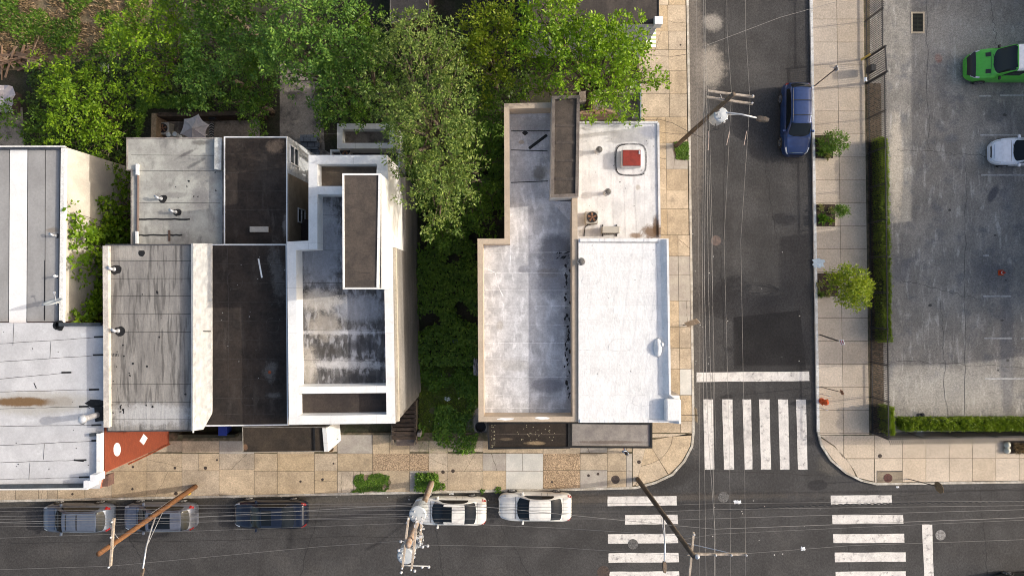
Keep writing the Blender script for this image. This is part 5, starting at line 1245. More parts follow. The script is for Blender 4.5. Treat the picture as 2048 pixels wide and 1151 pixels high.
class CarShape:
    """length along x, front at +x; top outline, belt height and plan width by station"""
    def __init__(s, L, Wd, kind):
        h = L / 2; s.L, s.W, s.kind = L, Wd / 2, kind
        if kind == 'sedan':
            s.ws = (h * .50, h * .16); s.rw = (-h * .42, -h * .74); s.roof = 1.44; hood = .93; deck = 1.04; belt = .92
        elif kind == 'suv':
            s.ws = (h * .53, h * .19); s.rw = (-h * .78, -h * .95); s.roof = 1.68; hood = 1.05; deck = 1.05; belt = 1.02
        else:
            s.ws = (h * .62, h * .34); s.rw = (-h * .97, -h * .99); s.roof = 2.6; hood = 1.35; deck = 1.3; belt = 1.35
        s.belt = belt
        s.top = [(-h, .62), (-h + .06, .80), (-h + .16, deck * .95), (-h + .30, deck), (s.rw[1], deck + .015), (s.rw[0], s.roof - .04), ((s.rw[0] + s.ws[1]) / 2, s.roof), (s.ws[1], s.roof - .05), (s.ws[0], hood + .02), (h * .72, hood - .05), (h - .28, hood - .16), (h - .1, .66), (h - .02, .55), (h, .48)]
        if kind == 'suv': s.top = [(-h, .7), (-h + .04, .95), (-h + .10, deck + .05), (s.rw[1] + .02, deck + .12), (s.rw[0], s.roof - .05), (-.2, s.roof), (s.ws[1], s.roof - .06), (s.ws[0], hood + .02), (h * .75, hood - .04), (h - .25, hood - .14), (h - .1, .80), (h - .02, .62), (h, .5)]
        if kind == 'van': s.top = [(-h, 2.3), (-h + .05, 2.5), (s.rw[0], 2.56), (-.2, s.roof), (s.ws[1], s.roof - .1), (s.ws[0], hood + .03), (h * .75, hood - .1), (h - .3, hood - .3), (h - .12, .95), (h - .02, .7), (h, .55)]
        e = .55
        s.plan = [(-h, .70), (-h + .05, .82), (-h + .22, .93), (-h + .7, 1), (h * .35, 1), (h * .66, .975), (h - .45, .92), (h - .2, .82), (h - .06, .64), (h, .48)]
        if kind == 'van': s.plan = [(-h, .97), (-h + .1, 1), (h * .4, 1), (h - .6, .96), (h - .25, .87), (h - .06, .7), (h, .55)]
    def section(s, x):
        w = s.W * lerp_tab(s.plan, x); zt = lerp_tab(s.top, x); zb = min(s.belt, zt - .03)
        up = max(0.0, (zt - s.belt) / (s.roof - s.belt))
        gb = w * (.86 + .04 * up); gt = w * (.84 - (.10 if s.kind != 'van' else .0) * up)
        return [(w * .90, .22), (w * .985, .34), (w, .58), (w * .985, zb - .10 if zb > .75 else .66 * zb + .2), (w * .95, zb), (gb, zb + (zt - zb) * .10), (gt + (gb - gt) * .25, zb + (zt - zb) * .72), (gt, zb + (zt - zb) * .90), (gt * .86, zt - .008), (gt * .5, zt + .012), (0, zt + .02)]
    def pt(s, x, u, side=1, off=0.0):
        """u runs along the section, 0 sill to 10 roof middle"""
        def raw(x, u):
            sec = s.section(x); i = max(0, min(int(u), len(sec) - 2)); t = u - i
            return Vector((x, (sec[i][0] + (sec[i + 1][0] - sec[i][0]) * t), sec[i][1] + (sec[i + 1][1] - sec[i][1]) * t))
        p = raw(x, u)
        if off:
            tx = raw(x + .03, u) - raw(x - .03, u); tu = raw(x, min(u + .1, 10)) - raw(x, max(u - .1, 0)); n = tu.cross(tx)
            if n.length > 1e-9:
                n.normalize()
                if n.z < 0 or (abs(n.z) < .05 and n.y < 0): n = -n
                p += n * off
        p.y *= side
        return p

def patch(m, s, xs, u0, u1, nu, side, off, mi=0, skew=None):
    """a piece of panel or glass lying on the body; skew(x) may give its own u limits"""
    rows = []
    for x in xs:
        a, b = skew(x) if skew else (u0, u1)
        rows.append([s.pt(x, a + (b - a) * j / nu, side, off) for j in range(nu + 1)])
    vs = [p for r in rows for p in r]; k = nu + 1
    m.add(vs, [(i * k + j, i * k + j + 1, (i + 1) * k + j + 1, (i + 1) * k + j) for i in range(len(xs) - 1) for j in range(nu)], mi)

def full_patch(m, s, xa, xb, u0, off, n=6, mi=0, slantb=0.0, slanta=0.0):
    """glass right across the car between two stations, edges bowed"""
    rows = []
    for i in range(n + 1):
        t = i / n; row = []
        for j in range(13):
            v = -1 + 2 * j / 12; x = xa + (xb - xa) * t - slanta * (v * v) * (1 - t) - slantb * v * v * t
            u = 10 - (10 - u0) * abs(v); row.append(s.pt(x, u, 1 if v >= 0 else -1, off))
        rows.append(row)
    vs = [p for r in rows for p in r]
    m.add(vs, [(i * 13 + j, i * 13 + j + 1, (i + 1) * 13 + j + 1, (i + 1) * 13 + j) for i in range(n) for j in range(12)], mi)

def lin(a, b, n): return [a + (b - a) * i / n for i in range(n + 1)]

def make_car(name, label, cat, px, py, rz, L, Wd, kind, body, group='cars parked along the kerbs', sunroof=None, rails=False, roofbars=False, roofm=None, glass=CGLASS, extra=None, z=0.0):
    a = W(px, py, 0); c = thing(name, (a.x, a.y, z), label, cat, group, rz)
    s = CarShape(L, Wd, kind); h = L / 2
    xs = sorted(set([-h, -h + .03, -h + .08, -h + .15, h - .15, h - .08, h - .03, h] + lin(-h + .2, h - .2, 44)))
    m = MB(); ring = []
    for x in xs: ring.append([s.pt(x, u, 1) for u in range(11)] + [s.pt(x, u, -1) for u in range(9, -1, -1)])
    k = 21; vs = [p for r in ring for p in r]
    m.add(vs, [(i * k + j, i * k + j + 1, (i + 1) * k + j + 1, (i + 1) * k + j) for i in range(len(xs) - 1) for j in range(k - 1)])
    n = len(xs)
    m.face([vs[j] for j in range(k)]); m.face([vs[(n - 1) * k + j] for j in reversed(range(k))])
    m.add([vs[i * k] for i in range(n)] + [vs[i * k + k - 1] for i in range(n)], [(i, i + 1, n + i + 1, n + i) for i in range(n - 1)])
    bo = m.build('body', body, c, smooth=True, local=True)
    # shut lines and lower trim
    m = MB()
    hx = s.ws[0] + .06
    for x in ([hx] if kind != 'van' else [hx]): full_patch(m, s, x - .012, x + .012, 7.4, .004, 1)
    if kind == 'sedan': full_patch(m, s, s.rw[1] - .05, s.rw[1] - .025, 7.4, .004, 1)
    for sd in (1, -1):
        patch(m, s, lin(hx, h - .3, 10), 6.2, 6.6, 1, sd, .004)
        for x in (s.ws[0] - .25, (s.ws[1] + s.rw[0]) / 2 - .1, s.rw[0] + (.2 if kind == 'sedan' else .35)): patch(m, s, [x - .009, x + .009], 1.2, 4.9, 6, sd, .004)
        patch(m, s, lin(-h + .5, h - .6, 10), .05, .9, 1, sd, .005)
    m.build('shut_lines', TRIM, c, local=True)
    # glass
    m = MB(); full_patch(m, s, s.ws[0] - .05, s.ws[1] + .02, 7.45, .008, 7, slanta=.20, slantb=.06); m.build('windshield', glass, c, smooth=True, local=True)
    m = MB()
    for y0, y1 in ((.1, .62), (-.5, .05)):
        m.tube([(s.ws[0] - .03, y0 * s.W, s.pt(s.ws[0] - .03, 9).z + .03), s.pt(s.ws[0] - .12, 10 - 2.4 * abs(y1), 1 if y1 > 0 else -1, .03)], .012, 4)
    m.build('wipers', TRIM, c, local=True)
    if kind != 'van':
        m = MB(); full_patch(m, s, s.rw[0] - .02, s.rw[1] + .03, 7.45, .008, 6, slanta=-.05, slantb=-.14); m.build('rear_window', glass, c, smooth=True, local=True)
    for sd in (1, -1):
        m = MB(); xa, xb = s.ws[1] + .38 * (s.ws[0] - s.ws[1]), (s.rw[0] - (.2 if kind == 'sedan' else -.02)) if kind != 'van' else s.ws[1] - .75
        def sk(x, xa=xa, xb=xb):
            t = (x - xb) / (xa - xb); f = 1.0
            if t > .72: f = 1 - (t - .72) / .28 * .85
            if t < .15: f = .35 + t / .15 * .65
            return 5.15, 5.15 + 1.75 * f
        patch(m, s, lin(xb, xa, 16), 0, 0, 3, sd, .008, 0, sk); m.build('side_window', glass, c, smooth=True, local=True)
    # lamps
    for sd in (1, -1):
        m = MB(); patch(m, s, lin(h - .50, h - .09, 6), 4.3, 6.6, 4, sd, .008, 0, (lambda x: (3.9 + .6 * (h - x), 7.2 - (x - h + .5) * 1.5)) if kind != 'van' else (lambda x: (3.4, 4.7))); m.build('headlight', LAMP, c, smooth=True, local=True)
        m = MB(); patch(m, s, lin(-h + .03, -h + (.28 if kind == 'sedan' else .22), 5), 3.2, 6.4 if kind == 'suv' else 5.4, 4, sd, .008); m.build('taillight', TAIL, c, smooth=True, local=True)
        m = MB(); p = s.pt(s.ws[0] - .42, 4.9, sd); m.box(p + Vector((0, sd * .13, .06)), (.13, .22, .13), rz=-.2 * sd); m.beam(p, p + Vector((0, sd * .08, .03)), .06, .05); m.build('mirror', body if kind != 'van' else TRIM, c, local=True, bevel=.03)
    # grille and rear plate
    m = MB(); full_patch(m, s, h - .055, h - .012, 8.0, .010, 2); m.build('grille', TRIM, c, local=True)
    if kind != 'van':
        m = MB(); full_patch(m, s, h - .16, h - .145, 8.2, .012, 1); m.build('front_trim', CHROME, c, local=True)
    # wheels
    for x in (h - .92, -h + (.95 if kind != 'van' else 1.1)):
        for sd in (1, -1):
            y = s.W * sd; rot = Matrix.Rotation(-math.pi / 2 * sd, 3, 'X')
            r = .33 if kind == 'sedan' else .37
            ty = MB().lathe((x, y - .20 * sd, r), [(r * .7, 0), (r * .97, .015), (r, .06), (r, .17), (r * .96, .215), (r * .68, .222), (r * .66, .19), (.03, .18)], 22, mat=rot).build('wheel', TYRE, c, smooth=True, local=True)
            mm = MB()
            for q in range(5):
                an = 2 * math.pi * q / 5; u = Vector((math.cos(an), 0, math.sin(an))); ctr = Vector((x, y + .018 * sd, r)); mm.beam(ctr, ctr + u * r * .62, .07, .03)
            mm.lathe((x, y - .02 * sd, r), [(r * .66, 0), (r * .67, .035), (r * .58, .04), (r * .57, .0)], 22, mat=rot); mm.build('rim', RIM, ty, local=True)
    if sunroof:
        m = MB(); x0, x1 = sunroof; full_patch(m, s, x1, x0, 8.35, .010, 4); m.build('sunroof', glass, c, smooth=True, local=True)
    if rails:
        for sd in (1, -1):
            m = MB(); m.tube([s.pt(x, 8.0, sd, .05) for x in lin(s.rw[0] + .1, s.ws[1] - .1, 8)], .022, 6); m.build('roof_rail', CHROME if rails == 'c' else TRIM, c, local=True)
    if roofbars:
        for x in roofbars:
            m = MB()
            pts = [s.pt(x, 10 - 2.2 * abs(v), 1 if v >= 0 else -1, .05) for v in lin(-1, 1, 8)]; m.tube(pts, .022, 6); m.build('cross_bar', CHROME if rails == 'c' else TRIM, c, local=True)
    if extra: extra(c, s)
    return c
PG = 'cars parked along the kerbs'
def bands(c, s):
    m = MB()
    for x in (.15, -.55): full_patch(m, s, x - .04, x + .04, 8.3, .006, 1)
    m.build('roof_band', TRIM, c, local=True)
def taildeck(c, s):
    m = MB(); full_patch(m, s, -s.L / 2 + .20, -s.L / 2 + .215, 7.2, .02, 1); m.build('spoiler_edge', TRIM, c, local=True)
SILVER = paint('silver_blue_paint', (.13, .155, .205), .25, .3); GREY = paint('grey_silver_paint', (.15, .165, .21), .25, .3)
NAVY = paint('navy_paint', (.006, .010, .024), .2, .1); BLUE = paint('blue_paint', (.016, .042, .14), .22, .25); PEARL = paint('pearl_white_paint', (.80, .78, .73), .25); COOLW = paint('cool_white_paint', (.72, .76, .84), .25)
GREENP = paint('green_paint', (.09, .48, .05), .3); VANW = paint('van_white', (.74, .77, .82), .35); DARKG = paint('dark_green_paint', (.015, .022, .02), .3)
make_car('parked_car', 'silver-blue estate car with dark roof bands, leftmost on the cross street', 'car', 168, 1027, R(180), 4.55, 1.80, 'suv', SILVER, PG, rails='c', extra=bands)
make_car('parked_car', 'silver-grey car with a large glass roof under the leaning wooden pole', 'car', 330, 1025, R(180), 4.7, 1.80, 'suv', GREY, PG, sunroof=(.62, -1.15), rails='c')
make_car('parked_car', 'dark navy saloon parked on the cross street', 'car', 547, 1021, R(180), 4.82, 1.80, 'sedan', NAVY, PG, sunroof=(.30, -.35))
make_car('parked_car', 'white saloon with a dark sunroof parked under the pole transformers', 'car', 902, 1014, R(179.5), 4.75, 1.82, 'sedan', PEARL, PG, sunroof=(.42, -.18))
make_car('parked_car', 'white saloon with a plain roof parked right of the transformer pole', 'car', 1069, 1006, R(179.5), 4.82, 1.84, 'sedan', PEARL, PG)
make_car('parked_car', 'blue people carrier with black roof bars parked on the side street', 'car', 1583, 244, R(-90.5), 4.75, 1.82, 'suv', BLUE, PG, rails='b', roofbars=(-.05, -1.0))
make_car('parked_car', 'cool white car cut by the right edge of the parking lot', 'car', 2035, 308, R(180), 4.55, 1.80, 'sedan', COOLW, 'vehicles on the parking lot', z=.12)
make_car('parked_car', 'dark car at the lower right corner of the picture', 'car', 2050, 1166, R(3), 4.7, 1.82, 'suv', DARKG, PG)
def vanx(c, s):
    # white roof with stiffening ribs, bonnet vents, side sign strokes
    m = MB(); full_patch(m, s, s.ws[1] - .06, -s.L / 2 + .1, 6.8, .012, 10); m.build('roof_panel', VANW, c, smooth=True, local=True)
    m = MB()
    for i in range(16):
        for y in (-.5, -.25, 0, .25, .5): m.box((s.ws[1] - 1.25 - i * .22, y, 2.6), (.10, .17, .05))
    for y in (-.36, .36): m.box((s.ws[1] - .7, y, 2.58), (.7, .03, .06))
    m.build('roof_ribs', VANW, c, local=True)
    m = MB(); m.lathe((s.ws[1] - .55, 0, 2.56), [(.06, 0), (.04, .1), (.01, .22)], 10); m.build('aerial', TRIM, c, local=True)
    for sd in (1, -1):
        m = MB(); patch(m, s, lin(s.ws[0] + .08, s.ws[0] + .35, 2), 8.1, 9.0, 2, sd, .012); m.build('bonnet_vent', TRIM, c, local=True)
        m = MB()
        for k, (x, u0, u1) in enumerate(((-.35, 3.3, 5.2), (-.65, 2.8, 4.6), (-.95, 3.5, 5.0))):
            patch(m, s, lin(x - .5, x, 4), 0, 0, 1, sd, .012, 0, lambda xx, x=x, u0=u0, u1=u1: (u0 + (x - xx) * 1.4, u0 + (x - xx) * 1.4 + .32))
        m.build('sign_stroke', plain('sign_white', (.8, .8, .8), .5), c, local=True)
    m = MB(); full_patch(m, s, s.L / 2 - .30, s.L / 2 - .01, 4.0, .012, 4); m.build('bumper', TRIM, c, smooth=True, local=True)
make_car('parked_van', 'bright green van with a white roof on the parking lot', 'van', 2008, 140, R(180), 5.95, 2.0, 'van', GREENP, 'vehicles on the parking lot', extra=vanx, z=.12)

# ------------------------------------------------------------------ utility poles
def insul(m, p, r=.055, h=.16, mi=0): m.lathe(p, [(r * .5, 0), (r * .6, h * .3), (r, h * .4), (r * .7, h * .55), (r, h * .7), (r * .5, h), (r * .2, h)], 8, mi)
def pole(label, base, top, r0, r1, mat, group='utility poles at the streets'):
    b, t_ = Vector(base), Vector(top); t = thing('utility_pole', b, label, 'utility pole', group)
    n = 10; MB().tube([b.lerp(t_, i / n) for i in range(n + 1)], [r0 + (r1 - r0) * i / n for i in range(n + 1)], 14).build('pole', mat, t, smooth=True)
    return t
def crossarm(t, a, b, w=.11, h=.13, ins=(.05, .95), mat=WOODGREY, n=None):
    a, b = Vector(a), Vector(b); o = MB().beam(a, b, w, h).build('crossarm', mat, t, bevel=.01)
    for f in ins:
        m = MB(); insul(m, a.lerp(b, f) + Vector((0, 0, h / 2))); i = m.build('insulator', PORC, t, smooth=True)
    return o
def brace(t, a, b): MB().beam(a, b, .035, .02).build('brace', GALV, t)
def lamp(t, a, b, mat=GALV, gap=.35):
    """street light arm with its luminaire"""
    a, b = Vector(a), Vector(b); d = (b - a).normalized(); mid = a.lerp(b, .6) + Vector((0, 0, .25))
    MB().tube([a, a.lerp(mid, .5) + Vector((0, 0, .08)), mid, b], .045, 8).build('lamp_arm', mat, t, smooth=True)
    MB().tube([a + Vector((0, 0, -.9)), mid], .018, 6).build('stay_rod', mat, t)
    yv = Vector((-d.y, d.x, 0)); m = MB()
    for k, (s0, wd, z0, z1) in enumerate(((0, .12, -.05, .06), (.15, .17, -.07, .07), (.45, .17, -.08, .06), (.62, .10, -.05, .03))):
        c = b + d * s0
        m.v += [tuple(c + yv * wd + Vector((0, 0, z0))), tuple(c - yv * wd + Vector((0, 0, z0))), tuple(c - yv * wd * .7 + Vector((0, 0, z1))), tuple(c + yv * wd * .7 + Vector((0, 0, z1)))]
    for k in range(3):
        for j in range(4): m.f.append((k * 4 + j, k * 4 + (j + 1) % 4, k * 4 + 4 + (j + 1) % 4, k * 4 + 4 + j)); m.m.append(0)
    m.f += [(3, 2, 1, 0), (12, 13, 14, 15)]; m.m += [0, 0]
    m.build('luminaire', surf('lamp_bronze', (.16, .12, .09), (.10, .085, .07), 4, .6), t)
def transformer(t, c, r, h, mark=False):
    c = Vector(c); o = MB().lathe(c, [(r * .97, 0), (r, .03), (r, h - .08), (r * 1.04, h - .07), (r * 1.04, h - .02), (r * .9, h + .03), (.02, h + .07)], 28).build('transformer', TRAFO, t, smooth=False)
    m = MB()
    for k in range(3): a = 2.2 + k * 1.1; insul(m, c + Vector((math.cos(a) * r * .6, math.sin(a) * r * .6, h)), .05, .22)
    m.build('bushing', PORC, o, smooth=True)
    m = MB()
    for k in range(3): a = -.9 + k * .5; m.box(c + Vector((math.cos(a) * (r + .04), math.sin(a) * (r + .04), h * .7)), (.09, .09, .12), a)
    m.build('terminal', GALV, o, bevel=.01)
    if mark:
        for rown, (txt, dy, sz) in enumerate(((' KVA', .08, .10), ('100', -.06, .10))):
            pass
    return o
# leaning bare wooden pole at the left
p0, p1 = W(391, 972, .1), W(197, 1107, 11.0)
t = pole('orange-brown wooden pole with one crossarm, leftmost of the street poles', p0, p1, .17, .13, WOODPOLE)
crossarm(t, W(228, 1035, 10.1), W(221, 1131, 10.1), ins=(.06, .38, 1.0))
brace(t, p0.lerp(p1, .83), W(226, 1062, 10.1)); brace(t, p0.lerp(p1, .83), W(224, 1100, 10.1))
q = p0.lerp(p1, .47); lamp(t, q, W(286, 1136, 8.0))
m = MB(); m.tube([p0 + Vector((-.12, .1, 0)), p0.lerp(p1, .5) + Vector((-.15, .12, 0))], .03, 6); m.build('conduit', GALV, t)
m = MB(); a = p0.lerp(p1, .03); m.box((a.x + .05, a.y - .16, 1.2), (.22, .06, .3)); m.build('yellow_tag', plain('yellow', (.75, .48, .03), .6), t)
# transformer pole
p0, p1 = W(864, 962, .1), W(816, 1090, 11.2)
t = pole('grey-topped pole carrying two big transformers over the cross street', p0, p1, .19, .15, surf('pole_mixed', (.30, .20, .14), (.36, .30, .25), 3, .85, grain=.2))
for (a, b) in (((817, 1034), (805, 1133)), ((834, 1040), (823, 1136))): crossarm(t, W(*a, 10.6), W(*b, 10.6), ins=(0, 1))
crossarm(t, W(842, 1044, 9.2), W(841, 1085, 9.2), ins=(.3, .95))
a = W(838, 1022, 7.6); transformer(t, (a.x, a.y, 7.0), .46, 1.15, True)
a = W(817, 1096, 8.6); transformer(t, (a.x, a.y, 8.6), .42, 1.05)
a = W(830, 1075, 8.3); transformer(t, (a.x + .15, a.y + .1, 8.3), .32, .95)
m = MB(); a = W(848, 1003, 5.5); m.lathe((a.x, a.y, 5.3), [(.17, 0), (.17, .5), (.12, .55), (.02, .56)], 14); m.build('meter_can', surf('can_brown', (.22, .16, .11), None, 4, .6), t)
m = MB()
rr = random.Random(5)
for i in range(16):
    c = W(836 + rr.uniform(-8, 14), 1045 + rr.uniform(-12, 40), 9.0 + rr.uniform(-.6, .8)); MB().box(c, (rr.uniform(.06, .16), rr.uniform(.06, .16), rr.uniform(.08, .2)), rr.uniform(0, 3)).build('fuse_cutout', PORC, t, bevel=.01)
m = MB()
for i in range(8):
    a = W(822 + rr.uniform(-6, 26), 1040 + rr.uniform(0, 20), 8.6); b = W(815 + rr.uniform(-4, 28), 1078 + rr.uniform(0, 22), 9.6); m.tube([a, a.lerp(b, .5) + Vector((rr.uniform(-.3, .3), 0, -.25)), b], .018, 5)
m.build('jumper_wire', WIRED, t)
for c in ((802, 1080), (798, 1098), (856, 1089), (846, 1091), (803, 1142), (858, 1131), (845, 1131), (830, 1139), (815, 1043)):
    m = MB(); insul(m, W(*c, 9.8), .08, .2); m.build('end_insulator', PORC, t, smooth=True)
for a, b in (((824, 1094, 9.9), (857, 1089, 9.9)), ((805, 1130, 10.5), (859, 1131, 9.9)), ((798, 1098, 9.9), (817, 1090, 9.9)), ((802, 1080, 9.9), (817, 1086, 9.9))):
    MB().tube([W(*a), W(*b)], .022, 6).build('insulator_rod', GALV, t)
m = MB(); m.tube([p0 + Vector((.12, -.1, 0)), p0.lerp(p1, .25) + Vector((.12, -.1, 0))], .07, 8); m.build('riser_guard', GALV, t)
# corner pole
p0, p1 = W(1275, 957, .1), W(1388, 1112, 12.6)
t = pole('dark wooden corner pole standing above the crosswalk', p0, p1, .155, .12, WOODDARK)
crossarm(t, W(1387, 1063, 11.6), W(1377, 1165, 11.6), ins=(.03,)); crossarm(t, W(1374, 1107, 12.0), W(1493, 1107, 12.0), ins=(.47, .73, .98))
brace(t, p0.lerp(p1, .86), W(1465, 1106, 11.95))
lamp(t, p0.lerp(p1, .5) + Vector((.1, 0, 0)), W(1329, 1122, 8.4))
m = MB(); m.lathe(p1 + Vector((.15, 0, -.1)), [(.1, 0), (.12, .15), (.03, .3)], 10); m.build('pole_top_insulator', PORC, t, smooth=True)
# side street pole
p0, p1 = W(1352, 292, .1), W(1467, 188, 11.6)
t = pole('dark pole with one transformer beside the side street', p0, p1, .14, .11, WOODDARK)
crossarm(t, W(1415, 182, 11.2), W(1508, 194, 11.2), ins=(.95,)); crossarm(t, W(1412, 194, 10.5), W(1505, 208, 10.5), ins=(.97,))
brace(t, p0.lerp(p1, .86), W(1440, 186, 11.15)); brace(t, p0.lerp(p1, .84), W(1455, 201, 10.45))
a = W(1441, 230, 8.6); transformer(t, (a.x, a.y, 7.7), .38, 1.0)
lamp(t, p0.lerp(p1, .72), W(1514, 236, 8.9))
m = MB(); a = W(1445, 240, 8.0)
for dx in (0, .35): m.tube([W(1432 + dx * 20, 243, 8.2), W(1430 + dx * 20, 258, 7.9), W(1413, 259 + dx * 18, 7.8)], .02, 6)
m.build('service_drop', WIRED, t)

# ------------------------------------------------------------------ overhead wires
def wire(label, pts, r=.016, mat=WIREM, sag=.0, group='overhead lines above the streets', z=None):
    P3 = [W(*p) for p in pts]; out = []
    for a, b in zip(P3, P3[1:]):
        n = 14
        for i in range(n + (b is P3[-1])): 
            f = i / n; out.append(a.lerp(b, f) - Vector((0, 0, sag * 4 * f * (1 - f))))
    o = MB().tube(out, r * .5, 6).build('power_line', mat); o['label'] = label; o['category'] = 'power line'
    if group: o['group'] = group
    return o
X0, X1 = -700, 2800
LL = 'thin overhead line along the cross street left of the transformer pole'
for y0, y1, z in ((1012, 1006, 8.0), (1019, 1011, 8.6), (1029, 1019, 8.2), (1035, 1027, 8.0), (1044, 1036, 8.4), (1050, 1031, 9.0)):
    wire(LL, [(X0, y0 + 14, z), (200, y0, z), (825, y1, z)], .015, WIREM, .08)
wire('pale thick line rising from the left edge to the transformer pole', [(X0, 1062, 8.6), (390, 1034, 8.6), (822, 1008, 8.6)], .026, WIREM, .05)
wire('faint high line from the leaning pole crossarm to the transformer pole', [(X0, 1160, 10.2), (220, 1131, 10.2), (640, 1092, 10.2), (818, 1080, 10.6)], .011)
wire('line past the upper insulator of the leaning pole crossarm', [(X0, 1100, 10.2), (226, 1067, 10.2), (818, 1045, 10.6)], .011)
ML = 'thin overhead line over the two white saloons'
for y0, y1, z in ((1008, 1006, 8.0), (1014, 1015, 8.2), (1020, 1019, 8.0), (1025, 1027, 8.4), (1037, 1037, 8.4)):
    wire(ML, [(845, y0, z), (1322, y1, z)], .017, WIRED if y0 < 1030 else WIREM, .05)
wire('white line slanting from the right-hand saloon to the corner pole', [(850, 1004, 8.6), (1010, 1016, 8.6), (1340, 1049, 8.8), (1430, 1057, 9.0), (2048, 1034, 8.4), (X1, 1010, 8.4)], .024, WIREM)
wire('faint line below the white saloons', [(825, 1042, 9.8), (1120, 1055, 9.8), (1387, 1072, 11.6)], .013)
wire('faint high line from the lower transformer arm to the corner pole', [(824, 1088, 10.6), (1120, 1094, 10.6), (1390, 1112, 12.2)], .010)
RL = 'thin overhead line over the right-hand crosswalk'
for y0, y1, z, r in ((1006, 1001, 7.6, .014), (1018, 1010, 7.8, .017), (1036, 1018, 8.0, .018), (1067, 1039, 10.4, .010)):
    wire(RL, [(1330, y0 + (4 if z < 10 else 18), z), (1430, y0, z), (2048, y1, z), (X1, y1 - 8, z)], r, WIREM, .03)
wire('faint high line from the corner crossarm toward the lower right', [(1492, 1106, 12.1), (1700, 1090, 11.8), (2048, 1078, 11.6), (X1, 1046, 11.6)], .010)
def twisted(label, pts, r):
    P3 = [W(*p) for p in pts]; m = MB(); out = []
    for a, b in zip(P3, P3[1:]):
        n = max(2, int((b - a).length / .12))
        for i in range(n): out.append(a.lerp(b, i / n))
    for ph in (0, math.pi):
        m.tube([p + Vector((0, math.cos(i * 1.05 + ph) * r, math.sin(i * 1.05 + ph) * r)) for i, p in enumerate(out)], r * .75, 5)
    return tag(m.build('power_line', WIRED), label, 'power line', 'overhead lines above the streets')
twisted('thick black twisted cable over the right-hand crosswalk', [(1458, 1020, 7.4), (1520, 1015, 7.4), (1700, 1008, 7.4), (2048, 1001, 7.2), (X1, 992, 7.2)], .035)
wire('short black loop joining the twisted cable to the vertical lines', [(1425, 1046, 7.6), (1433, 1030, 7.5), (1445, 1023, 7.4), (1460, 1020, 7.4)], .03, WIRED)
wire('short black curl under the twisted cable at the vertical lines', [(1440, 1052, 7.8), (1446, 1041, 7.7), (1458, 1035, 7.6)], .02, WIRED)
wire('black coiled cable hanging beside the corner pole', [(1272, 1015, 6.2), (1295, 1012, 6.2), (1308, 1010, 6.0), (1305, 1015, 6.0), (1292, 1014, 6.1)], .03, WIRED)
VL = 'thin overhead line running down the side street'
Y0, Y1 = -900, 2100
for pts, r, mt in (([(1388, Y0, 7.8), (1394, 150, 7.8), (1398, 575, 7.6), (1402, Y1, 7.6)], .012, WIREM), ([(1402, Y0, 8.2), (1408, 120, 8.2), (1405, 575, 8.0), (1412, 1151, 8.2), (1414, Y1, 8.2)], .018, WIREM),
                   ([(1400, Y0, 8.6), (1412, 130, 8.6), (1417, 575, 8.4), (1428, 1010, 8.6), (1434, Y1, 8.8)], .016, WIREM), ([(1417, 290, 8.0), (1421, 575, 7.9), (1428, 860, 8.0), (1424, Y1, 8.2)], .014, WIRED),
                   ([(1408, 110, 9.0), (1411, 300, 9.0), (1409, 575, 8.8), (1416, 860, 8.8), (1430, 1060, 9), (1434, Y1, 9)], .020, WIREM), ([(1414, 200, 7.6), (1425, 575, 7.5), (1432, 900, 7.6)], .012, WIREM)):
    wire(VL, pts, r, mt, .03)
CL = 'high line between the crossarms of the side street pole and the corner pole'
for a, b, yy in ((1417, 1429, 182), (1463, 1461, 188), (1500, 1491, 200)):
    wire(CL, [(a, yy, 11.2), ((a + b) / 2 + (-14 if a > 1420 else 2), 480, 10.6), (b - 2, 900, 11.2), (b, 1107, 12.1), (b + 3, 1500, 11.6)], .011, WIREM)
    wire('high line leaving the side street pole past the top edge', [(a, yy, 11.2), (a - 9, 60, 11.0), (a - 14, Y0, 11.0)], .012, WIREM)
for x0, y0, x1, y1, r in ((1463, 262, 1457, 290, .05), (1497, 262, 1492, 290, .05), (1417, 262, 1416, 300, .045)):
    o = wire('pale splice sleeve on a high line below the side street pole', [(x0 - (4 if x0 > 1420 else 0), y0, 11.02), (x1 - (4 if x0 > 1420 else 0), y1, 10.9)], r * .7, surf('sleeve', (.60, .45, .38), None, 4, .5) if r == .05 and x0 == 1463 else bpy.data.materials['sleeve'])
    o.name = 'line_sleeve'; o['category'] = 'sleeve'; o['group'] = 'splice sleeves on the high lines'
wire('dashed pale line crossing the side street near the top edge', [(1407, 93, 8.6), (1560, 35, 8.2), (1650, 10, 8.0), (1900, -60, 8)], .018)
wire('dark service line from the side street to the yard under the large tree', [(1378, 108, 7), (1345, 113, 6.6), (1312, 112, 6.4), (1282, 106, 6)], .022, WIRED)
wire('dark service line from the side street pole to the white annex', [(1408, 277, 8), (1380, 265, 7.4), (1345, 246, 6.6), (1319, 239, 6.3), (1160, 240, 6.3)], .022, WIRED)
wire('second service line from the side street pole to the white annex', [(1384, 268, 7.5), (1350, 268, 6.8), (1319, 264, 6.25)], .016, WIRED)
wire('thin clothes line between the rear wing and the white house yard', [(592, 268, 3.5), (640, 268, 3.4), (700, 268, 3.4)], .012, WIREM)
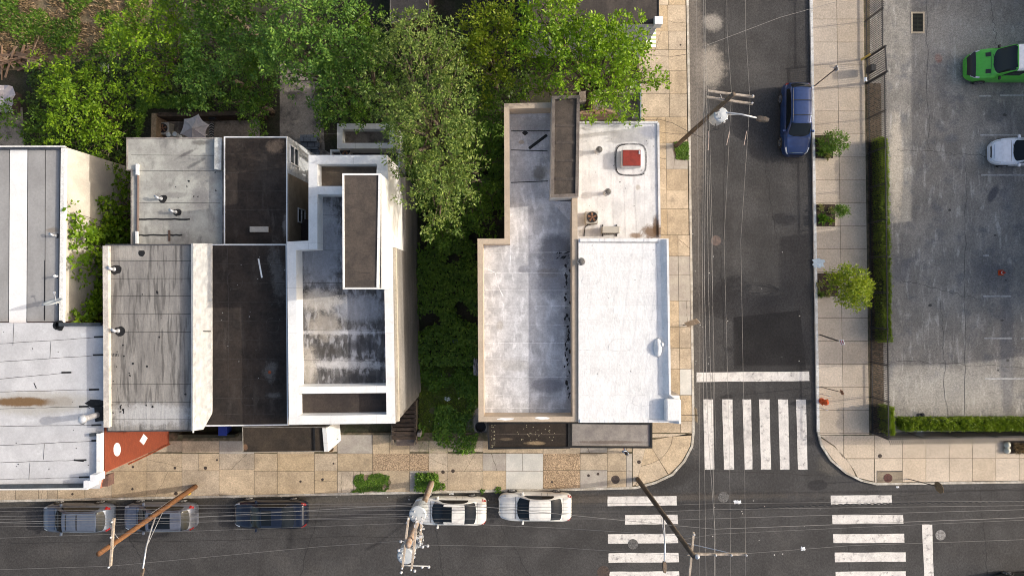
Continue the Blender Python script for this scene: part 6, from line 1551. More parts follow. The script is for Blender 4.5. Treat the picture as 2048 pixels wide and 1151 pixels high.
# ------------------------------------------------------------------ iron fences
FG = 'black iron fence with vertical pickets'
def fence(label, pts, h, spacing, curved, npan, skip=()):
    a, b = pts[0], pts[-1]; c = (a + b) / 2; t = thing('iron_fence', (c.x, c.y, .12), label, 'fence')
    d = (b - a); L = d.length; d.normalize(); nrm = Vector((d.y, -d.x, 0)); step = L / npan
    for k in range(npan + 1):
        p = a + d * step * k; MB().box((p.x, p.y, .12 + h / 2), (.07, .07, h), math.atan2(d.y, d.x)).build('post', BLACKP, t)
    for k in range(npan):
        if k in skip: continue
        m = MB(); p0 = a + d * (step * k + .04); p1 = a + d * (step * (k + 1) - .04)
        for z in (.22, h - .12): m.beam(p0 + Vector((0, 0, z)), p1 + Vector((0, 0, z)), 0.05, .06)
        n = int(step / spacing)
        for i in range(n):
            p = p0.lerp(p1, (i + .5) / n)
            if curved: m.tube([p + Vector((0, 0, .15)), p + Vector((0, 0, h - .35)), p + nrm * .10 + Vector((0, 0, h - .1)), p + nrm * .34 + Vector((0, 0, h + .06))], 0.021, 4)
            else: m.box((p.x, p.y, .12 + h / 2 + .06), (.028, .028, h + .05))
        m.build('picket_panel', BLACKP, t)
    return t
fence('long black picket fence between the pavement and the parking lot', [W(1734, 168, .12), W(1742, 862, .12)], 2.25, .125, False, 10)
fence('black picket fence beyond the gate at the top of the side street', [W(1727, -330, .12), W(1730, 118, .12)], 2.25, .125, False, 6)
fence('black fence with curved picket tops along the cross street', [W(1742, 864, .12), W(2300, 855, .12)], 2.1, .125, True, 8)
# gate frame with keeper box
a, b = W(1731, 118, .12), W(1734, 166, .12)
t = thing('iron_gate', (a.x, (a.y + b.y) / 2, .12), 'black sliding gate end frame between the two fences', 'gate')
m = MB()
for x, p in ((0, a), (0, b)): m.box((p.x, p.y, 1.35), (.1, .1, 2.5))
for z in (.3, 2.5): m.beam(Vector((a.x, a.y, z)), Vector((b.x, b.y, z)), .07, .07)
m.build('frame', BLACKP, t)
m = MB()
for i in range(12): p = a.lerp(b, (i + .5) / 12); m.box((p.x, p.y, 1.4), (.035, .035, 2.2))
m.build('pickets', BLACKP, t)
m = MB(); p = a.lerp(b, .55); m.box((p.x - .05, p.y, .8), (.35, .45, .7)); m.build('motor_box', BLACKP, t, bevel=.03)
MB().beam(W(1722, 120, .9), W(1741, 108, 1.2), .14, .1).build('yellow_arm', plain('yellow_paint', (.62, .40, .08), .6), t)

# ------------------------------------------------------------------ sign posts, hydrant, covers
def post(label, b, t_, r, plate=None, name='sign_post', cat='sign', pm=None, group=None):
    b, t_ = Vector(b), Vector(t_); t = thing(name, b, label, cat, group); MB().tube([b, t_], r, 8).build('post', surf('post_metal', (.07, .055, .05), (.045, .04, .04), 4, .6) if 'post_metal' not in bpy.data.materials else bpy.data.materials['post_metal'], t)
    return t
t = post('dark bare post leaning over the pavement above the blue car', W(1629, 172, .13), W(1675, 135, 3.2), .035)
MB().box(W(1672, 137, 2.9), (.03, .32, .46), .3).build('plate', GALV, t)
t = post('dark post with a red and white parking plate beside the lowest planting square', W(1640, 669, .13), W(1676, 681, 2.6), .045)
p = W(1684, 684, 3.0); rot = Matrix.Rotation(.3, 3, 'Z') @ Matrix.Rotation(R(-60), 3, 'Y')
MB().box(p, (.30, .34, .02), mat=rot).build('plate', plain('plate_white', (.75, .72, .72), .5), t)
m = MB(); m.box(p + rot @ Vector((-.07, .0, .013)), (.05, .26, .006), mat=rot); m.box(p + rot @ Vector((.07, 0, .013)), (.07, .2, .006), mat=rot); m.build('red_marking', plain('plate_red', (.40, .03, .05), .5), t)
t = post('thin dark post with a brown tip above the orange hydrant', W(1641, 773, .13), W(1688, 785, 3.3), .025)
MB().box(W(1684, 784, 3.05), (.03, .28, .36), .25).build('plate', surf('plate_brown', (.30, .15, .09), None, 4, .6), t)
t = post('weathered board sign on a post at the kerb beside the white corner house', W(1366, 650, .13), W(1388, 644, 2.7), .035)
m = MB(); a, b = W(1372, 649, 2.2), W(1397, 641, 3.7); m.beam(a, b, .35, .03); m.build('board', WOODGREY, t)
t = post('thin post with an edge-on plate at the kerb beside the projecting roof corner', W(1364, 829, .13), W(1399, 829, 3.6), .02)
m = MB(); m.beam(W(1391, 815, 2.9), W(1393, 843, 2.9), .02, .6); m.build('plate', surf('plate_tan', (.42, .36, .26), None, 4, .7), t)
t = post('stop sign seen from behind on a thin post at the corner of the lot pavement', W(1817, 957, .13), W(1872, 971, 3.0), .03)
cc = W(1878, 974, 3.05); rot = Matrix.Rotation(R(12), 3, 'Z') @ Matrix.Rotation(R(-80), 3, 'Y')
MB().lathe(cc, [(.38, -.008), (.38, .008)], 8, mat=rot).build('plate', surf('sign_back', (.22, .15, .08), (.17, .12, .07), 4, .6), t)
# hydrant
a = W(1643, 801, .13); t = thing('fire_hydrant', a, 'orange fire hydrant at the kerb opposite the crosswalk', 'hydrant')
OR = surf('orange_paint', (.52, .085, .018), (.42, .07, .015), 8, .55, grain=.15)
MB().lathe(a, [(.20, 0), (.20, .06), (.14, .08), (.13, .55), (.19, .58), (.19, .64), (.16, .74), (.08, .82), (.05, .84), (.05, .90)], 18).build('barrel', OR, t, smooth=False)
for an in (.6, 2.2, 3.9):
    u = Vector((math.cos(an), math.sin(an), 0)); MB().tube([a + u * .1 + Vector((0, 0, .45)), a + u * .26 + Vector((0, 0, .45))], .075, 10).build('outlet', OR, t)
for k, dx in enumerate((-.45, .45)):
    b = a + Vector((dx * .2, dx, 0)); o = thing('guard_post', b, ['thin grey rod on the kerb side of the hydrant', 'thin grey rod on the far side of the hydrant'][k], 'post', 'rods guarding the hydrant'); MB().tube([b, b + Vector((0, 0, .9)), b + Vector((.1, 0, .95))], .02, 6).build('rod', GALV, o)
def cover(px, py, r, label, mat, z=.0, cat='manhole cover', group='covers set in road and pavement'):
    a = W(px, py, z); m = MB(); m.lathe((a.x, a.y, z - .01), [(r, 0), (r, .018), (r * .93, .018), (r * .92, .014), (.02, .016)], 26)
    for i in range(5):
        for j in range(5):
            x, y = (i - 2) * r * .32, (j - 2) * r * .32
            if math.hypot(x, y) < r * .8: m.box((a.x + x, a.y + y, z + .009), (r * .18, r * .18, .008))
    o = m.build('manhole_cover', mat, origin=(a.x, a.y, z)); return tag(o, label, cat, group)
PINK = surf('dusty_iron', (.16, .12, .105), (.12, .095, .085), 5, .8, grain=.2)
cover(1432, 481, .34, 'dusty pinkish round cover in the side street', PINK); cover(1447, 993, .36, 'grey round cover in the middle of the crossing', IRONG)
cover(1266, 1087, .34, 'round cover inside the third bar of the left crosswalk', IRONG, .008); cover(1881, 1069, .34, 'pale textured round cover right of the short stop line', surf('pale_iron', (.30, .29, .28), (.2, .19, .18), 8, .7, grain=.4, gscale=14))
cover(1207, 1143, .42, 'dark brown cover at the bottom edge left of the left crosswalk', IRON); cover(1231, 958, .28, 'rust-brown cover in the pavement of the left street corner', IRON, .134)
cover(1776, 955, .29, 'red-brown cover in the stained concrete panel of the right street corner', surf('red_iron', (.12, .05, .04), (.09, .04, .032), 6, .7, grain=.3), .15)
cover(1760, 911, .13, 'small dark cap in the pavement above the stained panel', IRON, .134)
m = MB(); m.poly([W(1752, 941), W(1802, 941), W(1802, 968), W(1752, 968)], .148); m.strip([W(1752, 941), W(1802, 940.5)], .06, .152, 1); tag(m.build('inlet_panel', [surf('stained_concrete', (.30, .25, .18), (.22, .18, .13), 1.5, .9, grain=.15), BLACK], origin=(0, 0, 0)), kind='structure')
LITTLE = 'small valve caps in the pavement of the cross street'
for k, (x, y, r, s) in enumerate(((1278, 923, .12, 'rust-brown valve cap nearest the rounded corner'), (1177, 950, .09, 'valve cap left of a lighter stone below the grey porch'), (1196, 947, .09, 'valve cap right of another below the grey porch'), (1104, 963, .08, 'valve cap in a pebbled slab below the brown porch'),
                                  (886, 943, .12, 'left of two valve caps right of the pole bush'), (906, 941, .12, 'right of two valve caps right of the pole bush'), (601, 962, .08, 'valve cap in the grey slabs above the road'), (667, 926, .06, 'tiny valve cap left of the pebbled slabs'), (645, 958, .09, 'square dark cap left of the grass patch'),
                                  (411, 935, .11, 'rusty cap in the slabs below the black-roofed house'), (434, 919, .07, 'pale-centred cap in the slabs below the black-roofed house'), (350, 935, .09, 'cap in the slabs right of the red wall'), (266, 933, .08, 'cap beside the foot of the red wall'), (265, 977, .08, 'cap near the kerb below the red wall'), (145, 987, .08, 'cap near the kerb below the pale commercial front'), (352, 986, .12, 'brown double cap beside the leaning pole foot'))):
    cover(x, y, r, s, IRON, .134, 'valve cap', LITTLE)
cover(1361, 90, .06, 'tiny dark cap in the upper pavement of the side street', IRON, .13, 'valve cap', LITTLE)
# lot drain
a = W(1835, 45, .12); t = thing('storm_drain', (a.x, a.y, .12), 'rectangular grated drain with a pale concrete collar in the parking lot', 'drain')
m = MB(); pp = [W(x, y, .12) for x, y in ((1822, 24), (1849, 24), (1849, 67), (1822, 67))]; o = ccw([(p.x, p.y) for p in pp]); m.sides(o, .11, .14); m.ring(o, .11, .14); m.build('collar', surf('collar', (.58, .48, .34), (.5, .42, .30), 4, .9), t)
q = inset(o, .11); MB().poly(q, .124).build('pit', plain('pit_black', (.008, .008, .008), .9), t)
m = MB(); x0, x1 = min(p[0] for p in q), max(p[0] for p in q); y0, y1 = min(p[1] for p in q), max(p[1] for p in q)
for i in range(14): y = y0 + (y1 - y0) * (i + .5) / 14; m.box(((x0 + x1) / 2, y, .133), (x1 - x0, .025, .012))
m.box(((x0 + x1) / 2, (y0 + y1) / 2, .135), (.04, y1 - y0, .012)); m.build('grate', surf('grate_green', (.05, .055, .035), None, 5, .8), t)
# cone and small litter
a = W(2001, 545, .12); t = thing('traffic_cone', a, 'small red cone on the dark stain of the parking lot', 'cone')
MB().box((a.x, a.y, .145), (.36, .36, .04)).build('base', OR, t); MB().lathe((a.x, a.y, .16), [(.14, 0), (.03, .42), (.02, .43)], 16).build('cone', plain('cone_red', (.45, .03, .01), .5), t)
MB().lathe((a.x, a.y, .26), [(.112, 0), (.085, .12)], 16).build('band', WHITE, t)
def scrap(px, py, z, label, sx, sy, c=(.75, .76, .78), seed=0, name='litter', cat='litter', hh=.05):
    rr = random.Random(seed); a = W(px, py, z); m = MB(); n = 7; vs = []
    for i in range(n):
        for j in range(n): vs.append((a.x + (i / (n - 1) - .5) * sx * (.8 + .4 * rr.random()), a.y + (j / (n - 1) - .5) * sy * (.8 + .4 * rr.random()), z + .004 + rr.random() * hh * (1 - abs(i / (n - 1) - .5) * 1.6)))
    m.add(vs, [(i * n + j, (i + 1) * n + j, (i + 1) * n + j + 1, i * n + j + 1) for i in range(n - 1) for j in range(n - 1)])
    mt = bpy.data.materials.get('scrap_%02d' % int(c[0] * 90)) or plain('scrap_%02d' % int(c[0] * 90), c, .6)
    return tag(m.build(name, mt, origin=a), label, cat)
scrap(1475, 1003, .0, 'crumpled white bag on the road right of the grey cover', .5, .22, seed=1)
scrap(1795, 973, .0, 'small white scrap at the kerb under the brown cover', .2, .12, seed=2)
scrap(1606, 1096, .0, 'white scrap on the road between the crosswalks', .3, .25, seed=3)
scrap(1637, 526, .14, 'pale blue flattened sheet on the pavement at the painted kerb', .75, .55, (.50, .60, .68), 4)
scrap(903, 985, .0, 'torn white paper at the kerb above the sunroof saloon', .28, .18, seed=5)
scrap(1100, 977, .0, 'white paper at the kerb above the plain white saloon', .16, .1, seed=6)
scrap(880, 972, .14, 'pale crumpled scrap beside the pole bush', .3, .2, (.62, .5, .4), 7)
scrap(1840, 866, .13, 'white and blue wrapper caught under the curved picket fence', .5, .35, (.6, .66, .74), 8)
scrap(1806, 865, .13, 'long white strip of paper under the curved picket fence', .7, .08, seed=9)
scrap(1842, 829, .13, 'dark crumpled bag at the upper edge of the lower hedge', .45, .25, (.04, .04, .05), 10, hh=.25)
scrap(1731, 159, .13, 'silver scrap at the foot of the gate', .22, .3, (.6, .6, .62), 11)
scrap(98, 55, .06, 'white lump lying in the vacant lot', .28, .28, (.7, .68, .66), 12, hh=.15)
scrap(101, 79, .06, 'smaller pale lump below the white one in the vacant lot', .25, .25, (.5, .45, .42), 13, hh=.12)
scrap(210, 136, .06, 'torn pale sheet between the green saplings and the yellow-green tree', .6, .6, (.45, .45, .45), 14, hh=.3)
scrap(895, 797, .05, 'white scrap in the upper part of the yard grass', .35, .25, (.6, .6, .58), 15, hh=.15)
scrap(910, 680, .3, 'pale green scrap lying in the dark undergrowth', .35, .3, (.25, .36, .30), 16, hh=.2)
m = MB(); rr = random.Random(20)
for i in range(70):
    x, y = rr.choice([(rr.uniform(840, 955), rr.uniform(740, 900)), (rr.uniform(1400, 1620), rr.uniform(480, 740)), (rr.uniform(1400, 1650), rr.uniform(980, 1120)), (rr.uniform(0, 1000), rr.uniform(985, 1000)), (rr.uniform(1380, 1392), rr.uniform(420, 900))])
    z = .16 if 838 < x < 957 and y < 902 else .006
    a = W(x, y, z); m.blob((a.x, a.y, z + .004 + i * 1e-4), rr.uniform(.02, .05), rr.uniform(.015, .04), 0, 6, .4, 0, i)
tag(m.build('litter', plain('fleck', (.6, .58, .54), .8), origin=(0, 0, 0)), 'tiny pale flecks of litter over road and yard', kind='stuff')
# two filled bags in the bed at the right edge
for k, (x, y) in enumerate(((2012, 888), (2012, 899))):
    a = W(x, y, .15); m = MB(); m.lathe((a.x, a.y, .15), [(.16, 0), (.22, .08), (.20, .18), (.10, .25), (.04, .29)], 12); o = m.build('clear_bag', plain('bag_pale', (.50, .50, .42), .4) if k == 0 else bpy.data.materials['bag_pale'], smooth=True); tag(o, ['upper of two pale bags in the bed at the right edge', 'lower of two pale bags in the bed at the right edge'][k], 'bag', 'pale bags in the planting bed')

# ------------------------------------------------------------------ back yards
a = W(394, 252, 0); t = thing('patio_umbrella', (a.x, a.y, .05), 'open grey patio umbrella behind the grey-roofed house', 'umbrella')
ap = W(386, 256, 2.5); rimp = [W(x, y, 2.0) for x, y in ((368, 238), (397, 228), (419, 250), (412, 275), (383, 282), (360, 268))]
m = MB(); vs = [ap + Vector((0, 0, .1))]; fs = []; n = 6
for i in range(6):
    p, q = rimp[i], rimp[(i + 1) % 6]
    for j in range(4):
        f = j / 4; b = p.lerp(q, f); vs.append(b.lerp(ap, .13 * math.sin(f * math.pi)) + Vector((0, 0, .03 * math.sin(f * math.pi))))
N_ = 24
mid0 = len(vs)
for i in range(N_): v = vs[1 + i]; vs.append(v.lerp(vs[0], .5) + Vector((0, 0, -.05 * (1 if i % 4 else .2))))
for i in range(N_):
    j = (i + 1) % N_; fs += [(1 + i, 1 + j, mid0 + j, mid0 + i), (mid0 + i, mid0 + j, 0)]
m.add(vs, fs); m.build('canopy', surf('umbrella_cloth', (.56, .53, .55), (.48, .46, .48), 2, .85, grain=.06), t)
MB().tube([(ap.x, ap.y, .05), (ap.x, ap.y, 2.65)], .025, 8).build('pole', GALV, t)
m = MB()
for p in rimp: m.tube([ap, ap.lerp(p, .5) - Vector((0, 0, .06)), p], .012, 5)
m.build('ribs', GALV, t)
condenser(338, 262, .06, 'condenser with a dark round fan on the patio beside the umbrella', .8, .8, .75)
for k, (x, y, s) in enumerate(((336, 269, 'white pot left of another behind the grey-roofed house'), (349, 268, 'larger white pot right of another behind the grey-roofed house'))):
    a = W(x, y, .9); m = MB(); m.lathe((a.x, a.y, .05), [(.10, 0), (.14, .8), (.16, .82), (.13, .84), (.02, .86)], 14); tag(m.build('pot', plain('pot_white', (.62, .66, .68), .5) if k == 0 else bpy.data.materials['pot_white'], smooth=False), s, 'pot', 'white pots on the patio')
a = W(437, 240, 0); t = thing('barbecue', (a.x, a.y, .05), 'small black barbecue on the patio right of the umbrella', 'barbecue')
m = MB(); m.box((a.x, a.y, .92), (.5, .42, .25)); m.build('lid', BLACKP, t, bevel=.08)
m = MB(); 
for sx in (-.2, .2):
    for sy in (-.15, .15): m.beam((a.x + sx, a.y + sy, .05), (a.x + sx, a.y + sy, .85), .03, .03)
m.build('legs', BLACKP, t); MB().box((a.x - .0, a.y + .2, 1.06), (.25, .03, .03)).build('handle', CHROME, t); MB().box((a.x + .45, a.y + .1, .85), (.4, .3, .03)).build('side_shelf', GALV, t)
a = W(424, 259, .06); m = MB(); m.poly([W(x, y, .06) for x, y in ((419, 246), (429, 246), (428, 284), (418, 284))], .065)
for i in range(7): m.strip([W(419, 250 + i * 5, 0), W(423.5, 247 + i * 5, 0), W(428.5, 250 + i * 5, 0)], .06, .07, 1)
tag(m.build('rug', [plain('rug_black', (.02, .02, .022), .9), plain('rug_white', (.5, .5, .5), .9)]), 'narrow black and white chevron rug on the patio', 'rug')
t = thing('garden_wall', W(313, 245, 0), 'low mossy garden wall around the umbrella patio', 'wall')
MB().prism([W(x, y, 1.5) for x, y in ((303, 226), (313, 226), (311, 300), (301, 300))], 0, 1.5).build('side_wall', surf('garden_wall_stone', (.30, .22, .15), (.22, .17, .11), 3, .95, grain=.25), t)
MB().prism([W(x, y, 1.4) for x, y in ((314, 225), (520, 222), (520, 230), (314, 233))], 0, 1.4).build('back_wall', surf('garden_wall_dark', (.085, .06, .045), (.05, .04, .03), 3, .95, grain=.25), t)
ground_leaves('ivy', [P((300, 205), (430, 205), (430, 226), (318, 228), (300, 300))], 2400, .5, .16, G_MID, 90, 1.35, 'ivy trailing over the patio garden wall', kind=None); bpy.data.objects['ivy']['category'] = 'ivy'
t = thing('garden_steps', W(612, 292, 0), 'blue-grey paved steps in the alley behind the black-roofed house', 'steps')
SP = surf('blue_paving', (.20, .22, .25), (.15, .17, .20), 2, .85, panels=(.45, .3, .08, (.4, .4, .4), .02))
for i in range(3):
    p = [W(x, y, .2) for x, y in ((604, 272 + i * 14), (640, 272 + i * 14), (636, 286 + i * 14 - .3), (604, 286 + i * 14 - .3))]; MB().prism(p, 0, .6 - i * .18).build('step', SP, t)
# debris of the yard behind the white annex
WG = 'weathered boards of the wood pile in the vacant lot'
PILEM = [surf('pile_wood_a', (.30, .19, .12), (.22, .14, .09), 4, .9), surf('pile_wood_b', (.20, .13, .085), (.15, .10, .07), 4, .9), surf('pile_wood_c', (.38, .27, .18), (.28, .2, .14), 4, .9)]
rr = random.Random(33)
for i in range(48):
    x, y = rr.uniform(-25, 72), rr.uniform(103, 130); an = rr.choice([rr.gauss(0.0, .25), rr.gauss(.5, .3), rr.gauss(-.45, .3), rr.gauss(1.6, .4)]); L = rr.uniform(.6, 2.4); z = .1 + rr.uniform(0, .55) * (1 - abs(y - 117) / 20)
    c = W(x, y, z); d = Vector((math.cos(an), math.sin(an), rr.uniform(-.12, .12))) * L / 2; w = rr.uniform(.05, .15)
    m = MB(); m.beam(c - d, c + d, w, rr.uniform(.03, .06)); o = m.build('board', PILEM[i % 3]); tag(o, 'weathered board in the wood pile of the vacant lot', 'board', WG)
a = W(66, 121, .5); m = MB(); m.beam(W(55, 121, .6), W(82, 130, .5), .18, .08); tag(m.build('board', PILEM[2]), 'broad pale plank sticking out of the right end of the wood pile', 'board')
rr = random.Random(35)
for i in range(16):
    x, y = rr.uniform(1165, 1232), rr.uniform(220, 228); an = rr.gauss(0, .3); L = rr.uniform(.5, 1.4); c = W(x, y, .3 + rr.uniform(0, .3)); d = Vector((math.cos(an), math.sin(an), 0)) * L / 2
    m = MB(); m.beam(c - d, c + d, rr.uniform(.06, .16), .04); tag(m.build('board', PILEM[i % 3]), 'brown scrap board in the yard behind the white annex', 'board', 'scrap boards behind the white annex')
m = MB(); m.prism([W(x, y, .6) for x, y in ((1160, 228), (1236, 226), (1238, 240), (1160, 241))], 0, .6); tag(m.build('timber_bin', surf('bin_wood', (.13, .085, .06), (.09, .06, .045), 3, .9, stretch=(.5, 3, 1), grain=.25)), 'low brown timber bin against the rear wall of the white annex', 'bin')
MB_ = MB(); MB_.prism([W(x, y, .12) for x, y in ((1158, 186), (1176, 182), (1180, 212), (1158, 217))], .05, .12); tag(MB_.build('slab', YARDCON), 'broken concrete slab beside the trunk of the largest tree', 'slab')
t = thing('garden_fence', W(1281, 210, 0), 'low bluish board fence between the yard and the side street pavement', 'fence')
MB().prism([W(x, y, 1.1) for x, y in ((1280, 176), (1283, 176), (1283, 240), (1280, 240))], .05, 1.1).build('boards', surf('fence_blue', (.20, .25, .29), (.15, .19, .22), 3, .8), t)
MB().prism([W(x, y, .9) for x, y in ((1264, 236), (1280, 218), (1283, 218), (1283, 240))], .05, .9).build('corner_stone', surf('corner_stone', (.30, .29, .25), (.2, .19, .17), 3, .9), t)
t = thing('white_frame', W(1269, 168, 0), 'white rectangular frame standing in the yard by the pavement', 'frame')
m = MB(); z = 1.6
pp = [W(1260, 163, z), W(1279, 158, z), W(1281, 172, z), W(1262, 176, z)]
for i in range(4): m.beam(pp[i], pp[(i + 1) % 4], .09, .09)
m.beam(pp[0].lerp(pp[3], .0).lerp(pp[1], .33), pp[3].lerp(pp[2], .33), .05, .05)
m.build('top_frame', plain('frame_white', (.60, .62, .66), .5), t)
m = MB()
for p in pp: m.beam((p.x, p.y, 0.02), (p.x, p.y, z - .05), .07, .07)
m.build('legs', bpy.data.materials['frame_white'], t)
# left edge: tarpaulin and lean-to
o = scrap(3, 199, .9, 'pale grey tarpaulin heaped at the left edge below the wood pile', 1.7, 1.7, (.42, .40, .44), 41, 'tarpaulin', 'tarpaulin', .9)
m = MB(); m.prism([W(x, y, .8) for x, y in ((-30, 180), (26, 182), (24, 222), (-30, 224))], .02, .85); tag(m.build('crate_stack', surf('crate_dark', (.08, .06, .055), None, 3, .9)), 'dark stack under the pale tarpaulin at the left edge', 'crates')
# items under the black-roofed house front
a = W(459, 858, 0); t = thing('wheeled_bin', (a.x, a.y, .13), 'blue wheeled bin half hidden under the front eaves of the black-roofed house', 'bin')
BLUEB = plain('bin_blue', (.015, .04, .28), .5)
m = MB(); c = (a.x, a.y + .2, 0); m.lathe((a.x, a.y + .12, .13), [(.27, 0), (.33, .9)], 4, mat=Matrix.Rotation(R(45), 3, 'Z')); m.build('body', BLUEB, t); MB().box((a.x, a.y + .12, 1.06), (.58, .62, .06)).build('lid', BLUEB, t, bevel=.02)
o = scrap(446, 866, .13, 'grey filled bag beside the blue bin', .6, .45, (.30, .29, .29), 43, 'refuse_bag', 'bag', .35)
m = MB(); m.prism([W(x, y, .8) for x, y in ((356, 868), (470, 868), (470, 874), (356, 876))], .1, .82); tag(m.build('low_wall', surf('green_wall', (.055, .05, .03), (.035, .035, .022), 3, .9)), 'low dark garden wall before the black-roofed house', 'wall')
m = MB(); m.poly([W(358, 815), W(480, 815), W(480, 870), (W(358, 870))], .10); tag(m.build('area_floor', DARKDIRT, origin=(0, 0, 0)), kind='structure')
# white tilted board and round basket beside the white porch wall
m = MB(); m.beam(W(676, 878, .9), W(664, 888, 1.3), .05, .55); tag(m.build('tilted_board', plain('board_pale', (.60, .66, .68), .5)), 'pale blue tilted board leaning by the white porch wall', 'board')
a = W(662, 895, .4); m = MB(); m.lathe((a.x, a.y, .13), [(.16, 0), (.22, .4), (.25, .42), (.21, .43), (.19, .3), (.02, .28)], 18); tag(m.build('basket', surf('basket_tan', (.38, .28, .18), (.28, .2, .13), 6, .9)), 'round tan basket at the foot of the white porch wall', 'basket')
a = W(962, 848, 0); t = thing('refuse_bin', (a.x, a.y, .05), 'round black bin beside the brown porch', 'bin')
MB().lathe((a.x, a.y, .05), [(.25, 0), (.30, .8), (.33, .82), (.30, .84), (.27, .6), (.02, .58)], 20).build('body', BLACK, t)
MB().tube([(a.x + .34 * math.cos(k), a.y + .34 * math.sin(k), .86) for k in [2 * math.pi * i / 20 for i in range(21)]], .02, 6, cap=False).build('rim', BLACK, t)
o = scrap(952, 733, 1.0, 'pale crumpled sheeting hanging at the wall of the tan-parapet house', .35, 1.1, (.35, .33, .36), 45, 'sheeting', 'sheeting', .5)

# ------------------------------------------------------------------ person on the pavement
def skin_fig(name, verts, edges, radii, mat, parent, sub=2, root=0):
    me = bpy.data.meshes.new(name); me.from_pydata([tuple(v) for v in verts], edges, []); me.update(); o = bpy.data.objects.new(name, me); COL.objects.link(o); o.parent = parent
    sk = o.modifiers.new('skin', 'SKIN'); sk.use_smooth_shade = True
    if not me.skin_vertices: me.attributes
    d = me.skin_vertices[0].data
    for i, r in enumerate(radii): d[i].radius = (r, r) if not isinstance(r, tuple) else r
    for x in d: x.use_root = False
    d[root].use_root = True
    s = o.modifiers.new('sub', 'SUBSURF'); s.levels = sub; s.render_levels = sub; me.materials.append(mat); return o
ph = 1.42; k = ph / 1.75; a = W(1246, 897, .134)
t = thing('person', a, 'person with dark hair in a light blue top walking along the grey porch', 'person', None, R(62))
SKIN = plain('skin', (.34, .20, .14), .6); J = {}
def v(n, x, y, z): J[n] = Vector((x, y, z)) * k
v('pel', 0, 0, .95); v('chest', .03, 0, 1.25); v('neck', .04, 0, 1.47); v('jaw', .06, 0, 1.57); v('head', .06, 0, 1.66)
for s, n in ((1, 'L'), (-1, 'R')):
    v('sh' + n, .02, .17 * s, 1.42); v('el' + n, -.05 + .07 * s, .23 * s, 1.13); v('wr' + n, .08 + .12 * s, .22 * s, .92); v('ha' + n, .12 + .13 * s, .22 * s, .84)
    v('hip' + n, 0, .09 * s, .90); v('kn' + n, .10 * s + .06, .10 * s, .50); v('an' + n, .22 * s - .02, .10 * s, .09); v('to' + n, .22 * s + .14, .11 * s, .03)
names = list(J); vs = [J[n] for n in names]; ix = {n: i for i, n in enumerate(names)}
E_ = [('pel', 'chest'), ('chest', 'neck'), ('neck', 'jaw'), ('jaw', 'head')]
for n in 'LR': E_ += [('neck', 'sh' + n), ('sh' + n, 'el' + n), ('el' + n, 'wr' + n), ('wr' + n, 'ha' + n), ('pel', 'hip' + n), ('hip' + n, 'kn' + n), ('kn' + n, 'an' + n), ('an' + n, 'to' + n)]
rad = dict(pel=(.14, .12), chest=(.15, .12), neck=.06, jaw=.075, head=.10)
for n in 'LR': rad.update({'sh' + n: .062, 'el' + n: .042, 'wr' + n: .03, 'ha' + n: (.04, .018), 'hip' + n: .085, 'kn' + n: .058, 'an' + n: .042, 'to' + n: .034})
edges = [(ix[p], ix[q]) for p, q in E_]; rl = [tuple(x * k for x in rad[n]) if isinstance(rad[n], tuple) else rad[n] * k for n in names]
for n, s in (('L', 1), ('R', -1)):   # five separate fingers on each hand
    for f in range(5):
        L = (.05, .075, .085, .078, .06)[f]; base = J['ha' + n] + Vector(((f - 2) * .019, 0, -.03 if f else 0.0)) * k; d = Vector(((f - 2) * .1 + (.5 if f == 0 else 0), -.25 * s, -1)).normalized()
        i0 = len(vs); vs += [base, base + d * L * .55 * k, base + (d + Vector((.25, -.2 * s, 0))) * L * k]; edges += [(ix['ha' + n], i0), (i0, i0 + 1), (i0 + 1, i0 + 2)]; rl += [.009 * k, .008 * k, .007 * k]
skin_fig('body', vs, edges, rl, SKIN, t)
up = ['pel', 'chest', 'neck', 'shL', 'elL', 'shR', 'elR']; iu = {n: i for i, n in enumerate(up)}
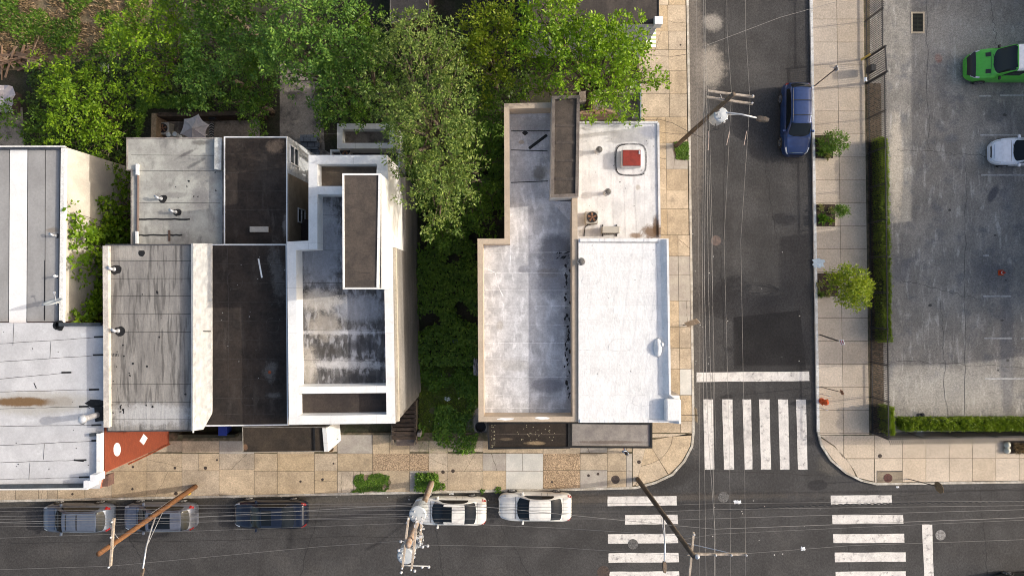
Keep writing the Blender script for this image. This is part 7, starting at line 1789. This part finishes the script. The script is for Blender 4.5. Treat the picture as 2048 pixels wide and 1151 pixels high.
skin_fig('shirt', [J[n] if n != 'neck' else J[n] - Vector((0, 0, .05)) for n in up], [(0, 1), (1, 2), (2, 3), (3, 4), (2, 5), (5, 6)], [(.165 * k, .14 * k), (.175 * k, .145 * k), .09 * k, .085 * k, .062 * k, .085 * k, .062 * k], surf('light_blue_cloth', (.55, .68, .85), (.46, .58, .78), 6, .85, obj=True), t)
lo = ['pel', 'hipL', 'knL', 'anL', 'hipR', 'knR', 'anR']
skin_fig('trousers', [J[n] for n in lo], [(0, 1), (1, 2), (2, 3), (0, 4), (4, 5), (5, 6)], [.15 * k, .10 * k, .075 * k, .062 * k, .10 * k, .075 * k, .062 * k], surf('jeans', (.05, .08, .16), (.035, .055, .12), 6, .9, obj=True), t)
m = MB(); hp = J['head'] + Vector((-.015, 0, .012)); n1 = 18
m.lathe(hp, [(.118 * k, -.06 * k), (.124 * k, .0), (.112 * k, .06 * k), (.07 * k, .105 * k), (.01, .122 * k)], n1); m.build('hair', plain('dark_hair', (.018, .013, .011), .6), t, smooth=True, local=True)
m = MB(); m.tube([J['head'] + Vector((-.10, 0, .0)), J['jaw'] + Vector((-.11, 0, -.05)), J['neck'] + Vector((-.13, .0, -.08))], [.06 * k, .045 * k, .02 * k], 8); m.build('ponytail', bpy.data.materials['dark_hair'], t, smooth=True, local=True)
m = MB()
for s in (-1, 1): m.lathe(J['head'] + Vector((.098 * k, .035 * k * s, -.01)), [(.002, -.01), (.011 * k, 0), (.002, .01)], 8)
m.build('eyes', BLACK, t, local=True)
m = MB(); m.lathe(J['head'] + Vector((.102 * k, 0, -.05 * k)), [(.012 * k, 0), (.006 * k, .04 * k)], 8); m.build('nose', SKIN, t, smooth=True, local=True)
m = MB(); m.box(J['jaw'] + Vector((.076 * k, 0, .015)), (.01, .05 * k, .008)); m.build('mouth', plain('lips', (.28, .1, .09), .6), t, local=True)
for s in (-1, 1):
    m = MB(); m.lathe(J['head'] + Vector((0, .103 * k * s, -.02)), [(.008, -.03 * k), (.02 * k, 0), (.008, .03 * k)], 8); m.build('ear', SKIN, t, smooth=True, local=True)
